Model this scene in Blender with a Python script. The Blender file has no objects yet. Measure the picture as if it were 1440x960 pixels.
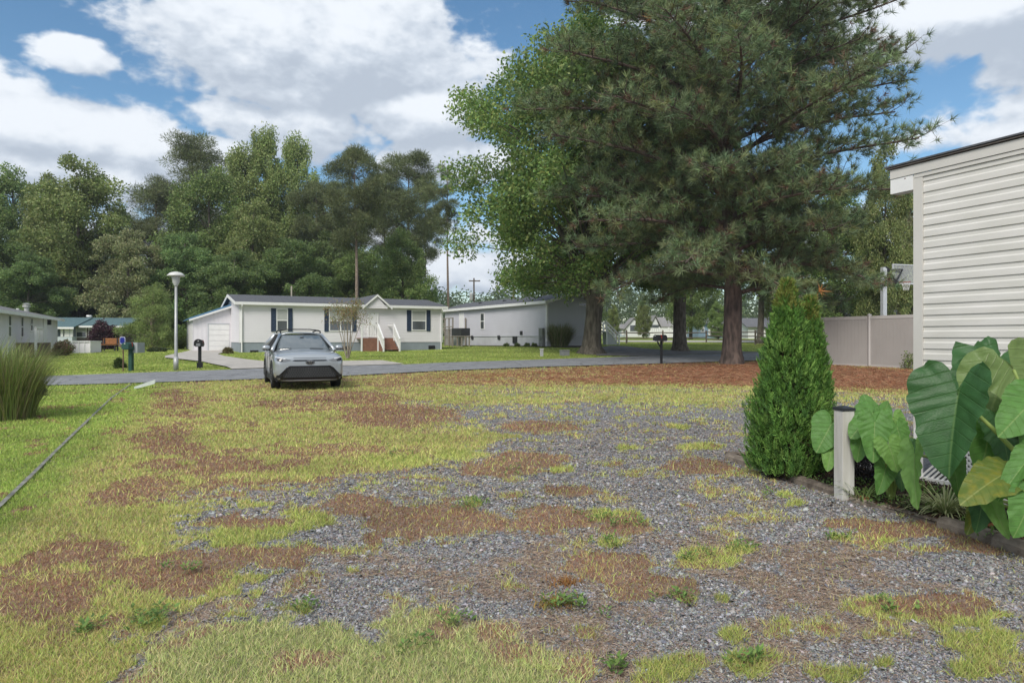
import bpy, bmesh, math, random
import numpy as np
from mathutils import Vector, Matrix
from mathutils.bvhtree import BVHTree

SC = bpy.context.scene
COL = SC.collection
F = 960.0; CH = 1.55; HOR = 476.0          # focal length and eye line in photo pixels, eye height in m
R = math.radians
rng = np.random.default_rng(7)
rnd = random.Random(11)

# ------------------------------------------------------------------ terrain
def ss(v, a, b):
    t = np.clip((v - a) / (b - a), 0, 1)
    return t * t * (3 - 2 * t)

def vnoise(x, y, seed=0):
    x = np.asarray(x, float); y = np.asarray(y, float)
    xi = np.floor(x).astype(np.int64); yi = np.floor(y).astype(np.int64)
    fx = x - xi; fy = y - yi
    fx = fx * fx * (3 - 2 * fx); fy = fy * fy * (3 - 2 * fy)
    def h(a, b):
        n = (a * 374761393 + b * 668265263 + seed * 1442695041) & 0x7fffffff
        n = ((n ^ (n >> 13)) * 1274126177) & 0x7fffffff
        n = (n ^ (n >> 16)) & 0xffff
        return n / 65535.0
    return (h(xi, yi) * (1 - fx) + h(xi + 1, yi) * fx) * (1 - fy) + (h(xi, yi + 1) * (1 - fx) + h(xi + 1, yi + 1) * fx) * fy

def fbm(x, y, seed=0, octv=4):
    s = 0; a = .5; t = 0
    for k in range(octv):
        s = s + a * vnoise(x * 2 ** k + 17.3 * k, y * 2 ** k - 9.1 * k, seed + k); t += a; a *= .5
    return s / t

def dist_road(x, y):
    return (x + 10.5) * (-.461) + (y - 21) * .887

def terr(x, y):
    x = np.asarray(x, float); y = np.asarray(y, float)
    d = dist_road(x, y)
    return (.0094 * np.clip(y, -30, 320) + .15 * ss(d, 0, 6) + .13 * ss(d, 6, 20)
            + .22 * ss(x, -8, 4) * ss(d, 10, 20))

def tz(x, y): return float(terr(x, y))

def P(px, py, Y):                     # photo pixel + distance -> world point
    return Vector(((px - 720) / F * Y, Y, CH - (py - HOR) / F * Y))

def G(px, py):                        # photo pixel -> point on the ground
    Y = 1.55 * F / max(py - 467, 1.5)
    k = (px - 720) / F; s = (py - HOR) / F
    lo, hi = 1.0, 400.0
    for i in range(50):
        m = (lo + hi) / 2
        if CH - s * m > tz(k * m, m): lo = m
        else: hi = m
    return Vector((k * lo, lo, tz(k * lo, lo)))

# ------------------------------------------------------------------ object helpers
def props(o, label=None, cat=None, group=None, kind=None):
    if label: o["label"] = label
    if cat: o["category"] = cat
    if group: o["group"] = group
    if kind: o["kind"] = kind
    return o

def T(name, label, cat, loc=(0, 0, 0), rz=0, group=None):
    o = bpy.data.objects.new(name, None); COL.objects.link(o)
    o.empty_display_size = .2
    o.location = loc; o.rotation_euler = (0, 0, rz)
    return props(o, label, cat, group)

def link_mesh(name, me, mat=None, parent=None, loc=None, smooth=False, label=None):
    o = bpy.data.objects.new(name, me); COL.objects.link(o)
    if mat is not None: me.materials.append(mat)
    if parent is not None: o.parent = parent
    if loc is not None: o.location = loc
    if smooth:
        me.polygons.foreach_set("use_smooth", [True] * len(me.polygons))
    if label: o["label"] = label
    return o

def copy_tree(o, parent=None):
    c = o.copy(); COL.objects.link(c)
    if parent is not None: c.parent = parent
    for ch in o.children: copy_tree(ch, c)
    return c

class MB:
    def __init__(s): s.v = []; s.f = []
    def add(s, vs, fs):
        n = len(s.v); s.v += [tuple(p) for p in vs]; s.f += [tuple(i + n for i in f) for f in fs]; return s
    def box(s, x0, x1, y0, y1, z0, z1):
        return s.add([(x0,y0,z0),(x1,y0,z0),(x1,y1,z0),(x0,y1,z0),(x0,y0,z1),(x1,y0,z1),(x1,y1,z1),(x0,y1,z1)],
                     [(0,3,2,1),(4,5,6,7),(0,1,5,4),(1,2,6,5),(2,3,7,6),(3,0,4,7)])
    def prism(s, poly, y0, y1):               # poly in xz, extruded along y
        n = len(poly)
        vs = [(a, y0, b) for a, b in poly] + [(a, y1, b) for a, b in poly]
        fs = [tuple(range(n)), tuple(range(2*n-1, n-1, -1))] + [(i, n+i, n+(i+1)%n, (i+1)%n) for i in range(n)]
        return s.add(vs, fs)
    def prismx(s, poly, x0, x1):              # poly in yz, extruded along x
        n = len(poly)
        vs = [(x0, a, b) for a, b in poly] + [(x1, a, b) for a, b in poly]
        fs = [tuple(range(n-1, -1, -1)), tuple(range(n, 2*n))] + [(i, (i+1)%n, n+(i+1)%n, n+i) for i in range(n)]
        return s.add(vs, fs)
    def bar(s, a, b, w, h=None):              # square bar between two points
        a = Vector(a); b = Vector(b); d = (b - a).normalized(); h = h or w
        up = Vector((0,0,1)) if abs(d.z) < .95 else Vector((0,1,0))
        r = d.cross(up).normalized() * w/2; u = r.cross(d).normalized() * h/2
        vs = [a-r-u, a+r-u, a+r+u, a-r+u, b-r-u, b+r-u, b+r+u, b-r+u]
        return s.add(vs, [(0,3,2,1),(4,5,6,7),(0,1,5,4),(1,2,6,5),(2,3,7,6),(3,0,4,7)])
    def tube(s, pts, rad, n=8, cap=True):
        pts = [Vector(p) for p in pts]
        if not hasattr(rad, '__len__'): rad = [rad] * len(pts)
        base = len(s.v); prev = None
        for i, p in enumerate(pts):
            d = (pts[min(i+1, len(pts)-1)] - pts[max(i-1, 0)]).normalized()
            if prev is None: r = d.cross(Vector((.31,.2,.9))); 
            else: r = prev - d * prev.dot(d)
            if r.length < 1e-4: r = d.cross(Vector((1,.1,0)))
            r.normalize(); prev = r; u = d.cross(r)
            for k in range(n):
                a = 2*math.pi*k/n
                s.v.append(tuple(p + (r*math.cos(a) + u*math.sin(a)) * rad[i]))
        for i in range(len(pts)-1):
            for k in range(n):
                a = base+i*n+k; b = base+i*n+(k+1)%n
                s.f.append((a, b, b+n, a+n))
        if cap:
            s.f.append(tuple(base+k for k in range(n-1, -1, -1)))
            s.f.append(tuple(base+(len(pts)-1)*n+k for k in range(n)))
        return s
    def lathe(s, prof, c=(0,0,0), n=20):      # prof list of (r, z)
        base = len(s.v)
        for r, z in prof:
            for k in range(n):
                a = 2*math.pi*k/n; s.v.append((c[0]+r*math.cos(a), c[1]+r*math.sin(a), c[2]+z))
        for i in range(len(prof)-1):
            for k in range(n):
                a = base+i*n+k; b = base+i*n+(k+1)%n
                s.f.append((a, b, b+n, a+n))
        s.f.append(tuple(base+k for k in range(n-1,-1,-1)))
        s.f.append(tuple(base+(len(prof)-1)*n+k for k in range(n)))
        return s
    def build(s, name, mat, parent=None, loc=None, smooth=False, bevel=0, label=None):
        me = bpy.data.meshes.new(name); me.from_pydata(s.v, [], s.f); me.update()
        o = link_mesh(name, me, mat, parent, loc, smooth, label)
        if bevel:
            m = o.modifiers.new("b", 'BEVEL'); m.width = bevel; m.segments = 2; m.limit_method = 'ANGLE'
        return o

def sheet(name, pxpoly, mat, off=.03, step=1.0, world=False, thick=0.0):
    """flat sheet on the terrain from an outline of ground points"""
    pts = [Vector(p) for p in pxpoly] if world else [G(*p) for p in pxpoly]
    bm = bmesh.new()
    vs = [bm.verts.new((p.x, p.y, 0)) for p in pts]
    es = [bm.edges.new((vs[i], vs[(i+1) % len(vs)])) for i in range(len(vs))]
    bmesh.ops.triangle_fill(bm, edges=es, use_beauty=True)
    xs = [p.x for p in pts]; ys = [p.y for p in pts]
    for k in np.arange(math.floor(min(xs)) , max(xs), step):
        bmesh.ops.bisect_plane(bm, geom=bm.verts[:]+bm.edges[:]+bm.faces[:], plane_co=(float(k),0,0), plane_no=(1,0,0))
    for k in np.arange(math.floor(min(ys)), max(ys), step):
        bmesh.ops.bisect_plane(bm, geom=bm.verts[:]+bm.edges[:]+bm.faces[:], plane_co=(0,float(k),0), plane_no=(0,1,0))
    for v in bm.verts: v.co.z = tz(v.co.x, v.co.y) + off
    bmesh.ops.recalc_face_normals(bm, faces=bm.faces[:])
    if sum(f.normal.z for f in bm.faces) < 0: bmesh.ops.reverse_faces(bm, faces=bm.faces[:])
    me = bpy.data.meshes.new(name); bm.to_mesh(me); bm.free()
    return link_mesh(name, me, mat)

# ------------------------------------------------------------------ materials
def nt(m):
    m.use_nodes = True; t = m.node_tree; t.nodes.clear(); return t, t.nodes, t.links

def mat(name, col, rough=.7, var=.15, scale=3.0, bump=0.0, bscale=40.0, metal=0.0, spec=.3, col2=None, detail=6, coat=0.0, aniso=None):
    m = bpy.data.materials.new(name); t, N, L = nt(m)
    out = N.new('ShaderNodeOutputMaterial'); b = N.new('ShaderNodeBsdfPrincipled')
    L.new(b.outputs[0], out.inputs[0])
    b.inputs['Roughness'].default_value = rough; b.inputs['Metallic'].default_value = metal
    b.inputs['Specular IOR Level'].default_value = spec
    b.inputs['Coat Weight'].default_value = coat
    tc = N.new('ShaderNodeTexCoord'); mp = N.new('ShaderNodeMapping'); L.new(tc.outputs['Object'], mp.inputs[0])
    if aniso: mp.inputs['Scale'].default_value = aniso
    n = N.new('ShaderNodeTexNoise'); n.inputs['Scale'].default_value = scale; n.inputs['Detail'].default_value = detail
    L.new(mp.outputs[0], n.inputs[0])
    r = N.new('ShaderNodeValToRGB'); L.new(n.outputs[0], r.inputs[0])
    c2 = col2 or tuple(c * (1 - var) for c in col)
    r.color_ramp.elements[0].position = .35; r.color_ramp.elements[1].position = .65
    r.color_ramp.elements[0].color = (*c2, 1); r.color_ramp.elements[1].color = (*col, 1)
    L.new(r.outputs[0], b.inputs['Base Color'])
    if bump:
        n2 = N.new('ShaderNodeTexNoise'); n2.inputs['Scale'].default_value = bscale; n2.inputs['Detail'].default_value = 5
        L.new(mp.outputs[0], n2.inputs[0])
        bp = N.new('ShaderNodeBump'); bp.inputs['Strength'].default_value = bump; bp.inputs['Distance'].default_value = .02
        L.new(n2.outputs[0], bp.inputs['Height']); L.new(bp.outputs[0], b.inputs['Normal'])
    return m

def leaf_mat(name, trans=.3, rough=.6, spec=.25, tint=(1,1,1)):
    """foliage: base colour from the per-leaf colour attribute, thin-leaf translucency"""
    m = bpy.data.materials.new(name); t, N, L = nt(m)
    out = N.new('ShaderNodeOutputMaterial'); b = N.new('ShaderNodeBsdfPrincipled'); tr = N.new('ShaderNodeBsdfTranslucent')
    mx = N.new('ShaderNodeMixShader'); mx.inputs[0].default_value = trans
    at = N.new('ShaderNodeAttribute'); at.attribute_name = 'col'
    oi = N.new('ShaderNodeObjectInfo')
    hs = N.new('ShaderNodeHueSaturation')
    mr = N.new('ShaderNodeMapRange'); mr.inputs['To Min'].default_value = .82; mr.inputs['To Max'].default_value = 1.18
    mh = N.new('ShaderNodeMapRange'); mh.inputs['To Min'].default_value = .486; mh.inputs['To Max'].default_value = .503
    L.new(oi.outputs['Random'], mr.inputs[0]); L.new(oi.outputs['Random'], mh.inputs[0])
    L.new(mr.outputs[0], hs.inputs['Value']); L.new(mh.outputs[0], hs.inputs['Hue'])
    L.new(at.outputs['Color'], hs.inputs['Color'])
    L.new(hs.outputs[0], b.inputs['Base Color']); L.new(hs.outputs[0], tr.inputs[0])
    b.inputs['Roughness'].default_value = rough; b.inputs['Specular IOR Level'].default_value = spec
    L.new(b.outputs[0], mx.inputs[1]); L.new(tr.outputs[0], mx.inputs[2]); L.new(mx.outputs[0], out.inputs[0])
    return m

def glass_mat(name, col=(.02,.025,.03), rough=.05):
    m = bpy.data.materials.new(name); t, N, L = nt(m)
    out = N.new('ShaderNodeOutputMaterial'); b = N.new('ShaderNodeBsdfPrincipled')
    b.inputs['Base Color'].default_value = (*col, 1); b.inputs['Roughness'].default_value = rough
    b.inputs['Specular IOR Level'].default_value = .8; b.inputs['Coat Weight'].default_value = .5
    L.new(b.outputs[0], out.inputs[0]); return m

# ------------------------------------------------------------------ leaf clouds
def norm(a): return a / np.maximum(np.linalg.norm(a, axis=1, keepdims=True), 1e-9)

def leafmesh(name, C, D, Wd, Ln, Wn, col, mid=.45, tri=False):
    C = np.asarray(C, float); n = len(C); D = norm(D); Wd = norm(Wd - D * np.sum(Wd * D, axis=1, keepdims=True))
    Ln = np.broadcast_to(np.asarray(Ln, float).reshape(-1, 1), (n, 1)); Wn = np.broadcast_to(np.asarray(Wn, float).reshape(-1, 1), (n, 1))
    k = 3 if tri else 4
    V = np.empty((n, k, 3))
    if tri:
        V[:, 0] = C - Wd * Wn / 2; V[:, 1] = C + Wd * Wn / 2; V[:, 2] = C + D * Ln
    else:
        V[:, 0] = C; V[:, 1] = C + D * Ln * mid + Wd * Wn / 2; V[:, 2] = C + D * Ln; V[:, 3] = C + D * Ln * mid - Wd * Wn / 2
    me = bpy.data.meshes.new(name)
    me.vertices.add(n * k); me.vertices.foreach_set("co", V.astype(np.float32).ravel())
    me.loops.add(n * k); me.loops.foreach_set("vertex_index", np.arange(n * k, dtype=np.int32))
    me.polygons.add(n); me.polygons.foreach_set("loop_start", np.arange(0, n * k, k, dtype=np.int32))
    me.polygons.foreach_set("loop_total", np.full(n, k, dtype=np.int32))
    me.update(calc_edges=True)
    a = me.color_attributes.new("col", 'FLOAT_COLOR', 'POINT')
    cc = np.ones((n, k, 4), np.float32); cc[:, :, :3] = np.clip(col, 0, 1)[:, None, :]
    a.data.foreach_set("color", cc.ravel())
    return me

def rdir(n, g=rng): return norm(g.normal(size=(n, 3)))

def palette(n, cols, g=rng, jit=.15):
    cols = np.array(cols, float); c = cols[g.integers(0, len(cols), n)]
    return c * (1 + g.uniform(-jit, jit, (n, 1))) * (1 + g.uniform(-jit/3, jit/3, (n, 3)))

def rope(p, q, sag=0, wig=.0, n=6, g=rnd):
    p = Vector(p); q = Vector(q); out = []
    for i in range(n + 1):
        t = i / n; v = p.lerp(q, t); v.z += sag * 4 * t * (1 - t)
        if 0 < i < n: v += Vector((g.uniform(-1,1), g.uniform(-1,1), g.uniform(-1,1))) * wig
        out.append(v)
    return out

def crown(seed, H, Rad, prof, base, nclump, cr, nleaf, leaf, cols, kind='leaf', flat=.75, fork=.35, trunk_r=.35, lean=(0,0), limbs=True, asp=.62, outward=.45, trunk_top=.92, ccols=None):
    """returns (trunk MB, crown mesh); crown is clumps of leaves held by limbs"""
    g = np.random.default_rng(seed); rr = random.Random(seed)
    tr = MB()
    def axis(z):
        t = z / H
        return Vector((lean[0]*t + .25*math.sin(t*5+seed)*Rad*.12, lean[1]*t + .25*math.cos(t*4+seed*2)*Rad*.12, z))
    n = 9
    pts = [axis(H*trunk_top*i/n) for i in range(n+1)]
    rad = [trunk_r*(1.45 if i == 0 else 1)*(1 - .9*i/n) + .03 for i in range(n+1)]
    pts.insert(1, axis(H*.03)); rad.insert(1, trunk_r*1.08)
    tr.tube(pts, rad, 10)
    zs = np.array([p[0] for p in prof]); ws = np.array([p[1] for p in prof])
    C = []; D = []; S = []; K = []
    tt = g.uniform(0, 1, nclump*6); keep = g.uniform(0, 1, nclump*6) < np.interp(tt, zs, ws) + .1
    tt = tt[keep][:nclump]
    m = len(tt)
    az = g.uniform(0, 2*math.pi, m); rr_ = np.interp(tt, zs, ws) * Rad * g.uniform(0, 1, m) ** outward * g.uniform(.8, 1.12, m)
    z = H*(base + (1-base)*tt)
    for i in range(m):
        a = axis(z[i]); c = np.array([a.x + rr_[i]*math.cos(az[i]), a.y + rr_[i]*math.sin(az[i]), z[i]])
        rad_c = cr * g.uniform(.6, 1.35)
        C.append(c); K.append(rad_c)
        if limbs:
            drop = rr_[i]*fork + .3
            z0 = max(H*base*.8, z[i]-drop); st = axis(min(z0, H*trunk_top*.97))
            q = Vector(c); thick = max(.02, trunk_r*.16*(1-.6*z0/H)*(.4+rr_[i]/Rad))
            mid = st.lerp(q, .5) + Vector((rr.uniform(-.3,.3), rr.uniform(-.3,.3), .12*rr_[i]))
            tr.tube([st, st.lerp(mid,.5)+Vector((0,0,.04*rr_[i])), mid, mid.lerp(q,.6), q], [thick, thick*.85, thick*.65, thick*.4, thick*.15], 5, cap=False)
    C = np.array(C); K = np.array(K)
    w = K**2; idx = g.choice(m, nleaf, p=w/w.sum())
    d = rdir(nleaf, g); d[:, 2] = d[:, 2]*1.0 + .18
    d = norm(d)
    rad = K[idx] * (g.uniform(0, 1, nleaf) ** .42) * g.uniform(.75, 1.15, nleaf)
    # lumpy clumps
    pos = C[idx] + d * rad[:, None] * np.array([1, 1, flat])
    pos += g.normal(size=(nleaf, 3)) * cr*.08
    base_c = palette(nleaf, cols, g, .22)
    cj = g.uniform(.82, 1.18, m); base_c = base_c * cj[idx][:, None]
    if kind == 'leaf':
        D = norm(rdir(nleaf, g) + d*.5 + np.array([0,0,-.15])); W = rdir(nleaf, g)
        me = leafmesh('crown', pos, D, W, leaf*g.uniform(.7, 1.3, nleaf), leaf*asp*g.uniform(.7, 1.3, nleaf), base_c)
    else:
        D = norm(rdir(nleaf, g)*.8 + d*.8 + np.array([0,0,.35])); W = rdir(nleaf, g)
        me = leafmesh('crown', pos, D, W, leaf*g.uniform(.7, 1.3, nleaf), leaf*asp, base_c)
    return tr, me
# ------------------------------------------------------------------ camera, world, sun
cam = bpy.data.cameras.new("camera"); co = bpy.data.objects.new("camera", cam); COL.objects.link(co)
co.location = (0, 0, CH); co.rotation_euler = (R(90), 0, 0)
cam.sensor_width = 36; cam.lens = 24.0; cam.clip_end = 4000; cam.clip_start = .05
cam.shift_y = -(480 - HOR) / 1440
SC.camera = co
SUN_EL, SUN_AZ = R(44), R(-158)        # azimuth clockwise from +Y
W = bpy.data.worlds.new("World"); SC.world = W; W.use_nodes = True
t = W.node_tree; N = t.nodes; L = t.links; N.clear()
wo = N.new('ShaderNodeOutputWorld'); bg = N.new('ShaderNodeBackground'); bg.inputs[1].default_value = .072
sky = N.new('ShaderNodeTexSky'); sky.sky_type = 'NISHITA'; sky.sun_disc = False
sky.sun_elevation = SUN_EL; sky.sun_rotation = SUN_AZ; sky.air_density = 1.0; sky.dust_density = .2; sky.ozone_density = 2.2
hsv = N.new('ShaderNodeHueSaturation'); hsv.inputs['Hue'].default_value = .492; hsv.inputs['Saturation'].default_value = 1.15; hsv.inputs['Value'].default_value = 1.0
L.new(sky.outputs[0], hsv.inputs['Color']); L.new(hsv.outputs[0], bg.inputs[0])

def M(op, a, b=None, c=None, tree=None):
    n = (tree or t).nodes.new('ShaderNodeMath'); n.operation = op
    for i, x in enumerate((a, b, c)):
        if x is None: continue
        if isinstance(x, (int, float)): n.inputs[i].default_value = x
        else: (tree or t).links.new(x, n.inputs[i])
    return n.outputs[0]

def az_el(px, py):
    dx = px - 720
    return math.atan2(dx, F), math.atan2(HOR - py, math.hypot(F, dx))
#        px   py   rx   ry  weight
BL = [(450, 45, 275, 95, 1.0), (330, 60, 130, 75, .8), (560, 60, 120, 75, .7), (400, 130, 190, 42, .7), (620, 40, 70, 55, .6),
      (60, 185, 170, 48, 1.0), (200, 205, 110, 50, .9), (60, 240, 190, 40, .9), (270, 240, 100, 30, .5), (95, 72, 60, 30, .75), (60, 85, 40, 18, .5),
      (590, 165, 105, 50, .95), (330, 165, 90, 40, .8), (430, 185, 100, 50, .85), (300, 215, 90, 40, .7), (620, 225, 140, 45, .8), (510, 200, 80, 50, .6),
      (1360, 10, 170, 60, 1.1), (1150, -10, 120, 40, .8), (1420, 75, 50, 50, .7), (1300, 200, 90, 30, .45), (1390, 180, 40, 20, .4),
      (660, 385, 260, 45, .75), (250, 330, 500, 60, .5), (-250, 120, 220, 90, 1.0), (1750, 150, 260, 90, .9), (1000, 20, 200, 60, .5), (1000, 330, 600, 60, .55)]
G2 = bpy.data.node_groups.new('cloud_density', 'ShaderNodeTree')
G2.interface.new_socket('Vector', in_out='INPUT', socket_type='NodeSocketVector')
G2.interface.new_socket('Density', in_out='OUTPUT', socket_type='NodeSocketFloat')
gi = G2.nodes.new('NodeGroupInput'); go = G2.nodes.new('NodeGroupOutput')
def gM(op, a, b=None, c=None): return M(op, a, b, c, tree=G2)
sp = G2.nodes.new('ShaderNodeSeparateXYZ'); G2.links.new(gi.outputs[0], sp.inputs[0])
acc = None
for (px, py, rx, ry, w) in BL:
    a, e = az_el(px, py); a2 = rx / F * .93; e2 = ry / F * .93
    du = gM('MULTIPLY', gM('SUBTRACT', sp.outputs[0], a), 1 / a2); dv = gM('MULTIPLY', gM('SUBTRACT', sp.outputs[1], e), 1 / e2)
    r2 = gM('ADD', gM('MULTIPLY', du, du), gM('MULTIPLY', dv, dv))
    v = gM('MULTIPLY', gM('EXPONENT', gM('MULTIPLY', r2, -1.0)), w)
    acc = v if acc is None else gM('MAXIMUM', acc, v)
n1 = G2.nodes.new('ShaderNodeTexNoise'); n1.inputs['Scale'].default_value = 6.5; n1.inputs['Detail'].default_value = 7; n1.noise_dimensions = '2D'; n1.inputs['Roughness'].default_value = .60
mp = G2.nodes.new('ShaderNodeMapping'); mp.inputs['Scale'].default_value = (1, 1.7, 1); mp.inputs['Location'].default_value = (3.1, .4, 0)
G2.links.new(gi.outputs[0], mp.inputs[0]); G2.links.new(mp.outputs[0], n1.inputs[0])
n3_ = G2.nodes.new('ShaderNodeTexNoise'); n3_.noise_dimensions = '2D'; n3_.inputs['Scale'].default_value = 22; n3_.inputs['Detail'].default_value = 2
G2.links.new(mp.outputs[0], n3_.inputs[0])
bill = gM('SUBTRACT', .16, gM('ABSOLUTE', gM('SUBTRACT', n3_.outputs[0], .5)))
nn = gM('ADD', gM('MULTIPLY', gM('SUBTRACT', n1.outputs[0], .5), 1.9), gM('MULTIPLY', bill, .8))
# high up and behind the viewer the sky is broken cloud as well
far = gM('MULTIPLY', gM('SMOOTH_MIN', gM('MAXIMUM', gM('SUBTRACT', gM('ABSOLUTE', sp.outputs[0]), .9), 0.0), .5, .1), 1.1)
hi = gM('MULTIPLY', gM('MINIMUM', gM('MAXIMUM', gM('SUBTRACT', sp.outputs[1], .55), 0.0), .4), 1.6)
acc = gM('MAXIMUM', acc, gM('MAXIMUM', far, hi))
G2.links.new(gM('ADD', gM('MULTIPLY', acc, 1.35), gM('MULTIPLY', nn, .62)), go.inputs[0])

tc = N.new('ShaderNodeTexCoord'); s3 = N.new('ShaderNodeSeparateXYZ'); L.new(tc.outputs['Generated'], s3.inputs[0])
az = M('ARCTAN2', s3.outputs[0], s3.outputs[1]); el = M('ARCSINE', s3.outputs[2])
def dens(ou, ov):
    cb = N.new('ShaderNodeCombineXYZ'); L.new(M('ADD', az, ou), cb.inputs[0]); L.new(M('ADD', el, ov), cb.inputs[1])
    g = N.new('ShaderNodeGroup'); g.node_tree = G2; L.new(cb.outputs[0], g.inputs[0]); return g.outputs[0]
d0 = dens(0.0, 0.0); d1 = dens(-.008, .017); d2 = dens(-.02, .05)
mr = N.new('ShaderNodeMapRange'); mr.interpolation_type = 'SMOOTHSTEP'; mr.inputs['From Min'].default_value = .44; mr.inputs['From Max'].default_value = .70
L.new(d0, mr.inputs[0])
lit = M('ADD', M('MULTIPLY', M('SUBTRACT', d0, d1), .95), M('MULTIPLY', M('SUBTRACT', d0, d2), .70))
mr2 = N.new('ShaderNodeMapRange'); mr2.interpolation_type = 'SMOOTHSTEP'; mr2.inputs['From Min'].default_value = -.52; mr2.inputs['From Max'].default_value = .62
L.new(lit, mr2.inputs[0])
cr_ = N.new('ShaderNodeValToRGB'); L.new(mr2.outputs[0], cr_.inputs[0])
e = cr_.color_ramp.elements; e[0].position = 0; e[0].color = (.40, .455, .535, 1); e[1].position = 1; e[1].color = (.72, .76, .81, 1)
k = e.new(.45); k.color = (.53, .585, .66, 1)
bg2 = N.new('ShaderNodeBackground'); L.new(cr_.outputs[0], bg2.inputs[0]); bg2.inputs[1].default_value = .68
mxs = N.new('ShaderNodeMixShader'); L.new(mr.outputs[0], mxs.inputs[0]); L.new(bg.outputs[0], mxs.inputs[1]); L.new(bg2.outputs[0], mxs.inputs[2])
L.new(mxs.outputs[0], wo.inputs[0])
W.cycles.sampling_method = 'MANUAL'; W.cycles.sample_map_resolution = 512

sl = bpy.data.lights.new("sun", 'SUN'); sl.energy = 1.7; sl.angle = R(24); sl.color = (1.0, .95, .87)
so = bpy.data.objects.new("sun", sl); COL.objects.link(so)
sd = Vector((math.sin(SUN_AZ)*math.cos(SUN_EL), math.cos(SUN_AZ)*math.cos(SUN_EL), math.sin(SUN_EL)))
so.rotation_euler = (-sd).to_track_quat('-Z', 'Y').to_euler(); so.location = sd * 60
SC.view_settings.view_transform = 'Standard'; SC.view_settings.look = 'None'; SC.view_settings.gamma = 1
SC.view_settings.exposure = .92
SC.cycles.max_bounces = 7; SC.cycles.diffuse_bounces = 4; SC.cycles.transmission_bounces = 4; SC.cycles.transparent_max_bounces = 6
SC.cycles.use_denoising = True

# ------------------------------------------------------------------ what covers the ground
def proj(x, y):
    yy = np.maximum(y, .8)
    return 720 + F*x/yy, 467 + F*1.55/yy

def sdf(px, py, poly):
    """signed distance in photo pixels, y stretched, positive inside"""
    px = np.asarray(px); d = np.full(px.shape, 1e9); ins = np.zeros(px.shape, bool); n = len(poly)
    for i in range(n):
        ax, ay = poly[i]; bx, by = poly[(i+1) % n]
        ex, ey = bx-ax, by-ay
        tt = np.clip(((px-ax)*ex + (py-ay)*ey*4) / (ex*ex + ey*ey*4 + 1e-9), 0, 1)
        d = np.minimum(d, np.hypot(px-ax-tt*ex, 2*(py-ay-tt*ey)))
        c = ((ay > py) != (by > py)) & (px < (bx-ax)*(py-ay)/((by-ay) if by != ay else 1e-9)+ax)
        ins ^= c
    return np.where(ins, d, -d)

GRAVEL = [(120,1100),(150,930),(150,915),(205,880),(262,855),(322,828),(330,806),(262,786),(236,765),(232,740),(250,715),(330,703),(420,690),(470,680),(545,667),(600,652),(650,638),(690,616),(660,600),(600,602),(548,585),(560,562),(700,566),(780,570),(860,560),(960,566),(1030,562),(1075,550),(1290,562),(1500,600),(3500,700),(2500,1300)]
GPATCH = [(205,905),(330,862),(400,852),(500,868),(560,852),(650,862),(700,866),(725,905),(800,945),(840,1000),(700,1200),(100,1200)]
RUST = [(470,540),(560,526),(760,519),(900,511),(1090,506),(1290,518),(1500,525),(1500,560),(1180,548),(1060,545),(900,541),(700,543)]
BROWN = [(600,732,100,30),(500,712,65,14),(400,788,42,14),(525,757,16,9),(735,648,60,12),(870,795,75,18),(905,825,55,24),(780,728,50,22),(985,655,50,10),
         (800,690,35,10),(1290,745,90,12),(1390,762,70,18),(1200,735,40,8),(1330,850,75,20),(760,600,50,8),(250,800,90,34),(330,655,90,20),(240,625,50,35),(110,780,80,25),(180,690,60,16),(560,585,80,16),(470,560,90,10),(390,570,50,9),(245,570,35,20),
         (330,735,60,14),(60,850,60,25),(960,830,25,20),(870,740,40,12),(700,660,60,10)]
TUFT = [(345,752,90,20),(320,762,32,12),(430,730,40,16),(850,727,50,12),(885,735,30,10),(975,782,30,12),(1000,790,50,10),(1040,775,22,8),(665,708,22,10),(860,765,18,8),(1245,852,50,16),(1290,862,40,14),(1390,905,70,24),(1240,756,24,9),(1100,875,12,10),
        (1025,893,24,14),(1048,935,42,20),(935,940,60,22),(775,942,34,16),(1190,948,45,16),(1365,940,40,20),(640,640,30,9),(560,650,60,12),(495,800,10,4),(790,660,24,5),(880,632,22,5),(985,628,30,6),(1100,695,16,6),(1118,710,16,6),(1180,757,14,6),(1360,870,60,16),(970,843,18,8),(1240,930,22,10),(205,875,30,16),(430,855,16,14),(1015,840,14,8),(1060,640,12,5),(960,600,20,5),(835,805,14,6)]

def ell(px, py, L, wob):
    o = np.zeros(np.shape(px))
    for (cx, cy, rx, ry) in L:
        r = np.hypot((px-cx)/rx, (py-cy)/ry)
        o = np.maximum(o, 1.35 - r)
    return np.clip((o + wob) * 2.4, 0, 1)

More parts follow.
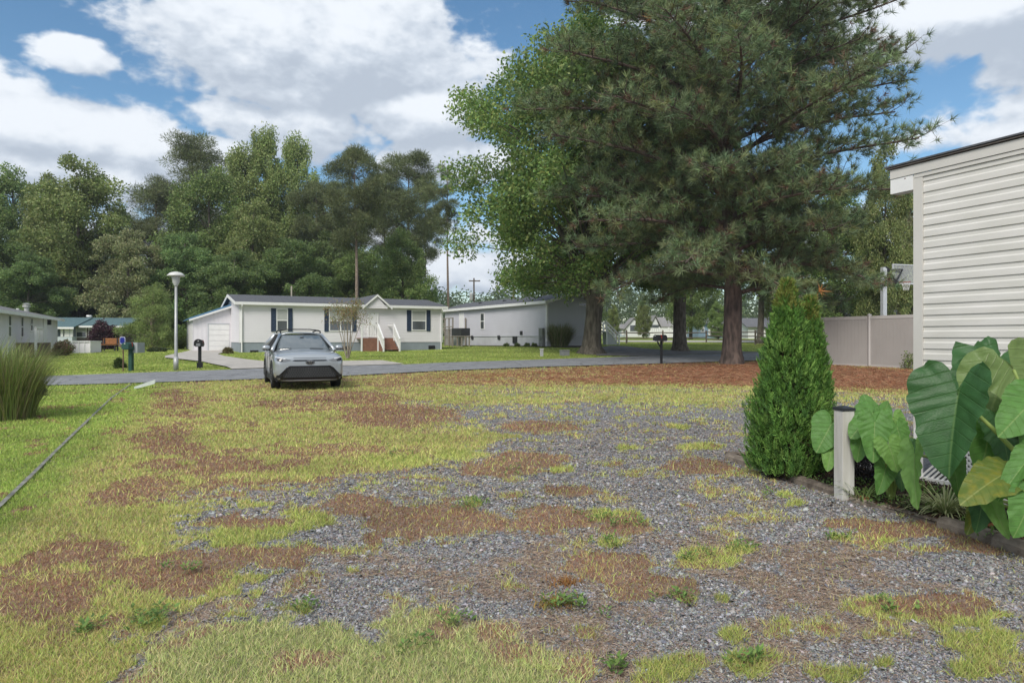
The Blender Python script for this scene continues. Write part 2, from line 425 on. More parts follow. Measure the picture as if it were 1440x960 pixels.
def cover(x, y):
    x = np.asarray(x, float); y = np.asarray(y, float)
    px, py = proj(x, y)
    n1 = fbm(x*.9, y*.9, 3, 4) - .5; n2 = fbm(x*3.1, y*3.1, 9, 4) - .5; n3 = fbm(x*8, y*8, 21, 3) - .5; n0 = fbm(x*.25+5, y*.25, 31, 3) - .5
    sc = np.clip(1.55*F/np.maximum(y, 1)/200, .15, 1.5)
    line = np.interp(py, [540,560,618,668,712,960], [187,156,96,46,0,-262])
    wob = n2*.9 + n3*.7
    g = sdf(px, py, GRAVEL) + (n2*150 + n3*120 + n1*70)*sc
    gravel = ss(g, -12, 22)
    gp = ss(sdf(px, py, GPATCH) + (n2*110 + n3*90)*sc, -12, 14)
    brown_e = ell(px, py, BROWN, wob + np.where(px < 470, n2*1.6 - .18, 0)); tuft_e = ell(px, py, TUFT, wob*1.5 - .16)
    left = ss(line + 62 - px + n2*120, -35, 35)           # mown green lawn
    left = np.maximum(left, ss(line + 5 - px, -4, 6))
    tex = n1*1.5 + n2*1.9 + n3*.6
    brown = ss(tex, .0, .26) * (1-left) * .9
    brown = np.maximum(brown * (1 - tuft_e), brown_e)
    # far lot, y under ~640: more brown towards the car side
    brown = np.maximum(brown, (1-left) * ss(px, 330, 520) * ss(640-py, 0, 70) * ss(n2*1.2+n1, -.18, .18) * .85 * (1-.75*ss(px, 560, 720)))
    d = dist_road(x, y)
    beyond = ss(d, 2.2, 3.2)
    rust = ss(sdf(px, py, RUST) + (n2*40+n3*30)*.5, -6, 12) * (1 - beyond) * ss(px, 420, 860)
    rust = rust * (1 - .8*ss(n1*1.6+n2, .02, .3) * (1-ss(px, 800, 1000)))
    # gravel speckling towards the road in the middle distance
    mid = ss(585-py, 0, 14) * ss(px, 600, 700) * ss(n2*1.6+n3, .0, .2) * .95
    gravel = np.maximum(gravel, mid*(1-beyond)*(1-rust))
    gravel = gravel * (1-left) * (1-gp) * (1-beyond)
    grav_free = gravel * (1-brown_e*.95) * (1-tuft_e*.95)
    straw = grav_free * np.clip(ss(n1*1.3 + n2*1.5 + n0*.8 + ss(py, 740, 930)*.30 - .15*ss(px,1000,1300) - .07, .0, .34), 0, 1) * ss(py, 630, 790) * .95
    y_ = np.where(beyond > .5, 0, 1)
    gp_b = gp * ss(n1+n2*1.5+n3, -.1, .2) * .75
    brown = brown * (1-gp) + gp_b
    green = np.clip(left + tuft_e*.8 + beyond + gp*.55, 0, 1)
    return dict(gravel=grav_free, straw=straw, rust=rust, brown=np.clip(brown, 0, 1)*(1-beyond), green=green, left=left, tuft=tuft_e, beyond=beyond, gp=gp, n1=n1, n2=n2)

def in_poly(x, y, pts):
    ins = np.zeros(np.shape(x), bool); n = len(pts)
    for i in range(n):
        ax, ay = pts[i]; bx, by = pts[(i+1) % n]
        ins ^= ((ay > y) != (by > y)) & (x < (bx-ax)*(y-ay)/((by-ay) if by != ay else 1e-9)+ax)
    return ins

NEAR = [(-400,560),(-200,553),(0,545.5),(65,543),(140,541),(240,538),(360,534),(480,529.5),(620,522),(760,516.5),(930,511.5),(1090,506.5),(1200,503),(1400,498)]
FAR = [(1400,488),(1200,492.5),(1080,496),(1000,498.5),(880,502),(750,506.5),(620,510.8),(569,513.3),(440,516.5),(326,520.6),(240,523.5),(65,530),(0,533),(-200,540),(-400,546)]
ROAD = [G(*p) for p in NEAR] + [G(*p) for p in FAR]
DRIVE = [(232,501.5),(250,497.5),(268,493.4),(324,493.4),(306,498.5),(315,501.5),(345,506),(371,508.8),(479,508.5),(537,507.6),(569,512.9),(500,515),(440,516.2),(326,520.2),(318,516.5),(285,509.5),(251,505.5),(232,503.8)]
DRV = [G(*p) for p in DRIVE]
GR2 = [(838,500.5),(905,501.2),(1000,498.2),(1080,495.6),(1005,493.5),(930,492.5),(905,490.5),(880,487.2),(858,486.6),(842,489.5)]
roadxy = [(p.x, p.y) for p in ROAD]; drvxy = [(p.x, p.y) for p in DRV]; gr2xy = [(G(*p).x, G(*p).y) for p in GR2]

# ground sheet: fine near the viewer, coarse to the horizon
ys = [-14.0]
while ys[-1] < 420:
    y = ys[-1]; ys.append(y + (.7 if y < 1 else max(.05, .0105*max(y, 1)**1.12) if y < 60 else .05*y))
xs = [0.0]
while xs[-1] < 420:
    x = xs[-1]; xs.append(x + (.07 if x < 6 else .13 if x < 14 else .3 if x < 32 else .09*x))
xs = np.array([-v for v in xs[:0:-1]] + xs); ys = np.array(ys)
GX, GY = np.meshgrid(xs, ys); gx = GX.ravel(); gy = GY.ravel()
gz = terr(gx, gy)
cv = cover(gx, gy)
inr = in_poly(gx, gy, roadxy) | in_poly(gx, gy, drvxy)
gz = gz + np.where(gy < 20, (fbm(gx*2, gy*2, 5, 3)-.5)*.03 + (fbm(gx*9, gy*9, 6, 2)-.5)*.012*(gy < 10), 0) - .02*inr
gz -= .015*cv['gravel']
nx, ny = len(xs), len(ys)
ii = np.arange((ny-1)*(nx-1)); r_ = ii // (nx-1); c_ = ii % (nx-1); a_ = r_*nx + c_
quads = np.stack([a_, a_+1, a_+nx+1, a_+nx], 1).astype(np.int32)
me = bpy.data.meshes.new("ground"); me.vertices.add(nx*ny)
me.vertices.foreach_set("co", np.stack([gx, gy, gz], 1).astype(np.float32).ravel())
me.loops.add(quads.size); me.loops.foreach_set("vertex_index", quads.ravel())
me.polygons.add(len(quads)); me.polygons.foreach_set("loop_start", np.arange(0, quads.size, 4, dtype=np.int32)); me.polygons.foreach_set("loop_total", np.full(len(quads), 4, np.int32))
me.polygons.foreach_set("use_smooth", [True]*len(quads))
me.update(calc_edges=True)
for nm, keys in (("cova", ("gravel", "straw", "rust")), ("covb", ("green", "brown", "beyond"))):
    a = me.color_attributes.new(nm, 'FLOAT_COLOR', 'POINT'); cc = np.ones((nx*ny, 4), np.float32)
    for i, kx in enumerate(keys): cc[:, i] = cv[kx]
    a.data.foreach_set("color", cc.ravel())

m = bpy.data.materials.new("ground_cover"); t2, N2, L2 = nt(m)
out = N2.new('ShaderNodeOutputMaterial'); b = N2.new('ShaderNodeBsdfPrincipled'); L2.new(b.outputs[0], out.inputs[0])
b.inputs['Roughness'].default_value = .95; b.inputs['Specular IOR Level'].default_value = .1
tc2 = N2.new('ShaderNodeTexCoord')
def noise(sc, det=6, rough=.6):
    n = N2.new('ShaderNodeTexNoise'); n.inputs['Scale'].default_value = sc; n.inputs['Detail'].default_value = det; n.inputs['Roughness'].default_value = rough
    L2.new(tc2.outputs['Object'], n.inputs[0]); return n.outputs[0]
def ramp(f, stops):
    r = N2.new('ShaderNodeValToRGB'); L2.new(f, r.inputs[0]); e = r.color_ramp.elements
    e[0].position, e[0].color = stops[0][0], (*stops[0][1], 1); e[1].position, e[1].color = stops[-1][0], (*stops[-1][1], 1)
    for p_, c_2 in stops[1:-1]:
        q = e.new(p_); q.color = (*c_2, 1)
    return r.outputs[0]
def mix(f, a, b_):
    n = N2.new('ShaderNodeMix'); n.data_type = 'RGBA'; L2.new(f, n.inputs['Factor']); L2.new(a, n.inputs['A']); L2.new(b_, n.inputs['B']); return n.outputs['Result']
nA = noise(28, 8, .7); nB = noise(5, 6); nC = noise(1.2, 5); nD = noise(90, 3, .7)
vo2 = N2.new('ShaderNodeTexVoronoi'); vo2.inputs['Scale'].default_value = 46; L2.new(tc2.outputs['Object'], vo2.inputs[0])
sepv = N2.new('ShaderNodeSeparateColor'); L2.new(vo2.outputs['Color'], sepv.inputs[0])
c_grav = ramp(sepv.outputs[0], [(0, (.085,.09,.10)), (.45, (.175,.18,.19)), (.8, (.26,.265,.275)), (1, (.36,.355,.35))])
c_straw = ramp(nA, [(.3, (.17,.135,.11)), (.5, (.29,.235,.19)), (.7, (.42,.36,.29))])
c_rust = ramp(nA, [(.3, (.11,.065,.045)), (.5, (.22,.125,.085)), (.72, (.33,.21,.14))])
c_yel = ramp(nA, [(.28, (.15,.135,.05)), (.5, (.32,.30,.10)), (.72, (.45,.42,.18))])
c_green = ramp(nA, [(.28, (.11,.15,.035)), (.5, (.21,.29,.07)), (.72, (.31,.39,.12))])
c_brown = ramp(nA, [(.28, (.095,.055,.035)), (.5, (.225,.13,.08)), (.72, (.34,.225,.14))])
c_far = ramp(nB, [(.35, (.14,.19,.045)), (.5, (.20,.25,.06)), (.65, (.26,.29,.085))])
A1 = N2.new('ShaderNodeAttribute'); A1.attribute_name = 'cova'; A2 = N2.new('ShaderNodeAttribute'); A2.attribute_name = 'covb'
sA = N2.new('ShaderNodeSeparateColor'); L2.new(A1.outputs['Color'], sA.inputs[0]); sB = N2.new('ShaderNodeSeparateColor'); L2.new(A2.outputs['Color'], sB.inputs[0])
def edge(w, n, k=.7):
    x = M('ADD', w, M('MULTIPLY', M('SUBTRACT', n, .5), k, tree=t2), tree=t2)
    r = N2.new('ShaderNodeMapRange'); r.inputs['From Min'].default_value = .35; r.inputs['From Max'].default_value = .65; L2.new(x, r.inputs[0]); return r.outputs[0]
col = mix(edge(sB.outputs[0], nA), c_yel, c_green)
col = mix(edge(sB.outputs[1], nA, .9), col, c_brown)
col = mix(edge(sA.outputs[0], nA, .8), col, c_grav)
col = mix(edge(sA.outputs[1], nA, .8), col, c_straw)
col = mix(edge(sA.outputs[2], nA, .7), col, c_rust)
col = mix(edge(sB.outputs[2], nC, .05), col, c_far)
L2.new(col, b.inputs['Base Color'])
bp = N2.new('ShaderNodeBump'); bp.inputs['Strength'].default_value = .7; bp.inputs['Distance'].default_value = .03
L2.new(M('ADD', M('MULTIPLY', nA, .6, tree=t2), M('MULTIPLY', nD, .4, tree=t2), tree=t2), bp.inputs['Height']); L2.new(bp.outputs[0], b.inputs['Normal'])
ground = link_mesh("ground", me, m); props(ground, kind="structure")

# road, driveway, gravel court
def road_mat(name, c0, c1, sc=60, crack=True):
    m = mat(name, c0, .9, col2=c1, scale=2.2, bump=.35, bscale=sc)
    if crack:
        t_ = m.node_tree; N_ = t_.nodes; L_k = t_.links; pb = [q for q in N_ if q.type == 'BSDF_PRINCIPLED'][0]; src = pb.inputs['Base Color'].links[0].from_socket
        tcn = N_.new('ShaderNodeTexCoord'); wn = N_.new('ShaderNodeTexNoise'); wn.inputs['Scale'].default_value = 1.4; L_k.new(tcn.outputs['Object'], wn.inputs[0])
        mxv = N_.new('ShaderNodeMix'); mxv.data_type = 'RGBA'; mxv.inputs['Factor'].default_value = .35; L_k.new(tcn.outputs['Object'], mxv.inputs['A']); L_k.new(wn.outputs['Color'], mxv.inputs['B'])
        vc = N_.new('ShaderNodeTexVoronoi'); vc.feature = 'DISTANCE_TO_EDGE'; vc.inputs['Scale'].default_value = .55; L_k.new(mxv.outputs['Result'], vc.inputs[0])
        rr = N_.new('ShaderNodeMapRange'); rr.inputs['From Min'].default_value = -.006; rr.inputs['From Max'].default_value = .012; L_k.new(vc.outputs['Distance'], rr.inputs[0])
        gn = N_.new('ShaderNodeTexNoise'); gn.inputs['Scale'].default_value = 45; gn.inputs['Detail'].default_value = 4; L_k.new(tcn.outputs['Object'], gn.inputs[0])
        gr3 = N_.new('ShaderNodeMapRange'); gr3.inputs['From Min'].default_value = .3; gr3.inputs['From Max'].default_value = .7; gr3.inputs['To Min'].default_value = .72; gr3.inputs['To Max'].default_value = 1.25; L_k.new(gn.outputs[0], gr3.inputs[0])
        cm = N_.new('ShaderNodeMix'); cm.data_type = 'RGBA'; cm.inputs['A'].default_value = (.05,.05,.05,1); L_k.new(rr.outputs[0], cm.inputs['Factor']); L_k.new(src, cm.inputs['B'])
        vm = N_.new('ShaderNodeVectorMath'); vm.operation = 'SCALE'; L_k.new(cm.outputs['Result'], vm.inputs[0]); L_k.new(gr3.outputs[0], vm.inputs['Scale']); L_k.new(vm.outputs[0], pb.inputs['Base Color'])
    return m
asphalt = road_mat("worn_asphalt", (.25,.255,.265), (.19,.195,.205), 90)
conc = road_mat("pale_concrete", (.47,.44,.40), (.37,.345,.315), 50, False)
grav_m = road_mat("crushed_stone", (.19,.18,.175), (.11,.105,.105), 25, False)
o = sheet("road", ROAD, asphalt, .035, .8, world=True); props(o, kind="structure")
o = sheet("driveway", DRV, conc, .05, .8, world=True); props(o, kind="structure")
o = sheet("gravel_drive", GR2, grav_m, .045, .8); props(o, kind="structure")
o = sheet("far_road", [(866,481),(1000,481.6),(1110,482),(1300,483),(1300,480.4),(1110,479.6),(1000,479.3),(866,478.8)], conc, .04, 2.0); props(o, kind="structure")
mulch_m = mat("dark_mulch", (.05,.035,.028), .95, .5, 30, .6, 60)
o = sheet("mulch_strip", [(648,486.4),(700,487),(760,488.2),(800,489),(838,489),(838,485.8),(770,485.4),(700,485.2),(648,485.2)], mulch_m, .04, .8); props(o, kind="structure")

# edging strip (worn concrete line) along the mown lawn
epts = [(-60,768),(0,714),(46,669),(96,619),(156,561),(184,541)]
L_ = [G(a, b) for a, b in epts]
side = []
for i, p in enumerate(L_):
    d = (L_[min(i+1, len(L_)-1)] - L_[max(i-1, 0)]).normalized(); side.append(Vector((-d.y, d.x, 0)) * .021)
o = sheet("lawn_edging", [p - s for p, s in zip(L_, side)] + [p + s for p, s in reversed(list(zip(L_, side)))], mat("edging_concrete", (.27,.265,.24), .95, .5, 9, .5), .028, .5, world=True)
props(o, kind="structure")

# ------------------------------------------------------------------ scattered cover: blades, chips, needles
NP = 1650000
u = rng.uniform(0, 1, NP)
y0, y1 = 2.0, 36.0; pw = -1.15                      # density falls with distance
yy = (y0**(pw+1) + u*(y1**(pw+1) - y0**(pw+1)))**(1/(pw+1))
xx = rng.uniform(-1, 1, NP) * (yy*.80 + 1.0)
ok = (dist_road(xx, yy) < np.interp(xx, [-20,-13,-3,7,13,30], [.2,.4,2.0,2.8,3.1,3.5])) & ~in_poly(xx + rng.normal(0,.10,NP), yy + rng.normal(0,.10,NP), roadxy)
xx = xx[ok]; yy = yy[ok]
c = cover(xx, yy); n = len(xx)
zz = terr(xx, yy) + np.where(yy < 20, (fbm(xx*2, yy*2, 5, 3)-.5)*.03 + (fbm(xx*9, yy*9, 6, 2)-.5)*.012*(yy < 10), 0) - .015*c['gravel']
Pt = np.stack([xx, yy, zz], 1)
# keep cover off the planting bed and the shed
BED = [(G(1028,643).x, G(1028,643).y), (G(1075,655).x, G(1075,655).y), (G(1170,691).x, G(1170,691).y), (G(1200,704).x, G(1200,704).y), (G(1330,737).x, G(1330,737).y), (G(1440,776).x, G(1440,776).y), (3.9, 3.4), (9, 3), (9, 9), (4.0, 8.9), (3.1, 8.9)]
inbed = in_poly(xx, yy, BED)
r1 = rng.uniform(0, 1, n); r2 = rng.uniform(0, 1, n)
scl = np.clip(yy/4.5, .8, 3.4)                       # coarser tufts stand in for many blades far off
e_ = (line_d := np.abs(xx - np.interp(yy, [p.y for p in L_], [p.x for p in L_]))) + .14*(fbm(yy*2.2, xx, 77, 3)-.5) > rng.uniform(0,.035,n)
isg = (c['gravel'] < .5 + .3*(r2-.5)) & ~inbed
isr = (c['rust'] > r1) & ~inbed
grass = isg & ~isr & e_
dens_k = np.where(c['left'] > .5, .95, .8) - .25*c['gp']
grass &= r2 < dens_k
stray = (c['gravel'] >= .3) & ~inbed & (rng.uniform(0,1,n) < .035 + .10*ss(c['n2']+c['n1'], .05, .3)) & (c['rust'] < .3)
br = (grass & (r1 < c['brown'] * .92)) | (stray & (r1 < .65))
grass = grass | stray
gr = grass & ~br
def blades(sel, name, cols, hmin, hmax, wid, mat_, label, cat, spread=.9, jit=.2, hk=None, extra=None):
    p = Pt[sel]; k = len(p); s = scl[sel]
    h = rng.uniform(hmin, hmax, k) * (1 + .25*(s-1))
    if hk is not None: h = h * hk[sel]
    d = np.stack([rng.normal(0, spread, k), rng.normal(0, spread, k), np.full(k, 1.0)], 1)
    w = np.stack([rng.normal(size=k), rng.normal(size=k), rng.normal(size=k)*.2], 1)
    cc = palette(k, cols, rng, jit)
    if extra is not None: cc = extra(cc, sel)
    me_ = leafmesh(name, p - np.array([0, 0, .004]), d, w, h, wid*s*rng.uniform(.7, 1.4, k), cc, tri=True)
    o = link_mesh(name, me_, mat_); props(o, label, cat, kind="stuff"); return o
blade_m = leaf_mat("grass_blade", .25, .75, .12)
def tint(cc, sel):
    l = c['left'][sel][:, None]; tf = c['tuft'][sel][:, None]; gpv = c['gp'][sel][:, None]
    lawn = palette(len(cc), [(.27,.38,.08), (.33,.43,.10), (.21,.32,.07), (.38,.44,.13)], rng, .2)
    tcol = palette(len(cc), [(.33,.39,.10), (.44,.47,.15), (.23,.30,.08), (.40,.36,.14)], rng, .2)
    gcol = palette(len(cc), [(.40,.46,.17), (.50,.52,.23), (.30,.37,.13), (.52,.46,.25)], rng, .2)
    cc = cc*(1-tf) + tcol*tf; cc = cc*(1-gpv) + gcol*gpv
    cc = cc*(1-l) + lawn*l
    # brightness drift of the turf from patch to patch
    cc = cc * (1.28 - .1*l)
    return cc * (1 + .55*c['n1'][sel][:, None] + .4*c['n2'][sel][:, None])
hk = 1 + .15*c['tuft'] + .5*np.clip(c['n2'],0,1) + .0*c['gp'] - .1*c['left']
blades(gr, "grass", [(.46,.47,.15), (.38,.43,.12), (.52,.48,.20), (.37,.31,.14), (.30,.39,.10), (.46,.36,.18), (.33,.42,.12)], .018, .055, .0055, blade_m,
       "short yellow-green grass covering the lot and left lawn", "grass", spread=.75, hk=hk, extra=tint)
blades(br, "dead_grass", [(.31,.165,.095), (.40,.235,.14), (.22,.115,.07), (.46,.32,.20), (.34,.185,.115), (.38,.30,.15)], .012, .042, .0045, blade_m,
       "matted brown dead crabgrass patches on the gravel and lawn", "dead grass", spread=1.1,
       extra=lambda cc, sel: cc*(1 + .45*c["gp"][sel][:, None])*(1 + .6*c["n1"][sel][:, None] + .5*c["n2"][sel][:, None]))
# sparse extra grass on far lawn beyond the road edge gives the road a rough verge
# straw / needles lying on the gravel, rust needles under the pine
st = (~inbed) & ((r1 < c['straw']*.75) | ((c['gravel'] > .3) & (r1 < .10))) & (yy < 12)
ru = isr & (r2 < .8)
def litter(sel, name, cols, ln, wid, label, cat):
    p = Pt[sel]; k = len(p); s = scl[sel]
    a = rng.uniform(0, 2*math.pi, k)
    d = np.stack([np.cos(a), np.sin(a), rng.normal(0, .12, k)], 1); w = np.stack([-np.sin(a), np.cos(a), rng.normal(0,.3,k)], 1)
    me_ = leafmesh(name, p + np.array([0,0,.006]) + np.array([0,0,1])*rng.uniform(0,.01,(k,1)), d, w, ln*s*rng.uniform(.5,1.4,k), wid*s, palette(k, cols, rng, .2), tri=True)
    o = link_mesh(name, me_, blade_m); props(o, label, cat, kind="stuff")
litter(st, "straw", [(.52,.41,.29), (.42,.31,.22), (.62,.52,.40), (.33,.23,.16), (.22,.15,.11)], .05, .0036, "tan straw and dry grass litter scattered over the gravel", "straw")
litter(ru, "pine_needles", [(.40,.18,.10), (.31,.13,.075), (.46,.26,.16), (.22,.10,.065), (.33,.22,.12)], .09, .006, "rust brown fallen pine needles under the big pine", "pine needles")
# gravel chips
ch = (~inbed) & (c['gravel'] > .25) & (r2 < .62*np.clip(1.15-.8*c['straw'], .15, 1)) & (yy < 17) & (r1 < np.interp(yy, [7,17],[1,.3]))
p = Pt[ch]; k = len(p); s = np.clip(scl[ch], .8, 1.25)
base_v = np.array([[1,0,0],[.2,.9,0],[-.9,.4,0],[-.5,-.8,0],[.5,-.9,0],[.1,.05,.55],[-.2,-.2,.5]])
fc = np.array([[0,1,5],[1,2,5],[2,6,5],[2,3,6],[3,4,6],[4,0,5],[4,5,6]])
V = np.repeat(base_v[None], k, 0) * (1 + rng.uniform(-.35, .35, (k, 7, 1)))
V *= (rng.uniform(.004, .0105, k) * s * (1 + 1.0*(rng.uniform(0,1,k) > .95)))[:, None, None]; V[:, :, 2] *= rng.uniform(.5, 1.3, (k, 1))
a = rng.uniform(0, 2*math.pi, k); ca, sa = np.cos(a)[:, None], np.sin(a)[:, None]
X = V[:, :, 0]*ca - V[:, :, 1]*sa; Y = V[:, :, 0]*sa + V[:, :, 1]*ca
tl = rng.normal(0, .35, (k, 1)); Z = V[:, :, 2] + X*tl + Y*rng.normal(0, .3, (k, 1))
V = np.stack([X, Y, Z], 2) + p[:, None, :] + np.array([0, 0, .004])
FI = (fc[None] + (np.arange(k)*7)[:, None, None]).astype(np.int32)
me = bpy.data.meshes.new("gravel"); me.vertices.add(k*7); me.vertices.foreach_set("co", V.astype(np.float32).ravel())
me.loops.add(FI.size); me.loops.foreach_set("vertex_index", FI.ravel()); me.polygons.add(k*7)
me.polygons.foreach_set("loop_start", np.arange(0, FI.size, 3, dtype=np.int32)); me.polygons.foreach_set("loop_total", np.full(k*7, 3, np.int32)); me.update(calc_edges=True)
aa = me.color_attributes.new("col", 'FLOAT_COLOR', 'POINT'); cc = np.ones((k, 7, 4), np.float32)
cc[:, :, :3] = palette(k, [(.145,.15,.162), (.22,.226,.24), (.085,.09,.10), (.30,.306,.32), (.18,.185,.197), (.40,.395,.39), (.24,.22,.205), (.16,.145,.135)], rng, .25)[:, None, :]
aa.data.foreach_set("color", cc.ravel())
stone_m = bpy.data.materials.new("stone_chip"); t3, N3, L3 = nt(stone_m)
o3 = N3.new('ShaderNodeOutputMaterial'); b3 = N3.new('ShaderNodeBsdfPrincipled'); a3 = N3.new('ShaderNodeAttribute'); a3.attribute_name = 'col'
L3.new(a3.outputs['Color'], b3.inputs['Base Color']); b3.inputs['Roughness'].default_value = .75; b3.inputs['Specular IOR Level'].default_value = .3; L3.new(b3.outputs[0], o3.inputs[0])
o = link_mesh("gravel", me, stone_m); props(o, "blue-grey crushed stone chips covering the open lot", "gravel", kind="stuff")
# mown lawns across the road
NF = 330000
yf = 23 + 50*rng.uniform(0,1,NF)**1.5; xf = rng.uniform(-1,1,NF)*(yf*.78+2)
okf = (dist_road(xf, yf) > 2.5) & ~in_poly(xf, yf, roadxy) & ~in_poly(xf, yf, drvxy) & ~in_poly(xf, yf, gr2xy)
xf = xf[okf]; yf = yf[okf]; nf_ = len(xf)
pf_ = np.stack([xf, yf, terr(xf, yf)-.005], 1); tone = (fbm(xf*.35, yf*.35, 61, 4)-.5)*1.1 + (fbm(xf*2, yf*2, 62, 3)-.5)*.5
cf_ = palette(nf_, [(.30,.40,.085),(.36,.43,.11),(.24,.34,.075),(.42,.44,.15)], rng, .15)*(1+tone[:, None])
o = link_mesh("lawn_grass", leafmesh("lawn_grass", pf_, np.stack([rng.normal(0,.7,nf_), rng.normal(0,.7,nf_), np.ones(nf_)],1), rdir(nf_), rng.uniform(.03,.065,nf_), rng.uniform(.03,.06,nf_), cf_, tri=True), blade_m)
props(o, "mown bright green lawn grass in front of the houses across the road", "grass", kind="stuff")
print("scatter", n, gr.sum(), br.sum(), st.sum(), ru.sum(), k)
# ================================================================== buildings
def uv(O, ang, px, py, depth=0.0):
    """photo pixel -> (u, z) on the vertical plane y_local = depth of a frame at O turned by ang"""
    dx, dy = math.cos(ang), math.sin(ang)
    ox, oy = O[0] - dy*depth, O[1] + dx*depth
    k = (px - 720) / F
    u = (k*oy - ox) / (dx - k*dy)
    Y = oy + u*dy
    return u, CH - (py - HOR)/F*Y - O[2]

def ruv(O, ang, x0, y0, x1, y1, depth=0.0):
    xm = (x0+x1)/2
    return uv(O, ang, x0, (y0+y1)/2, depth)[0], uv(O, ang, x1, (y0+y1)/2, depth)[0], uv(O, ang, xm, y1, depth)[1], uv(O, ang, xm, y0, depth)[1]

def siding(mb, left, right, z0, z1, pitch, dep=.012, y=0.0, dutch=False, tr=None):
    """clapboard wall facing -y; left/right give the wall ends at a height"""
    z = z0
    while z < z1 - 1e-4:
        zt = min(z + pitch, z1)
        if dutch: lev = [(z, dep), (z + (zt-z)*.5, dep*.92), (z + (zt-z)*.62, dep*.35), (zt, dep*.22)]
        else: lev = [(z, dep), (zt, .0)]
        vs = []; 
        for zz_, d in lev:
            vs += [(left(zz_), y - d, zz_), (right(zz_), y - d, zz_)]
        fs = [(2*i, 2*i+1, 2*i+3, 2*i+2) for i in range(len(lev)-1)]
        vs += [(left(z), y, z), (right(z), y, z)]; m_ = len(vs)
        fs.append((m_-2, m_-1, 1, 0))
        mb.add(vs if tr is None else [tr(v) for v in vs], fs)
        z = zt
    return mb

white_vinyl = mat("white_vinyl", (.74,.72,.75), .55, .04, .8, .05, 30)
tan_vinyl = mat("cream_vinyl", (.68,.66,.625), .5, .12, 2.2, .05, 60, col2=(.61,.595,.55), aniso=(1,1,4))
grey_vinyl = mat("grey_vinyl", (.50,.52,.545), .55, .05, .8, .05, 30)
white_pt = mat("white_paint", (.78,.78,.77), .5, .06, 4)
skirt_m = mat("blue_grey_skirting", (.27,.31,.345), .75, .1, 2, .15, 12)
navy = mat("navy_shutter_paint", (.035,.055,.095), .5, .1, 5)
shingle = mat("asphalt_shingles", (.13,.135,.15), .95, .35, 9, .5, 50)
dark = mat("dark_metal", (.035,.037,.04), .5, .2, 8)
win_g = glass_mat("window_glass", (.075,.085,.09), .08)
blind_m = mat("window_blinds", (.42,.43,.42), .6, .08, 3)
brownwood = mat("brown_deck_boards", (.25,.125,.085), .7, .25, 6, .2, 30)
greywood = mat("weathered_wood", (.30,.27,.23), .85, .3, 5, .3, 30, aniso=(1,1,8))

def window(parent, u0, u1, z0, z1, y=-.02, split=.5, mull=0, white=None, name="window", blind=True):
    """a window (frame) with its pane, blinds and sash rail as sub-parts"""
    fw = .055
    fr = MB()
    fr.box(u0-fw, u0, y-.028, y+.02, z0-fw, z1+fw); fr.box(u1, u1+fw, y-.028, y+.02, z0-fw, z1+fw)
    fr.box(u0, u1, y-.028, y+.02, z1, z1+fw); fr.box(u0, u1, y-.035, y+.02, z0-fw, z0)
    f = fr.build(name, white_pt, parent)
    zm = z0 + (z1-z0)*split
    MB().box(u0, u1, y-.006, y+.012, z0, z1).build("pane", win_g, f)
    if mull: 
        for i in range(mull): 
            um = u0 + (u1-u0)*(i+1)/(mull+1); MB().box(um-.04, um+.04, y-.025, y+.0, z0, z1).build("mullion", white_pt, f)
    if blind: MB().box(u0+.01, u1-.01, y-.012, y-.007, zm, z1-.005).build("blind", blind_m, f)
    MB().box(u0, u1, y-.022, y-.0125, zm-.03, zm+.03).build("sash", white_pt, f)
    return f

def shutter(parent, u0, u1, z0, z1, y=-.018):
    s = MB(); w = u1-u0; f = w*.14
    s.box(u0, u0+f, y-.035, y, z0, z1); s.box(u1-f, u1, y-.035, y, z0, z1)
    s.box(u0+f, u1-f, y-.035, y, z1-f, z1); s.box(u0+f, u1-f, y-.035, y, z0, z0+f); zm = (z0+z1)/2
    s.box(u0+f, u1-f, y-.034, y, zm-f/2, zm+f/2)
    n = 14
    for a, b in ((z0+f, zm-f/2), (zm+f/2, z1-f)):
        for i in range(n):
            z = a + (b-a)*i/n
            s.add([(u0+f, y-.028, z), (u1-f, y-.028, z), (u1-f, y-.006, z+(b-a)/n), (u0+f, y-.006, z+(b-a)/n)], [(0,1,2,3)])
    return s.build("shutter", navy, parent)

# ---- white ranch house across the road
O1 = Vector((-16.96, 42.5, 0)); ANG1 = math.atan2(6.5, 11.96)
O1.z = CH - (497-HOR)/F*42.5
LEN1 = uv(O1, ANG1, 622, 480)[0]; DEP = 7.6
house = T("white_house", "long white clapboard house with navy shutters, grey roof and brown front steps", "house", O1, ANG1)
zf = uv(O1, ANG1, 336.8, 481.3)[1]; ze = uv(O1, ANG1, 336.8, 425.2)[1]; zr = ze + .62
w = MB(); siding(w, lambda z: 0, lambda z: LEN1, zf, ze, .105)
rotL = lambda v: (v[1], DEP - v[0], v[2])       # wall on the left gable end
siding(w, lambda z: 0 if z < ze else (z-ze)/(zr-ze)*DEP/2, lambda z: DEP if z < ze else DEP-(z-ze)/(zr-ze)*DEP/2, zf, zr-.02, .105, tr=rotL)
rotR = lambda v: (LEN1 - v[1], v[0], v[2])
siding(w, lambda z: 0 if z < ze else (z-ze)/(zr-ze)*DEP/2, lambda z: DEP if z < ze else DEP-(z-ze)/(zr-ze)*DEP/2, zf, zr-.02, .105, tr=rotR)
w.add([(0, DEP, zf), (LEN1, DEP, zf), (LEN1, DEP, ze), (0, DEP, ze)], [(1,0,3,2)])
wall1 = w.build("wall", white_vinyl, house)
MB().box(.02, LEN1-.02, .02, DEP-.02, -.45, zf-.002).build("skirting", skirt_m, house)
for a_t in (-.03, LEN1-.09): MB().box(a_t, a_t+.12, -.035, .05, zf-.02, ze-.01).build("corner_trim", white_pt, house)
ov = .30
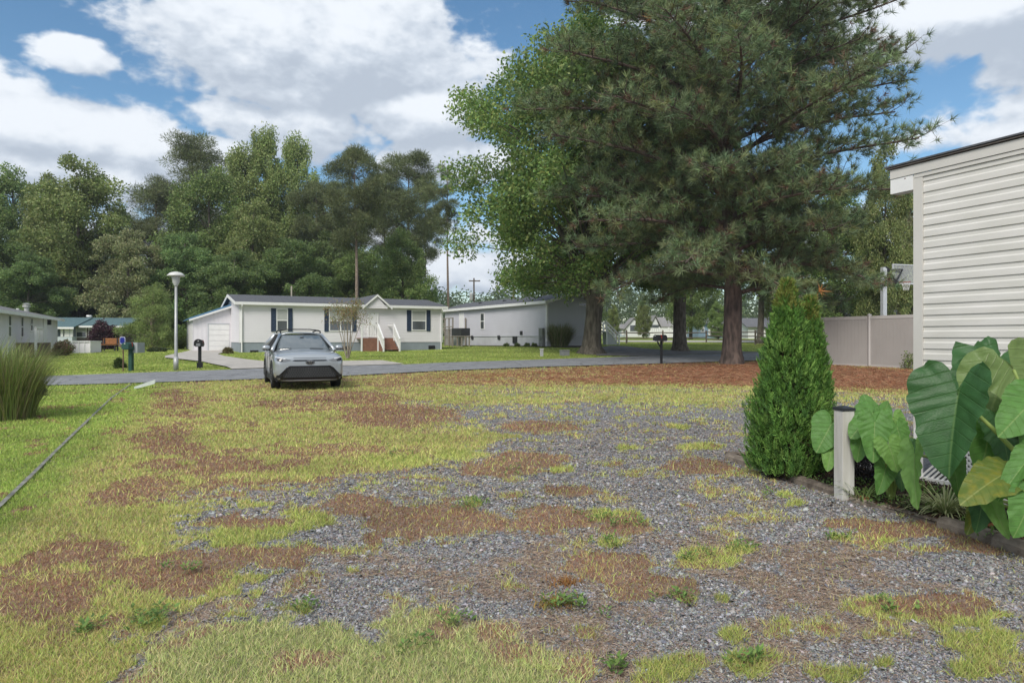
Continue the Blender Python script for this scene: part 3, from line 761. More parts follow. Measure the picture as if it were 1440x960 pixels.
def roofslab(mb, u0, u1, ye, yr, ze_, zr_, th=.07):
    mb.add([(u0,ye,ze_),(u1,ye,ze_),(u1,yr,zr_),(u0,yr,zr_),(u0,ye,ze_-th),(u1,ye,ze_-th),(u1,yr,zr_-th),(u0,yr,zr_-th)],
           [(0,1,2,3),(7,6,5,4),(0,4,5,1),(2,6,7,3),(1,5,6,2),(0,3,7,4)])
rf = MB(); sl_ = (zr-ze)/(DEP/2)
roofslab(rf, -ov, LEN1+ov, -ov, DEP/2, ze+.1-ov*sl_, zr+.1); roofslab(rf, -ov, LEN1+ov, DEP+ov, DEP/2+.004, ze+.1-ov*sl_, zr+.1)
roof1 = rf.build("roof", shingle, house)
fa = MB(); fa.box(-ov, LEN1+ov, -ov-.045, -ov-.003, ze-.09-ov*sl_, ze+.085-ov*sl_)
for uu in (-ov-.003, LEN1+ov+.003):
    s_ = -1 if uu < 0 else 1
    fa.add([(uu, -ov, ze-.1-ov*sl_), (uu, DEP/2, zr-.1), (uu, DEP/2, zr+.095), (uu, -ov, ze+.095-ov*sl_), (uu+s_*.03, -ov, ze-.1-ov*sl_), (uu+s_*.03, DEP/2, zr-.1), (uu+s_*.03, DEP/2, zr+.095), (uu+s_*.03, -ov, ze+.095-ov*sl_)],
           [(0,1,2,3),(4,5,6,7),(0,4,7,3),(3,7,6,2),(0,1,5,4)])
    fa.add([(uu, DEP+ov, ze-.1-ov*sl_), (uu, DEP/2, zr-.1), (uu, DEP/2, zr+.095), (uu, DEP+ov, ze+.095-ov*sl_), (uu+s_*.03, DEP+ov, ze-.1-ov*sl_), (uu+s_*.03, DEP/2, zr-.1), (uu+s_*.03, DEP/2, zr+.095), (uu+s_*.03, DEP+ov, ze+.095-ov*sl_)],
           [(0,1,2,3),(4,5,6,7),(0,4,7,3),(3,7,6,2),(0,1,5,4)])
fa.box(-ov, LEN1+ov, -ov, 0, ze-.1-ov*sl_, ze-.08-ov*sl_)
fa.build("fascia", white_pt, roof1)
# entrance gable
g0 = uv(O1, ANG1, 509.5, 427)[0]; g1 = uv(O1, ANG1, 546, 427)[0]; gm = (g0+g1)/2; zp = uv(O1, ANG1, 524.5, 414.2)[1]
gb = MB(); hw = (g1-g0)/2
siding(gb, lambda z: gm-hw*.86*max(0,(zp-.12-z)/(zp-.12-ze+.2)), lambda z: gm+hw*.86*max(0,(zp-.12-z)/(zp-.12-ze+.2)), ze-.2, zp-.13, .105, y=-ov-.06)
porch = gb.build("gable", white_vinyl, house)
rg = MB()
for s_ in (-1, 1):
    a = (gm+s_*(hw+.12), ze-.14); b = (gm, zp); 
    rg.add([(a[0], -ov-.18, a[1]), (b[0], -ov-.18, b[1]), (b[0], DEP/2-.2, b[1]+.0), (a[0], 1.2, a[1]), (a[0], -ov-.18, a[1]-.06), (b[0], -ov-.18, b[1]-.06), (b[0], DEP/2-.2, b[1]-.06), (a[0], 1.2, a[1]-.06)],
           [(0,1,2,3),(4,5,6,7),(0,4,5,1),(0,3,7,4),(2,3,7,6)])
rgo = rg.build("gable_roof", shingle, porch)
rt = MB()
for s_ in (-1, 1):
    a = (gm+s_*(hw+.13), ze-.15); b = (gm, zp+.005)
    rt.add([(a[0], -ov-.215, a[1]-.13), (b[0], -ov-.215, b[1]-.15), (b[0], -ov-.215, b[1]), (a[0], -ov-.215, a[1]+.01), (a[0], -ov-.185, a[1]-.13), (b[0], -ov-.185, b[1]-.15), (b[0], -ov-.185, b[1]), (a[0], -ov-.185, a[1]+.01)],
           [(0,1,2,3),(4,5,6,7),(0,4,5,1),(2,3,7,6)])
rt.build("bargeboard", white_pt, porch)
R1 = lambda *a: ruv(O1, ANG1, *a)
for (x0, y0, x1, y1, ml) in ((390,435.5,403.5,464,0), (464,436,493.5,464.5,1), (579.8,437.5,598,463.5,0)):
    u0, u1, z0, z1 = R1(x0, y0, x1, y1); window(house, u0, u1, z0, z1, split=.48, mull=ml)
for (x0, y0, x1, y1) in ((381,433.5,388,466), (405,433.5,411.2,466), (456,434.5,462,466), (495.5,434.5,501,466), (572,436,578,465.5), (599.8,436,605,465.5)):
    u0, u1, z0, z1 = R1(x0, y0, x1, y1); shutter(house, u0, u1, z0, z1)
u0, u1, z0, z1 = R1(518.8, 440, 530.5, 474.5)
dfr = MB(); dfr.box(u0-.08, u0, -.06, .02, z0, z1+.08); dfr.box(u1, u1+.08, -.06, .02, z0, z1+.08); dfr.box(u0, u1, -.06, .02, z1, z1+.08)
dr = MB().box(u0, u1, -.03, .02, z0, z1)
for (a, b) in ((.12,.45), (.52,.93)):
    for (c0, c1) in ((.12,.46), (.54,.88)):
        dr.box(u0+(u1-u0)*c0, u0+(u1-u0)*c1, -.042, -.03, z0+(z1-z0)*a, z0+(z1-z0)*b)
door = dr.build("door", white_pt, house); dfr.build("door_frame", white_pt, door)
MB().lathe([(.001,0),(.03,0),(.035,.03),(.02,.06),(.001,.065)], n=8).build("handle", dark, door, loc=(u1-.1, -.07, z0+.95))
for (px_, py_) in ((357.4, 495), (486.5, 489), (607, 488)):
    uu, zz_ = uv(O1, ANG1, px_, py_); v_ = MB().box(uu-.24, uu+.24, -.03, .015, zz_-.12, zz_+.12)
    for q in range(5): v_.box(uu-.22, uu+.22, -.045, -.03, zz_-.1+q*.045, zz_-.085+q*.045)
    v_.build("foundation_vent", dark, house)
dp = MB(); dp.tube([(.12,-ov-.02,ze-.1), (.12,-ov-.02,ze-.2), (.12,-.07,ze-.4), (.12,-.07,-.05), (.12,-.35,-.1)], .045, 6); dp.build("downspout", white_pt, house)
dp = MB(); dp.tube([(LEN1-.12,-ov-.02,ze-.1), (LEN1-.12,-ov-.02,ze-.2), (LEN1-.12,-.07,ze-.4), (LEN1-.12,-.07,-.4)], .045, 6); dp.build("downspout", white_pt, house)
# front steps
s0 = uv(O1, ANG1, 524, 480)[0]; s1 = uv(O1, ANG1, 545, 480)[0]
st_ = T("front_steps", "brown wooden steps with white handrails leading up to the white house door", "steps", O1 + Vector((math.cos(ANG1)*s0, math.sin(ANG1)*s0, 0)), ANG1)
SW = s1 - s0; gz0 = tz(O1.x + 6.5, O1.y + 1) - O1.z + .0
top = z0 - .03; nst = 5; rise = (top - gz0)/nst
stp = MB().box(-1.15, SW+.0, -1.25, -.05, top-.05, top)
stp.box(-1.15, -.02, -1.25, -1.2, gz0-.1, top-.05)
for k in range(nst-1):
    zt = top - (k+1)*rise; stp.box(0, SW, -1.25-(k+1)*.28, -1.25-k*.28-.002, zt-.05, zt); stp.box(.0, SW, -1.25-k*.28-.02, -1.25-k*.28-.003, zt, zt+rise-.05)
    stp.box(.01, .05, -1.25-(k+1)*.28, -1.25-k*.28, gz0-.1, zt-.05); stp.box(SW-.05, SW-.01, -1.25-(k+1)*.28, -1.25-k*.28, gz0-.1, zt-.05)
stp.build("treads", brownwood, st_)
for uu in (-.02, SW+.02, -1.12):
    rl = MB()
    if uu > -1:
        rl.box(uu-.045, uu+.045, -1.33, -1.24, gz0, top+.95); rl.box(uu-.045, uu+.045, -2.5, -2.41, gz0-.15, top-.15)
        rl.bar((uu, -1.28, top+.9), (uu, -2.46, top-.1), .09, .11); rl.bar((uu, -1.28, top+.15), (uu, -2.46, top-.72), .06, .07)
        for q in range(7):
            f_ = (q+.5)/7; yq = -1.28 - f_*1.18; zt = top+.88-f_*1.0; rl.box(uu-.02, uu+.02, yq-.02, yq+.02, zt-.78, zt)
        rl.box(uu-.04, uu+.04, -1.24, -.1, top+.85, top+.93)
    else:
        rl.box(uu-.045, uu+.045, -1.29, -1.2, gz0-.1, top+.95); rl.box(uu-.04, uu+.04, -1.2, -.1, top+.85, top+.93)
        rl.box(uu+.04, -.07, -1.28, -1.21, top+.86, top+.93); rl.box(uu+.04, -.07, -1.27, -1.22, top+.1, top+.15)
        for q in range(8):
            xq = uu + .1 + q*.12; rl.box(xq-.018, xq+.018, -1.262, -1.228, top+.15, top+.86)
    rl.build("handrail", white_pt, st_)
MB().box(-1.13, -.06, -1.23, -1.21, gz0-.1, top-.05).build("landing_lattice", white_pt, st_)

# ---- garage wing at the left of the house
OG = O1 + Vector((-math.sin(ANG1)*4.6, math.cos(ANG1)*4.6, 0)); ANGG = ANG1
ug = uv(OG, ANGG, 271.5, 480)[0]
gar = T("garage", "white garage with blue roof edge and roll-up door beside the white house", "garage", OG + Vector((math.cos(ANGG)*ug, math.sin(ANGG)*ug, 0)), ANGG)
Lg = -ug; OGL = Vector(gar.location)
zb_ = -.3; zl = uv(OGL, ANGG, 271.5, 449)[1]; zrr = uv(OGL, ANGG, 322, 431.5)[1]
gw = MB().prism([(0, zb_), (Lg, zb_), (Lg, zrr), (0, zl)], 0, 7)
nb = 9
for k in range(nb+1):
    x_ = Lg*k/nb; gw.prism([(x_-.012, zb_), (x_+.012, zb_), (x_+.012, zl+(zrr-zl)*x_/Lg-.02), (x_-.012, zl+(zrr-zl)*x_/Lg-.02)], -.018, -.001)
gw.build("wall", white_vinyl, gar)
blue_m = mat("blue_roof_metal", (.10,.22,.36), .4, .1, 3)
gr_ = MB().prism([(-.25, zl+.0), (Lg-.0, zrr+.08), (Lg-.0, zrr+.2), (-.25, zl+.1)], -.25, 7.2); gr_.build("roof", blue_m, gar)
MB().prism([(-.26, zl-.13), (Lg-.0, zrr-.06), (Lg-.0, zrr+.075), (-.26, zl-.005)], -.28, -.2).build("fascia", white_pt, gar)
du0, dz0 = uv(OGL, ANGG, 293.5, 492); du1, dz1 = uv(OGL, ANGG, 322.5, 456)
MB().box(du0-.07, du0, -.045, .01, dz0-.1, dz1+.07).box(du0, min(du1, Lg-.02), -.045, .01, dz1, dz1+.07).build("door_frame", grey_vinyl, gar)
gd = MB()
for k in range(5):
    a = dz0-.1 + (dz1-dz0+.1)*k/5; b_ = dz0-.1 + (dz1-dz0+.1)*(k+1)/5 - .02
    gd.box(du0, min(du1, Lg-.02), -.03, -.002, a, b_)
gd.build("door", white_pt, gar)

# ---- second house, long grey-white
def P2(px, Y): return Vector(((px-720)/F*Y, Y, 0))
a_ = P2(769, 50); b_ = P2(625.8, 65.5); dv = (b_-a_); LEN2 = dv.length
# frame at the near corner; local x runs along the gable end to the right, local y along the long side into the distance
d_ = dv.normalized(); ANG2 = math.atan2(-d_.x, d_.y)
O2 = Vector((a_.x, a_.y, CH-(486.5-HOR)/F*50))
W2 = 4.75
h2 = T("grey_house", "long pale grey clapboard house standing end-on behind the broad maple trunk", "house", O2, ANG2)
ze2 = CH-(422.5-HOR)/F*50 - O2.z; zr2 = ze2 + .62; zs2 = CH-(472-HOR)/F*50 - O2.z
w2 = MB()
gl = lambda z: 0 if z < ze2 else (z-ze2)/(zr2-ze2)*W2/2
gr2_ = lambda z: W2 if z < ze2 else W2-(z-ze2)/(zr2-ze2)*W2/2
siding(w2, gl, gr2_, zs2, zr2-.02, .115, .014)
w2.add([(W2, 0, zs2), (W2, LEN2, zs2), (W2, LEN2, ze2), (W2, 0, ze2)], [(0,1,2,3)])
siding(w2, gl, gr2_, zs2, zr2-.02, .2, .01, tr=lambda v: (W2-v[0], LEN2-v[1], v[2]))
w2.build("gable_wall", grey_vinyl, h2)  # end wall's shade put into a darker vinyl than the long side
w3 = MB(); siding(w3, lambda z: 0, lambda z: LEN2, zs2, ze2, .115, .014, tr=lambda v: (v[1], LEN2 - v[0], v[2]))
w3.build("wall", mat("lit_grey_vinyl", (.58,.575,.63), .55, .05, .8, .05, 30), h2)  # same siding in a lighter tone, standing for the light it catches
MB().box(.02, W2-.02, .02, LEN2-.02, -.6, zs2-.003).build("skirting", mat("pale_skirting", (.52,.535,.55), .7, .12, 1.5, .1, 10), h2)
band = MB().box(-.03, W2+.03, -.03, LEN2, zs2-.03, zs2+.03); band.build("trim_band", grey_vinyl, h2)
MB().box(-.035, .1, -.04, .1, zs2-.4, ze2-.01).build("corner_trim", white_pt, h2); MB().box(W2-.1, W2+.03, -.04, .1, zs2, ze2-.01).build("corner_trim", white_pt, h2)
rr2 = MB(); sl2 = (zr2-ze2)/(W2/2)
for s_ in (0, 1):
    def X_(u): return W2-u if s_ else u
    e0 = X_(-.28); e1 = X_(W2/2) + (.004 if s_ else -.0)
    rr2.add([(e0,-.3,ze2+.06-.28*sl2),(e0,LEN2+.3,ze2+.06-.28*sl2),(e1,LEN2+.3,zr2+.06),(e1,-.3,zr2+.06),(e0,-.3,ze2-.01-.28*sl2),(e0,LEN2+.3,ze2-.01-.28*sl2),(e1,LEN2+.3,zr2-.01),(e1,-.3,zr2-.01)],
            [(0,1,2,3),(7,6,5,4),(0,4,5,1),(1,5,6,2),(0,3,7,4)])
roof2 = rr2.build("roof", shingle, h2)
fb = MB().prism([(-.3, ze2-.2-.28*sl2), (W2/2, zr2-.12), (W2/2, zr2+.055), (-.3, ze2+.05-.28*sl2)], -.34, -.303)
fb.prism([(W2+.3, ze2-.2-.28*sl2), (W2/2, zr2-.12), (W2/2, zr2+.055), (W2+.3, ze2+.05-.28*sl2)], -.34, -.303)
fb.box(-.33, -.285, -.3, LEN2+.3, ze2-.17-.28*sl2, ze2+.05-.28*sl2); fb.build("fascia", white_pt, roof2)
for yv in (3, 8.5, 13): MB().box(W2*.28-.12, W2*.28+.12, yv, yv+.25, ze2+.25, ze2+.48).build("roof_vent", dark, roof2)
vu0, vu1, vz0, vz1 = ruv(O2, ANG2, 815, 426, 828, 429.5); window(h2, vu0, min(vu1, W2-.25), vz0, vz1, split=.9)
# long side openings: a frame with local x running from the far end to the near corner
SIDE = T("tmp", "", ""); bpy.data.objects.remove(SIDE)
OS = O2 + Vector((-math.sin(ANG2)*LEN2, math.cos(ANG2)*LEN2, 0)); ANGS = ANG2 - math.pi/2
def rot_side(o):       # geometry written in side frame -> child of house
    o.rotation_euler = (0, 0, -math.pi/2); o.location = (0, LEN2, 0); return o
u0, u1, z0s, z1s = ruv(OS, ANGS, 676.3, 441, 681, 462)
f_ = window(h2, u0, u1, z0s, z1s, split=.5, blind=False); rot_side(f_)
u0, u1, z0s, z1s = ruv(OS, ANGS, 646.8, 440, 652.3, 462); DU, DZ = u0, z0s
dd = MB().box(u0, u1, -.05, .0, z0s, z1s); dd.box(u0-.06, u0, -.06, 0, z0s, z1s+.06).box(u1, u1+.06, -.06, 0, z0s, z1s+.06).box(u0+.1, u1-.1, -.062, -.05, z0s+.15, z1s-.2)
rot_side(dd.build("door", white_pt, h2))
for (px_, py_, s_, m_) in ((702, 474.3, .2, dark), (724.5, 477.5, .33, dark), (733.5, 468, .18, dark), (664.5, 474.3, .2, dark)):
    uu, zz_ = uv(OS, ANGS, px_, py_); rot_side(MB().box(uu-s_, uu+s_, -.06, -.02, zz_-s_*.8, zz_+s_*.8).build("vent" if s_ > .19 else "outlet_box", m_, h2))
uu, zz_ = uv(OS, ANGS, 763.8, 473); mt_ = MB().box(uu-.28, uu+.22, -.22, -.02, zz_-1.0, zz_+.62); mt_.tube([(uu, -.3, zz_-.1), (uu, -.2, zz_-.1)], .14, 12)
rot_side(mt_.build("meter_box", mat("grey_meter", (.22,.235,.22), .6), h2))
# wooden side steps + ramp rail with the air conditioner stand
sd_ = T("side_steps", "weathered wooden side steps with sloping rails beside the grey house door", "steps", O2 + Vector((-math.sin(ANG2)*LEN2, math.cos(ANG2)*LEN2, 0)), ANGS)
gzs = tz(O2.x-4, O2.y+12) - O2.z - .15
s_ = MB(); ax = DU
s_.box(ax-.3, ax+1.5, -1.5, -.08, DZ-.08, DZ-.02)
for (xx_, yy_) in ((ax-.25,-1.45), (ax+1.4,-1.45), (ax+1.4,-.2), (ax+.6,-1.45)): s_.box(xx_, xx_+.1, yy_, yy_+.1, gzs, DZ+.95)
for q in range(9): s_.box(ax-.2+q*.19, ax-.16+q*.19, -1.47, -1.43, gzs+.1, DZ-.08)
s_.box(ax-.3, ax+1.5, -1.48, -1.38, DZ+.88, DZ+.96); s_.box(ax-.3, ax+1.5, -1.47, -1.42, DZ+.1, DZ+.2)
for q in range(5): s_.box(ax-.3-(q+1)*.42, ax-.3-q*.42, -1.45, -.5, DZ-.02-(q+1)*.2-.05, DZ-.02-(q+1)*.2)
s_.bar((ax-.3,-1.45,DZ+.92), (ax-2.6,-1.45,DZ-.25), .1, .12); s_.bar((ax-.3,-1.45,DZ+.0), (ax-2.6,-1.45,DZ-1.1), .06, .28)
s_.bar((ax-.3,-1.45,DZ+.45), (ax-2.6,-1.45,DZ-.7), .05, .14); s_.box(ax-2.62, ax-2.52, -1.5, -1.4, gzs-.1, DZ-.2)
s_.build("frame", greywood, sd_)
au0, au1, az0, az1 = ruv(OS, ANGS, 641.3, 461.5, 655, 472, -2.0)
ac = T("air_conditioner", "dark square air conditioner raised on a wooden stand by the grey house", "air conditioner", OS, ANGS)
am = MB().box(au0, au1, -2.4, -1.6, az0, az1)
am.build("case", dark, ac); am = MB()
for q in range(9): am.box(au0+.02, au1-.02, -2.43, -2.402, az0+.05+q*(az1-az0-.1)/9, az0+.08+q*(az1-az0-.1)/9)
am.build("grille", mat("grille_grey", (.09,.095,.1), .5), ac)
am = MB(); am.box(au0-.05, au1+.05, -2.45, -1.55, az0-.08, az0-.01)
for (xx_, yy_) in ((au0,-2.4), (au1-.1,-2.4), (au0,-1.7), (au1-.1,-1.7), ((au0+au1)/2,-2.4)): am.box(xx_, xx_+.1, yy_, yy_+.1, gzs-.1, az0-.08)
am.build("stand", greywood, ac)
# white stair at the far right of the grey house
sp_ = P2(846, 57); spz = tz(sp_.x, sp_.y)
ws = T("white_stair", "short flight of grey steps with white rails behind the broad maple trunk", "steps", (sp_.x, sp_.y, spz), R(8))
hh = CH-(462-HOR)/F*57 - spz
s_ = MB()
for q in range(5): s_.box(.35+q*.2, .35+(q+1)*.2 if q else .56, -.5, .5, 0, max(.12, hh*.82 - q*hh*.18)) 
s_.box(-.9, .35, -.5, .5, hh*.78, hh*.84); s_.build("treads", grey_vinyl, ws)
for yy_ in (-.52, .52):
    r_2 = MB().box(.25, .35, yy_-.05, yy_+.05, 0, hh*.84+.8); r_2.box(1.3, 1.4, yy_-.05, yy_+.05, 0, .9)
    r_2.bar((.3, yy_, hh*.84+.75), (1.35, yy_, .85), .07, .1); r_2.bar((.3, yy_, hh*.84+.1), (1.35, yy_, .25), .05, .07); r_2.box(-.9, .25, yy_-.035, yy_+.035, hh*.84+.7, hh*.84+.78); r_2.box(-.95,-.87,yy_-.04,yy_+.04,0,hh*.84+.8)
    for q in range(4): r_2.bar((.5+q*.22, yy_, hh*.84+.62-q*.22), (.5+q*.22, yy_, hh*.84-.0-q*.2), .03)
    r_2.build("handrail", white_pt, ws)

# ---- white house at the far left, seen along its right-hand wall
c3 = P2(80, 45); n3 = P2(0, 31.6); dd3 = (c3-n3).normalized(); n3 = n3 - dd3*6
LEN3 = (c3-n3).length; ANG3 = math.atan2(dd3.y, dd3.x)
O3 = Vector((n3.x, n3.y, 0)); O3.z = .25
h3 = T("left_house", "white clapboard house at the left edge with narrow windows and grey roof", "house", O3, ANG3)
D3 = 7.0; eU, eZ = uv(O3, ANG3, 78, 447.8); bZ = uv(O3, ANG3, 60, 487)[1]
w_ = MB(); siding(w_, lambda z: 0, lambda z: LEN3, bZ, eZ, .11)
gfl = lambda z: 0 if z < eZ else (z-eZ)/.8*D3/2
siding(w_, gfl, lambda z: D3-gfl(z), bZ, eZ+.78, .11, tr=lambda v: (LEN3 - v[1], v[0], v[2]))
siding(w_, gfl, lambda z: D3-gfl(z), bZ, eZ+.78, .11, tr=lambda v: (v[1], D3-v[0], v[2]))
w_.add([(0,D3,bZ),(LEN3,D3,bZ),(LEN3,D3,eZ),(0,D3,eZ)], [(0,1,2,3)])
w_.build("wall", white_vinyl, h3)
MB().box(.02, LEN3-.02, .02, D3, -.4, bZ-.003).build("skirting", white_vinyl, h3)
MB().box(LEN3-.1, LEN3+.03, -.035, .06, bZ, eZ-.01).build("corner_trim", white_pt, h3)
rf = MB(); roofslab(rf, -.3, LEN3+.3, -.35, D3/2, eZ-.0, eZ+.88); roofslab(rf, -.3, LEN3+.3, D3+.35, D3/2+.004, eZ, eZ+.88); r3 = rf.build("roof", mat("light_shingles", (.20,.20,.205), .95, .25, 9, .5, 50), h3)
MB().box(-.3, LEN3+.3, -.395, -.353, eZ-.17, eZ-.01).build("gutter", white_pt, r3)
uu, zz_ = uv(O3, ANG3, 37.5, 435, 2.5)
MB().lathe([(.16,-.4),(.16,.15),(.26,.16),(.26,.26),(.2,.28),(.28,.38),(.1,.44)], c=(uu, 2.5, zz_), n=12).build("flue", mat("galvanised", (.5,.5,.5), .45, .1, 5, metal=.4), r3)
uu, zz_ = uv(O3, ANG3, 25, 436, 2.8); MB().lathe([(.09,-.4),(.09,.12)], c=(uu, 2.8, zz_), n=8).build("vent_pipe", white_pt, r3)
for (x0, y0, x1, y1) in ((11.3,444,14.6,472.5), (28.8,446,31.8,473), (42.6,448,45,464.5)):
    u0, u1, z0, z1 = ruv(O3, ANG3, x0, y0, x1, y1); window(h3, u0, u1, z0, z1, split=.5, blind=False)
u0, u1, z0, z1 = ruv(O3, ANG3, 60.3, 449.5, 64.3, 486)
dd = MB().box(u0, u1, -.05, 0, z0, z1).box(u0-.06, u0, -.07, 0, z0, z1+.06).box(u1, u1+.06, -.07, 0, z0, z1+.06).box(u0, u1, -.07, 0, z1, z1+.06).box(u0+.12, u1-.12, -.06, -.05, z0+1.0, z1-.15)
dd.build("door", white_pt, h3)
uu, zz_ = uv(O3, ANG3, 66.3, 453); MB().box(uu-.12, uu+.12, -.2, -.01, zz_-.16, zz_+.16).build("wall_lamp", dark, h3)
# brick steps by its door
bp_ = G(70, 501); brick = mat("brown_brick", (.20,.145,.115), .9, .3, 12, .4, 20)
bs = T("brick_landing", "low brown brick landing with white rails at the left house door", "steps", (bp_.x, bp_.y, bp_.z), ANG3)
mb_ = MB().box(-1.0, 2.2, .3, 1.6, -.1, .72).box(-1.6, -1.0, .3, 1.6, -.1, .36)
for r_i in range(9):
    for c_i in range(14):
        x_ = -1.0 + c_i*.23 + (.11 if r_i % 2 else 0)
        if x_+.21 < 2.2: mb_.box(x_, x_+.21, .288, .3, -.06+r_i*.085, .01+r_i*.085)
mb_.build("brickwork", brick, bs)
rl = MB()
for xx_ in (-1.55, -.95, .0): rl.box(xx_-.05, xx_+.05, .3, .4, .0, 1.5)
rl.box(-1.6, .05, .31, .39, 1.45, 1.53)
for q in range(9): rl.box(-1.45+q*.16, -1.42+q*.16, .33, .37, .72, 1.45)
rl.build("railing", white_pt, bs)

# ---- green-roofed bungalow and porch behind it
teal = mat("teal_roof", (.10,.165,.18), .7, .15, 4)
Ob = P2(88, 58); Ob.z = tz(Ob.x, Ob.y); ANGb = R(12)
bun = T("green_roofed_house", "dark walled bungalow with a low teal roof and pale porch end behind the purple tree", "house", Ob, ANGb)
U = lambda px, py, dep=0: uv(Ob, ANGb, px, py, dep)
x1_, e1_ = U(108, 457.5); x2_, e2_ = U(172, 460)
bw = MB().box(x1_, x2_, .0, 6, -.4, e1_); bw.build("wall", mat("dark_brown_wall", (.16,.14,.125), .85, .25, 3, .2), bun)
pw = MB().box(-2, x1_+.02, -1.0, 5.5, -.4, .9).box(-2, -.6, -1.0, -.9, .9, e1_-.25).box(x1_-.35, x1_+.02, -1.0, -.8, .9, e1_-.1)
pw.box(-2, x1_, .3, .36, .9, e1_-.1); pw.build("porch_wall", mat("pale_blue_siding", (.52,.58,.60), .6, .08), bun)
for px_ in (87, 92.5, 96, 100.5): 
    uu = U(px_, 470, -1.0)[0]; MB().box(uu-.09, uu+.09, -1.02, -.88, .88, e1_-.2).build("post", white_pt, bun)
for (pa, pb) in ((85, 91), (94.5, 101.5)):
    ua = U(pa, 470)[0]; ub = U(pb, 470)[0]; window(bun, ua, ub, 1.1, e1_-.7, y=.28, split=.6)
rf = MB(); roofslab(rf, -2.6, x1_+.3, -1.4, 2.6, e1_-.15, e1_+.75); roofslab(rf, x1_-2.5, x2_+.5, -.45, 3, e1_-.02, e1_+.75); roofslab(rf, -2.6, x2_+.5, 6.6, 3.01, e1_-.1, e1_+.75)
rb = rf.build("roof", teal, bun)
MB().box(-2.6, x1_+.3, -1.46, -1.403, e1_-.32, e1_-.16).box(x1_+.3, x2_+.5, -.5, -.453, e1_-.18, e1_-.03).build("gutter", white_pt, rb)
ua, za = U(125.5, 448.5, 3); MB().lathe([(.12,-.6),(.12,.2),(.25,.2),(.22,.35)], c=(ua, 3, za), n=10).build("turbine_vent", white_pt, rb)
for px_ in (114.5, 132, 158): ua, za = U(px_, 467); window(bun, ua-.35, ua+.35, za-.4, za+.5, split=.5)
# white storage bench / enclosure
pb_ = G(114.5, 496.3); s_ = pb_.y/F
wb = T("white_enclosure", "low white panelled enclosure beside the round bush at the left house", "enclosure", pb_, R(10))
mb_ = MB().box(-11.2*s_, 11.2*s_, 0, 1.6, -.1, 15.5*s_); mb_.build("panels", white_vinyl, wb)
mb_ = MB().box(-12*s_, 12*s_, -.06, 1.66, 15.5*s_+.004, 17*s_)
mb_.build("cap", white_pt, wb)
for q in range(4): MB().box(-11.4*s_+q*7.4*s_, -10.4*s_+q*7.4*s_, -.04, -.002, -.1, 15.5*s_).build("post", white_pt, wb)

# ---- orange-brown bench
pb_ = G(156, 493.5); s_ = pb_.y/F
bn = T("garden_bench", "orange-brown wooden bench on the lawn beside the purple-leaved tree", "bench", pb_, R(8))
bwood = mat("orange_stained_wood", (.42,.19,.075), .6, .25, 6, .2, 20)
bw2 = 10.5*s_
mb_ = MB(); [mb_.box(-bw2, bw2, -.5+q*.13, -.4+q*.13, .42, .46) for q in range(4)]; mb_.build("seat", bwood, bn)
mb_ = MB(); [mb_.box(-bw2, bw2, .02, .06, .5+q*.13, .6+q*.13) for q in range(3)]; mb_.build("backrest", bwood, bn)
for (a, b_) in ((-bw2+.05, -.45), (bw2-.13, -.45), (-bw2+.05, -.03), (bw2-.13, -.03)): MB().box(a, a+.08, b_, b_+.07, 0, .42 if b_ < -.2 else .85).build("leg", dark, bn)

# ---- cream shed wall at the right with its roof edge
OSH = Vector((4.2, 7.1, 0)); dsh = Vector((.396, -.918, 0)); ANGH = math.atan2(dsh.y, dsh.x)
OSH.z = tz(4.2, 7.1)
sh = T("shed", "cream clapboard shed at the right edge with a weathered flat roof edge", "shed", OSH, ANGH)
DS = 3.6; LS = 3.4
zt_ = uv(OSH, ANGH, 1340, 219)[1]; 
zb_ = .58
zlow = uv(OSH, ANGH, 1292, 247.5)[1]
w_ = MB(); siding(w_, lambda z: .09, lambda z: LS, zb_, zlow+.02, .1145, .013, dutch=True)
siding(w_, lambda z: 0, lambda z: DS, zb_, zlow+.02, .1145, .013, dutch=True, tr=lambda v: (v[1], DS - v[0], v[2]))
siding(w_, lambda z: 0, lambda z: DS, zb_, zlow+.02, .1145, .013, dutch=True, tr=lambda v: (LS - v[1], v[0], v[2]))
w_.add([(0,DS,zb_),(LS,DS,zb_),(LS,DS,zlow),(0,DS,zlow)], [(0,1,2,3)])
w_.build("wall", tan_vinyl, sh)
trim_m = mat("cream_trim", (.62,.60,.56), .5, .07, 2)
MB().box(-.012, .088, -.022, .09, zb_-.02, zlow+.02).build("corner_trim", trim_m, sh)
MB().box(-.27, LS, -.035, -.014, zlow+.024, zlow+.118).build("frieze", trim_m, sh)
MB().box(.0, LS, -.026, -.014, zlow-.018, zlow+.02).build("upper_trim", trim_m, sh)
ob = MB().box(-.27, -.014, -.028, .1, zlow-.135, zlow+.02); ob2 = ob.build("overhang_board", white_pt, sh)
nl = MB()
for (a, b_) in ((-.2,-.03), (-.1,-.0), (-.245,-.09), (-.245,-.11)):
    nl.lathe([(.001,0),(.006,0),(.006,.004),(.001,.005)], c=(a, 0, b_), n=6)
rot_nail = nl.build("nail_heads", mat("rust", (.16,.07,.04), .8), ob2); rot_nail.rotation_euler = (R(90), 0, 0); rot_nail.location = (0, -.028, zlow)
rt_ = MB().box(-.30, LS, -.055, .0, zlow+.128, zlow+.138); rt_.build("drip_edge", mat("dark_drip", (.12,.105,.095), .7, .3, 8), sh)
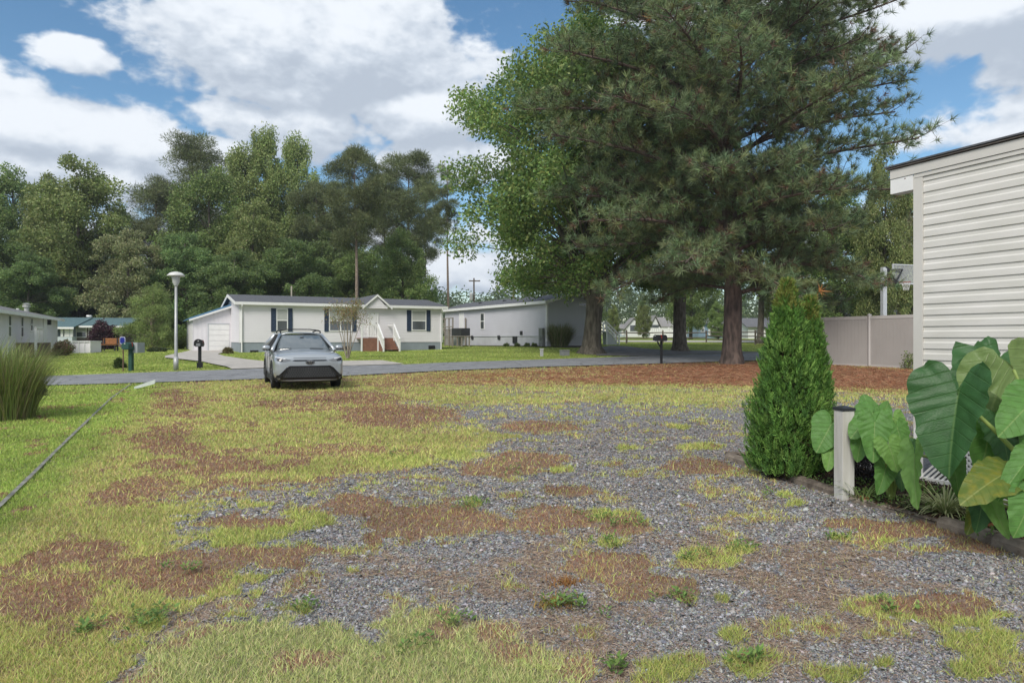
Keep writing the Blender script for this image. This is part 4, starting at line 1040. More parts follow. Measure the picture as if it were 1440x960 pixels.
rf = MB(); rf.add([(-.32,-.06,zlow+.148),(LS,-.06,zlow+.148),(LS,DS+.2,zlow+.45),(-.32,DS+.2,zlow+.45),(-.32,-.06,zlow+.165),(LS,-.06,zlow+.165),(LS,DS+.2,zlow+.467),(-.32,DS+.2,zlow+.467)],
                  [(0,3,2,1),(4,5,6,7),(0,1,5,4),(1,2,6,5),(2,3,7,6),(3,0,4,7)]); rf.build("roof", shingle, sh)
# white lattice skirting between posts
lt = MB(); zt2 = zb_ - .02
lt.box(0, LS, -.03, .0, zt2-.07, zt2); lt.box(0, LS, -.03, .0, .0, .07)
for q in range(4): lt.box(q*1.08, q*1.08+.08, -.035, .0, 0, zt2)
n_ = 60
for q in range(-10, 64):
    x_ = q*.055; a = (x_, 0); h_ = zt2
    for s_, yv in ((1, -.012), (-1, -.018)):
        xa, xb = (x_, x_+h_) if s_ > 0 else (x_+h_, x_)
        if min(xa, xb) < 0 or max(xa, xb) > LS: continue
        lt.bar((xa, yv, .0), (xb, yv, h_), .004, .02)
lt.build("lattice_skirting", white_pt, sh)
MB().box(.05, LS-.05, .25, DS, -.05, zb_-.01).build("foundation", mat("dim_block", (.16,.155,.15), .9), sh)
# white downspout elbow + utility pipe by the wall
dp = MB().box(1.05, 1.13, -.11, -.035, .0, .60).box(1.05, 1.13, -.32, -.11, .0, .07); dp.build("downspout", white_pt, sh)

# ---- tan vinyl privacy fence
fence_m = mat("taupe_vinyl", (.40,.375,.355), .55, .06, 1.2)
fence_l = mat("taupe_vinyl_rail", (.50,.475,.455), .5, .05, 1.2)
def fence_run(p0, p1, hz, root, end_post=True):
    p0 = Vector(p0); p1 = Vector(p1); L_f = (p1-p0).length; dx = (p1-p0).normalized(); 
    pn = MB(); n_b = int(L_f/.17); nr = Vector((-dx.y, dx.x, 0))
    for k in range(n_b):
        a = p0 + dx*(L_f*k/n_b + .008); b2 = p0 + dx*(L_f*(k+1)/n_b - .008)
        o_ = nr*.011; z0_, z1_ = .12, hz-.12
        pn.add([a-o_+Vector((0,0,z0_)), b2-o_+Vector((0,0,z0_)), b2+o_+Vector((0,0,z0_)), a+o_+Vector((0,0,z0_)), a-o_+Vector((0,0,z1_)), b2-o_+Vector((0,0,z1_)), b2+o_+Vector((0,0,z1_)), a+o_+Vector((0,0,z1_))],
               [(0,3,2,1),(4,5,6,7),(0,1,5,4),(1,2,6,5),(2,3,7,6),(3,0,4,7)])
    pn.bar(p0+Vector((0,0,hz*.5)), p1+Vector((0,0,hz*.5)), .008, hz-.26)
    pn.build("panel", fence_m, root)
    for z_r in (hz-.06, .07): MB().bar(p0+Vector((0,0,z_r)), p1+Vector((0,0,z_r)), .05, .14).build("rail", fence_l, root)
def fence_post(p, hz, root):
    pm = MB().box(-.064, .064, -.064, .064, -.3, hz+.04); pm.box(-.075,.075,-.075,.075,hz+.04,hz+.065)
    pm.add([(-.07,-.07,hz+.066),(.07,-.07,hz+.066),(.07,.07,hz+.066),(-.07,.07,hz+.066),(0,0,hz+.12)], [(0,1,4),(1,2,4),(2,3,4),(3,0,4)])
    pm.build("post", fence_l, root, loc=p)
FP = [G(1150, 511), G(1222.5, 515.3), G(1282, 518.5)]
FP[0] = Vector((14.6, 33.6, 0)); 
fz = tz(FP[1].x, FP[1].y); FO = Vector((FP[1].x, FP[1].y, fz - .05))
pf = T("privacy_fence", "tall taupe vinyl privacy fence between the pine and the shed", "fence", FO)
hz = CH - (444.5-HOR)/F*FO.y - FO.z
Q = [Vector((p.x-FO.x, p.y-FO.y, 0)) for p in FP]; ext = (Q[2]-Q[1]).normalized()
fence_run(Q[1], Q[1] + ext*2.44, hz, pf); fence_run(Q[1]+ext*2.44, Q[1] + ext*4.88, hz, pf)
fence_run(Q[0], Q[1], hz, pf); e2x = (Q[0]-Q[1]).normalized(); 
for p in (Q[0], Q[1], Q[1]+ext*2.44, Q[1]+ext*4.88): fence_post(p, hz, pf)

# ---- basketball hoop behind the fence
hb = P2(1243.5, 37); hb.z = tz(hb.x, hb.y)
ho = T("basketball_hoop", "basketball hoop on a pale post with clear backboard behind the privacy fence", "basketball hoop", hb, R(18))
zt = CH-(376-HOR)/F*37 - hb.z
pale = mat("pale_post_paint", (.62,.65,.68), .4, .08, 3)
MB().box(-.17, .0, -.1, .1, 0, zt).box(-.0, .12, -.07, .07, 0, zt-.05).build("pole", pale, ho, bevel=.01)
zc = zt - .45; bx = .75
ar = MB()
for yv in (-.28, .28):
    ar.bar((.1, 0, zc+.35), (bx, yv, zc+.22), .05); ar.bar((.1, 0, zc-.25), (bx, yv, zc-.42), .05); ar.bar((.1, 0, zc+.3), (bx, yv, zc-.4), .04)
ar.build("bracket", dark, ho)
glassb = bpy.data.materials.new("clear_backboard"); t4, N4, L4 = nt(glassb); o4 = N4.new('ShaderNodeOutputMaterial'); g4 = N4.new('ShaderNodeBsdfPrincipled'); tr4 = N4.new('ShaderNodeBsdfTransparent'); mx4 = N4.new('ShaderNodeMixShader')
g4.inputs['Base Color'].default_value = (.8,.82,.85,1); g4.inputs['Roughness'].default_value = .1; mx4.inputs[0].default_value = .22
L4.new(tr4.outputs[0], mx4.inputs[1]); L4.new(g4.outputs[0], mx4.inputs[2]); L4.new(mx4.outputs[0], o4.inputs[0])
bbw = .9
bbd = T("b", "", ""); bpy.data.objects.remove(bbd)
bd = MB().box(bx+.0, bx+.9+bbw, .12, .13, zc-.35, zc+.62).build("backboard", glassb, ho)
fr = MB(); fr.box(bx-.06, bx, .1, .15, zc-.41, zc+.68).box(bx, bx+.9+bbw, .1, .15, zc+.62, zc+.68).box(bx, bx+.9+bbw, .1, .15, zc-.41, zc-.35); fr.build("backboard_frame", pale, bd)
tri = MB(); A_, B_, C_ = (.35,.02,zc+.35), (1.3,.02,zc+.38), (.82,.02,zc-.32)
for a, b_ in ((A_,B_), (B_,C_), (A_,C_), ((.12,0,zc+.5),A_), ((.12,0,zc-.38),C_), ((.12,0,zc-.1),C_)): tri.bar(a, b_, .06)
tri.box(.72,.94,-.06,.08,zc-.42,zc-.26); tri.build("brace", dark, ho)
rimc = Vector((1.25,-.25,zc-.34)); rim = MB(); rim.tube([rimc+Vector((.23*math.cos(a), .23*math.sin(a), 0)) for a in np.linspace(0, 2*math.pi, 21)], .012, 6, cap=False)
rim.bar((.94,-.05,zc-.34), (1.06,-.15,zc-.34), .05); rm = rim.build("rim", mat("red_rim", (.45,.05,.035), .4), ho)
net = MB()
for k in range(12):
    a = 2*math.pi*k/12
    for s_ in (1,-1):
        pts = [rimc+Vector((r2_*math.cos(a+s_*q*.13), r2_*math.sin(a+s_*q*.13), -.11*q)) for q, r2_ in enumerate((.22,.2,.17,.14,.13))]
        net.tube(pts, .006, 3, cap=False)
net.build("net", white_pt, rm)

# ---- split rail fence across the road
def ground_at(px, Y): 
    p = P2(px, Y); p.z = tz(p.x, p.y); return p
rail_m = mat("split_rail_wood", (.20,.165,.13), .9, .35, 4, .4, 20)
rp = [ground_at(px_, Y_) for px_, Y_ in ((866,57), (881,60), (905,70), (932,73), (958,76), (993,80), (1025,76), (1062,62), (1068,66), (1100,58), (1140,52))]
rp = [ground_at(px_, Y_) for px_, Y_ in ((866,66), (881,63), (932,66), (993,70), (1062,58), (1090,54), (1125,50), (1160,47))]
srf = T("split_rail_fence", "weathered grey split rail fence crossing the lawn behind the tree trunks", "fence", rp[0])
for i, p in enumerate(rp):
    q = p - rp[0]
    MB().tube([q+Vector((0,0,-.3)), q+Vector((.02,0,.6)), q+Vector((0,0,1.25))], [.09,.085,.075], 6).build("post", rail_m, srf)
    if i:
        a = rp[i-1]-rp[0]
        for hz_ in ((.35,.7,1.05) if i > 3 else (.5,1.0)):
            MB().tube([a+Vector((0,0,hz_)), a.lerp(q,.5)+Vector((0,0,hz_-.03)), q+Vector((0,0,hz_+.02))], [.055,.06,.05], 5).build("rail", rail_m, srf)

# ---- far houses to the right
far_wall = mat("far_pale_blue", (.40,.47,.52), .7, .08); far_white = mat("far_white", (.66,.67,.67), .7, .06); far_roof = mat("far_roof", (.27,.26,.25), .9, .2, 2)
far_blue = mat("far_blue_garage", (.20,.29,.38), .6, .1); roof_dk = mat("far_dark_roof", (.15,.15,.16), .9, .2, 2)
def far_house(name, label, Y, px0, px1, pyb, pye, pyr, wallm, roofm, gable_x=None, windows=(), doors=(), ang=0, garage=()):
    O = P2(px0, Y); O.z = CH-(pyb-HOR)/F*Y
    h = T(name, label, "house", O, ang); s = Y/F
    L_h = (px1-px0)*s; e = (pyb-pye)*s; r = (pyb-pyr)*s; dep = 9
    MB().box(0, L_h, 0, dep, -1.5, e).build("wall", wallm, h)
    rf = MB()
    roofslab(rf, -.4, L_h+.4, -.5, dep/2, e, r, .15); roofslab(rf, -.4, L_h+.4, dep+.5, dep/2+.01, e, r, .15)
    ro = rf.build("roof", roofm, h)
    for s_e in (0, L_h-.06): MB().prismx([(0, e), (dep, e), (dep/2, r-.12)], s_e, s_e+.06).build("gable_end", wallm, h)
    if gable_x:
        for (g0_, g1_, gp_) in gable_x:
            a, b2 = (g0_-px0)*s, (g1_-px0)*s; gpz = (pyb-gp_)*s
            gg = MB().prism([(a, -1), (b2, -1), (b2, e-.1), ((a+b2)/2, gpz-.2), (a, e-.1)], -1.6, .1); go_ = gg.build("front_gable", far_white, h)
            gr_m = MB(); m_x = (a+b2)/2
            for sgn, ex in ((-1, a-.4), (1, b2+.4)): gr_m.prism([(ex, e-.35), (m_x, gpz), (m_x, gpz+.18), (ex, e-.12)], -2.0, dep/2-.6)
            gr_m.build("gable_roof", roofm, go_)
            MB().box(m_x-.8, m_x+.8, -1.64, -1.601, .9, 2.2).build("pane", win_g, go_)
    for (x0, y0, x1, y1) in windows:
        window(h, (x0-px0)*s, (x1-px0)*s, (pyb-y1)*s, (pyb-y0)*s, y=-.03, split=.6)
    for (x0, y0, x1, y1) in doors: MB().box((x0-px0)*s, (x1-px0)*s, -.08, -.01, (pyb-y1)*s, (pyb-y0)*s).build("door", white_pt, h)
    for (x0, y0, x1, y1) in garage:
        gm_ = MB(); a, b2, z0_, z1_ = (x0-px0)*s, (x1-px0)*s, (pyb-y1)*s, (pyb-y0)*s
        for q in range(4): gm_.box(a, b2, -.1, -.02, z0_+(z1_-z0_)*q/4, z0_+(z1_-z0_)*(q+1)/4-.05)
        gm_.build("garage_door", white_pt, h)
    return h
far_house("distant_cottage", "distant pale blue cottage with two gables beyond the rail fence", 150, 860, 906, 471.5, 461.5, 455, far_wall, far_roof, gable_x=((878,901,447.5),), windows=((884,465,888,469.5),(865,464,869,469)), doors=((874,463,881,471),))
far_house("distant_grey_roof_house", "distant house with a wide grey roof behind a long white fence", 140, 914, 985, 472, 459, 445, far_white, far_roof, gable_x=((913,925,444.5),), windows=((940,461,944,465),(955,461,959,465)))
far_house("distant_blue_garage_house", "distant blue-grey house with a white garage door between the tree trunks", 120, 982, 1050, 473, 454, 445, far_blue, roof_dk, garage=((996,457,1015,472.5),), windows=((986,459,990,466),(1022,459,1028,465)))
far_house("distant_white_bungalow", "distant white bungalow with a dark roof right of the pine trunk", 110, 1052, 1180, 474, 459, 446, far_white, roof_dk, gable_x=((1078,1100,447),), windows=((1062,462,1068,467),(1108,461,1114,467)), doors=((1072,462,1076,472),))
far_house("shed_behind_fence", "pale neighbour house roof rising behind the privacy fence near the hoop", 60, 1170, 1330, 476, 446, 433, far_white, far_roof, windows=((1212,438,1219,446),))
# long white fence in the distance
a = P2(914, 128); b_ = P2(993, 128); a.z = tz(a.x, a.y)
wf = T("distant_white_fence", "long solid white fence in front of the distant grey-roofed house", "fence", a)
Lw = b_.x-a.x; mb_ = MB()
for k in range(26): mb_.box(Lw*k/26+.02, Lw*(k+1)/26-.02, -.03, .03, -.4, 1.75)
mb_.build("panel", white_pt, wf); MB().box(0, Lw, -.06, .06, 1.752, 1.85).build("rail", white_pt, wf)
for k in range(7): MB().box(Lw*k/6-.1, Lw*k/6+.1, -.1, .1, -.4, 2.0).build("post", white_pt, wf)
# ================================================================== street furniture
galv = mat("galvanised_pole", (.42,.43,.43), .45, .12, 6, metal=.3)
lp = G(247.5, 520.5); s_ = lp.y/F
la = T("street_lamp", "grey street lamp with a flat round head standing at the road edge by the driveway", "street lamp", lp)
H_ = (520.5-382)*s_
MB().tube([(0,0,-.2),(0,0,.5),(0,0,H_-.55)], [.065,.06,.045], 12).build("pole", galv, la, smooth=True)
MB().tube([(0,0,0),(0,0,.5)], [.09,.085], 12).build("base", galv, la, smooth=True)
hd = MB().lathe([(.05,H_-.55),(.07,H_-.5),(.12,H_-.4),(.15,H_-.2),(.14,H_-.16)], n=20).build("lens", mat("frosted_lens", (.55,.56,.54), .3), la, smooth=True)
MB().lathe([(.30,H_-.17),(.31,H_-.14),(.27,H_-.10),(.2,H_-.04),(.05,H_)], n=24).build("lamp_cap", mat("pale_cap", (.62,.62,.6), .4), la, smooth=True)

def mailbox_body(w, l, h):
    pr = [(-w/2, 0), (w/2, 0)] + [(w/2*math.cos(a), h-w/2+w/2*math.sin(a)) for a in np.linspace(0, math.pi, 10)]
    return pr
def mailbox(label, loc, rz, postc, boxc, Ht, arch=False, brace=False, thick=.10, name="mailbox", w=.2, scale=1.0):
    m_ = T(name, label, "mailbox", loc, rz)
    h = .24*scale; w *= scale; l = .5*scale
    MB().box(-thick/2, thick/2, -thick/2, thick/2, -.2, Ht-h-.03).build("post", postc, m_, bevel=.006)
    bz = Ht - h
    arm = MB().box(-w*.45, w*.45, -l*.5, l*.35, bz-.03, bz-.002)
    if brace: arm.bar((0, -.05, bz-.32), (0, -l*.42, bz-.05), .05)
    arm.build("support", postc, m_)
    b = MB().prism([(x, z+bz) for x, z in mailbox_body(w, l, h)], -l*.6, l*.4); bo = b.build("box", boxc, m_, bevel=.004)
    MB().prism([(x*1.05, z*1.03+bz-.003) for x, z in mailbox_body(w, l, h)], -l*.6-.02, -l*.6-.002).build("door", boxc, bo)
    MB().box(-.02, .02, -l*.6-.04, -l*.6-.02, bz+h*.75, bz+h*.85).build("latch", white_pt, bo)
    fl = MB().box(w/2+.004, w/2+.012, -l*.25, -l*.2, bz+h*.35, bz+h*.95).box(w/2+.004, w/2+.012, -l*.35, -l*.2, bz+h*.8, bz+h*.97)
    fl.build("flag", mat("flag_red", (.4,.04,.03), .5), bo)
    return m_
black_p = mat("black_plastic", (.02,.021,.023), .45, .2, 8); green_p = mat("dark_green_plastic", (.025,.075,.06), .5, .15, 6)
p = G(281, 517.5); s_ = p.y/F
m1 = mailbox("black arched mailbox on a thick black post left of the driveway", p, R(15), black_p, black_p, (517.5-477.5)*s_, thick=.11, w=.27)
m1o = MB().box(-.1,.1,-.08,.08,-.05,.22); m1o.build("base", black_p, m1)
MB().prism([(x*1.18, z*1.12 + (517.5-477.5)*s_-.24) for x, z in mailbox_body(.27,.5,.24)], -.335, -.325).build("face_plate", black_p, m1)
MB().box(-.075,.075,-.35,-.338,(517.5-486.5)*s_,(517.5-482.5)*s_).build("number_plate", mat("plate_grey", (.22,.23,.24), .5), m1)
p = G(184.3, 521.8); s_ = p.y/F
m2 = mailbox("dark green mailbox on a thick green post beside the blue sign", p, R(-8), green_p, green_p, (521.8-481)*s_, thick=.13, w=.27)
MB().box(.03, .25, .0, .4, (521.8-496)*s_, (521.8-481.5)*s_).build("paper_box", mat("grey_box", (.34,.37,.37), .5), m2)
p = G(930, 511.6); s_ = p.y/F
m3 = mailbox("black mailbox on a slim braced post on the near verge left of the big pine", p, R(-62), black_p, black_p, (511.6-470.5)*s_, brace=True, thick=.09, w=.30, scale=1.15)
# blue sign on a stick
p = G(173, 522); s_ = p.y/F
bs_ = T("blue_sign", "small blue round-cornered sign on a thin brown stake by the green mailbox", "sign", p, R(-4))
MB().tube([(0,0,-.2),(.01,0,.5),(0,0,(522-478)*s_)], .022, 7).build("stake", mat("brown_stake", (.17,.11,.075), .8), bs_)
sgm = MB(); pr = [(math.copysign(abs(math.cos(a))**.5, math.cos(a))*.105, (522-478.5)*s_ + math.copysign(abs(math.sin(a))**.5, math.sin(a))*.13) for a in np.linspace(0, 2*math.pi, 24, endpoint=False)]
sg = sgm.prism(pr, -.035, -.02).build("panel", mat("white_rim", (.45,.48,.6), .5), bs_)
pr2 = [(x*.82, (522-478.5)*s_ + (z-(522-478.5)*s_)*.82) for x, z in pr]
MB().prism(pr2, -.042, -.036).build("blue_face", mat("deep_blue", (.012,.02,.22), .4), sg)
MB().box(-.09,.09,-.04,.02,(522-488.5)*s_,(522-484.5)*s_).build("bracket", mat("brown_bracket", (.14,.10,.08), .8), bs_)

# white piece lying at the end of the edging
p = G(203, 546.5)
wp = T("splash_block", "pale grey-green plastic trough lying tilted at the end of the edging strip", "splash block", p, R(24))
prf = [(-.13,.0),(-.11,.09),(-.09,.09),(-.08,.02),(.08,.02),(.09,.09),(.11,.09),(.13,.0)]
mb_ = MB(); vs = []
for (x_, k) in ((-.24,.7), (.0,.95), (.26,1.15)): vs += [(x_, a*k, b*k + (x_+.24)*.28) for a, b in prf]
fs = []
for i in range(2):
    for j in range(8):
        fs.append((i*8+j, i*8+(j+1)%8, (i+1)*8+(j+1)%8, (i+1)*8+j))
fs += [tuple(range(7,-1,-1)), tuple(range(16,24))]
mb_.add(vs, fs).build("trough", mat("pale_plastic", (.50,.55,.50), .5, .12, 8), wp)

# utility box and pipe marker by the maple
for (px_, py_, w_, h_, nm, lb, ct, c_) in ((794, 500, 12, 8, "utility_box", "low grey utility box on the grass left of the maple trunk", "utility box", (.20,.21,.215)), (761.8, 500.8, 4.3, 11, "utility_pedestal", "slim pale utility pedestal standing in the grass before the grey house", "utility pedestal", (.42,.43,.43))):
    p = G(px_, py_); s_ = p.y/F
    u_ = T(nm, lb, ct, p, R(20)); mm = mat(nm+"_m", c_, .6, .15, 5)
    MB().box(-w_/2*s_, w_/2*s_, -w_/3*s_, w_/3*s_, -.1, h_*s_*.85).build("body", mm, u_, bevel=.02)
    MB().box(-w_/2*s_-.02, w_/2*s_+.02, -w_/3*s_-.02, w_/3*s_+.02, h_*s_*.85+.003, h_*s_).build("lid", mat(nm+"_lid", tuple(c*1.25 for c in c_), .5), u_, bevel=.015)

# utility poles
pole_m = mat("utility_pole_wood", (.13,.105,.085), .9, .3, 3, .3)
p = P2(666.5, 120); p.z = tz(p.x, p.y)
up = T("utility_pole", "distant wooden utility pole with crossarm and transformer between the two houses", "utility pole", p)
zt = CH-(391-HOR)/F*120 - p.z
MB().tube([(0,0,-1),(0,0,zt)], [.2,.13], 8).build("pole", pole_m, up)
MB().box(-.9, 1.1, -.09, .09, zt-.6, zt-.4).build("crossarm", pole_m, up)
MB().lathe([(.28,zt-3.9),(.3,zt-3.8),(.3,zt-2.8),(.2,zt-2.6)], c=(-.45,-.3,0), n=12).build("transformer", galv, up)
for x_ in (-.75,.0,.95): MB().lathe([(.05,zt-.4),(.07,zt-.3),(.03,zt-.2)], c=(x_,0,0), n=6).build("insulator", white_pt, up)
p = P2(410, 62); p.z = tz(p.x, p.y)
up2 = T("flue_pole", "slender pale pole rising behind the roof of the white house", "pole", p)
MB().tube([(0,0,0),(0,0,CH-(402-HOR)/F*62-p.z)], .07, 8).build("shaft", mat("pale_pole", (.42,.38,.33), .7), up2)

# white post with black cap by the planting bed
p = G(1187, 700); s_ = p.y/F; Hp = (700-571.5)*s_; hw_ = 10.4*s_
wpst = T("white_post", "chalky white square post with a dark cap at the corner of the planting bed", "post", p, R(12))
worn = mat("worn_white_paint", (.66,.65,.62), .75, .2, 5, .35, 25, col2=(.42,.40,.36), aniso=(1,1,.12))
MB().box(-hw_*.9, hw_*.9, -hw_*.9, hw_*.9, -.1, Hp-.035).build("shaft", worn, wpst, bevel=.004)
MB().box(-hw_, hw_, -hw_, hw_, Hp-.033, Hp-.008).add([(-hw_,-hw_,Hp-.008),(hw_,-hw_,Hp-.008),(hw_,hw_,Hp-.008),(-hw_,hw_,Hp-.008),(0,0,Hp+.012)], [(0,1,4),(1,2,4),(2,3,4),(3,0,4)]).build("cap", mat("dark_cap", (.03,.033,.04), .4), wpst)
MB().box(hw_*.0, hw_*.12, -hw_*.9-.002, -hw_*.9+.001, .05, .085).build("slot", dark, wpst)

# landscape timbers round the bed
timber_m = mat("old_timber", (.24,.20,.16), .9, .5, 3, .5, 30, col2=(.10,.08,.065), aniso=(3,3,3))
def timber(a, b, label, h=.08, w=.10, n=8):
    a = Vector(a); b = Vector(b); o_ = a.copy()
    d = (b-a); L_ = d.length; an = math.atan2(d.y, d.x)
    mb_ = MB(); pts = []; rr_t = random.Random(int(L_*1000))
    ring = []
    for i in range(n+1):
        x_ = L_*i/n; wob = rr_t.uniform(-.006,.006)
        for (yy_, zz_) in ((-w/2,0),(w/2,0),(w/2,h*.65),(w*.3,h),(-w*.3,h),(-w/2,h*.65)):
            ring.append((x_, yy_+wob+rr_t.uniform(-.003,.003), zz_-.015+rr_t.uniform(-.004,.004)+(tz(a.x+d.x*i/n, a.y+d.y*i/n)-a.z)))
    fs = [(i*6+j, (i+1)*6+j, (i+1)*6+(j+1)%6, i*6+(j+1)%6) for i in range(n) for j in range(6)] + [tuple(range(6)), tuple(range(n*6+5, n*6-1, -1))]
    mb_.add(ring, fs); o = mb_.build("landscape_timber", timber_m, None); o.location = o_; o.rotation_euler = (0,0,an)
    props(o, label, "timber", "weathered timbers edging the planting bed"); return o
tp = [G(1027,643), G(1077,655), G(1176,692)]
timber(G(1024,644), G(1098,668), "short grey timber at the left front corner of the bed by the evergreen")
timber(G(1099,669), G(1178,696), "grey timber running from the evergreen base to the white post")
timber(G(1080,641), G(1022,643), "grey timber closing the back of the bed behind the evergreen")
timber(G(1200,703), G(1322,737), "timber half sunk in gravel between the white post and the striped grass plant", h=.055)
timber(G(1325,741), G(1402,764), "thick dark timber under the striped grass plant", h=.10, w=.12)
timber(G(1403,766), G(1500,796), "dark timber at the right edge under the biggest leaves", h=.10, w=.12)
bed_m = mat("bed_soil", (.045,.032,.024), .95, .6, 14, 1.0, 30)
bedp = [G(1030,642), G(1100,670), G(1178,696), G(1200,705), G(1325,741), G(1402,765), G(1500,797), Vector((5.6,3.4,0)), Vector((4.9,5.4,0)), Vector((4.15,7.2,0)), Vector((3.4,8.5,0))]
o = sheet("bed_soil", bedp, bed_m, .028, .3, world=True); props(o, "dark mulched soil of the planting bed", "soil", kind="structure")

# ================================================================== car
car_p = mat("silver_car_paint", (.40,.43,.455), .33, .02, 2, metal=.55, spec=.5, coat=.8)
car_b = mat("black_car_trim", (.018,.019,.02), .5, .15, 10); gloss_b = mat("gloss_black", (.01,.01,.012), .15, .1, 10, spec=.6)
car_g = glass_mat("car_glass", (.03,.04,.045), .03); tyre_m = mat("tyre_rubber", (.018,.018,.018), .9, .2, 20, .3, 60); rim_m = mat("alloy", (.45,.46,.47), .3, .1, 10, metal=.8)
THC = R(23.5)
fx = Vector((math.sin(THC), -math.cos(THC), 0))
faxle = Vector((-5.72, 18.95, 0)); cc_ = faxle - fx*1.32
car = T("parked_car", "silver compact crossover parked on the browned grass facing the viewer", "car", (cc_.x, cc_.y, tz(cc_.x, cc_.y)+.0), THC)
st_s = [ # y, half width, bottom, shoulder z, top z
 (-2.235,.66,.32,.68,.78),(-2.22,.80,.26,.72,.87),(-2.15,.87,.22,.78,.945),(-1.98,.905,.21,.83,.995),(-1.65,.912,.21,.86,1.03),(-1.32,.912,.21,.88,1.05),(-1.0,.90,.21,.90,1.07),(-.78,.90,.21,.91,1.085),
 (-.3,.905,.21,.93,1.09),(.4,.905,.21,.95,1.10),(1.0,.91,.21,.96,1.12),(1.6,.91,.24,.98,1.14),(2.0,.88,.27,.99,1.14),(2.16,.82,.30,.97,1.10),(2.22,.70,.34,.9,1.0)]
vs = []; K = 10
for (y_, w_, b_, s__, t__) in st_s:
    half = [(0, b_), (w_*.80, b_), (w_*.96, b_+.08), (w_*1.0, b_+.26), (w_*.985, (b_+.26+s__)/2), (w_*1.0, s__-.04), (w_*.955, s__+(t__-s__)*.38), (w_*.80, s__+(t__-s__)*.80), (w_*.45, t__-.005), (0, t__+.012)]
    vs.append(half)
V = []; Fc = []
ring = 2*K-2
for i, half in enumerate(vs):
    y_ = st_s[i][0]
    for (x_, z_) in half: V.append((x_, y_, z_))
    for (x_, z_) in half[-2:0:-1]: V.append((-x_, y_, z_))
for i in range(len(vs)-1):
    for j in range(ring):
        Fc.append((i*ring+j, i*ring+(j+1)%ring, (i+1)*ring+(j+1)%ring, (i+1)*ring+j))
Fc += [tuple(range(ring-1,-1,-1)), tuple((len(vs)-1)*ring+j for j in range(ring))]
me = bpy.data.meshes.new("body"); me.from_pydata(V, [], Fc); me.update()
tmp = bpy.data.objects.new("body_tmp", me); COL.objects.link(tmp)
md = tmp.modifiers.new("s", 'SUBSURF'); md.levels = 2; md.render_levels = 2
cut = MB()
for y_ in (-1.32, 1.32):
    for sx in (-1, 1):
        prf = [(y_+.385*math.cos(a), .35+.385*math.sin(a)) for a in np.linspace(0, 2*math.pi, 32, endpoint=False)]
        cut.prismx(prf, *( (.60, 1.2) if sx > 0 else (-1.2, -.60)))
cto = cut.build("cut_tmp", None)
bm_ = tmp.modifiers.new("b", 'BOOLEAN'); bm_.operation = 'DIFFERENCE'; bm_.object = cto; bm_.solver = 'EXACT'
dg = bpy.context.evaluated_depsgraph_get(); ev = tmp.evaluated_get(dg); bme = bpy.data.meshes.new_from_object(ev)
bpy.data.objects.remove(tmp); bpy.data.objects.remove(cto)
bme.materials.clear()
bme.polygons.foreach_set("material_index", [0]*len(bme.polygons))
body = link_mesh("body", bme, car_p, car, smooth=True)
bvh = BVHTree.FromPolygons([v.co.copy() for v in bme.vertices], [tuple(p.vertices) for p in bme.polygons])
def patch(name, poly, m_, parent, off=.008, step=.03, thick=0.0):
    """panel that follows the nose of the body: outline in x,z, pressed onto the surface from the front"""
    bm2 = bmesh.new(); vv = [bm2.verts.new((x_, 0, z_)) for x_, z_ in poly]
    ee = [bm2.edges.new((vv[i], vv[(i+1) % len(vv)])) for i in range(len(vv))]
    bmesh.ops.triangle_fill(bm2, edges=ee, use_beauty=True)
    for ax_, lo, hi in ((0, min(p[0] for p in poly), max(p[0] for p in poly)), (2, min(p[1] for p in poly), max(p[1] for p in poly))):
        for k in np.arange(lo+step, hi, step):
            co_ = [0,0,0]; no_ = [0,0,0]; co_[ax_] = float(k); no_[ax_] = 1
            bmesh.ops.bisect_plane(bm2, geom=bm2.verts[:]+bm2.edges[:]+bm2.faces[:], plane_co=co_, plane_no=no_)
    for v in bm2.verts:
        hit = bvh.ray_cast(Vector((v.co.x, -4, v.co.z)), Vector((0,1,0)))[0]
        if hit is None:
            near = bvh.find_nearest(Vector((v.co.x, -2.0, v.co.z)))[0]; hit = near
        v.co.y = hit.y - off
    for f in bm2.faces:
        if f.normal.y > 0: f.normal_flip()
    me_ = bpy.data.meshes.new(name); bm2.to_mesh(me_); bm2.free()
    o_ = link_mesh(name, me_, m_, parent, smooth=True)
    if thick:
        sm = o_.modifiers.new("s", 'SOLIDIFY'); sm.thickness = thick; sm.offset = -1
    return o_
def sym(pts): return pts[1:-1] + [(-x_, z_) for x_, z_ in reversed(pts[1:-1])]
gs = patch("grille_surround", sym([(0,.645),(.52,.645),(.60,.60),(.79,.40),(.80,.27),(0,.27)]), gloss_b, car, .012, thick=.02)
gril = patch("grille", sym([(0,.60),(.48,.60),(.55,.56),(.70,.40),(.66,.33),(0,.33)]), car_b, gs, .026)
ms = MB()
for k in range(-15, 16):
    for zz_ in (.37,.42,.47,.52,.57):
        x_ = k*.043 + (.02 if int(zz_*100) % 10 == 7 else 0)
        if abs(x_) > .64 - (zz_-.37)*.75: continue
        hit = bvh.ray_cast(Vector((x_, -4, zz_)), Vector((0,1,0)))[0]
        if hit: ms.box(x_-.012, x_+.012, hit.y-.036, hit.y-.024, zz_-.017, zz_+.017)
ms.build("mesh_insert", mat("grille_grey_plastic", (.075,.078,.08), .5), gs)
patch("skid_plate", sym([(0,.265),(.72,.265),(.66,.235),(0,.232)]), mat("silver_plastic", (.33,.34,.35), .4), car, .02, thick=.03)
patch("upper_trim_bar", sym([(0,.80),(.40,.80),(.46,.775),(.36,.765),(0,.765)]), gloss_b, car, .01)
eb = patch("badge", [(.115*math.cos(a), .735+.062*math.sin(a)) for a in np.linspace(0, 2*math.pi, 24, endpoint=False)], gloss_b, car, .016)
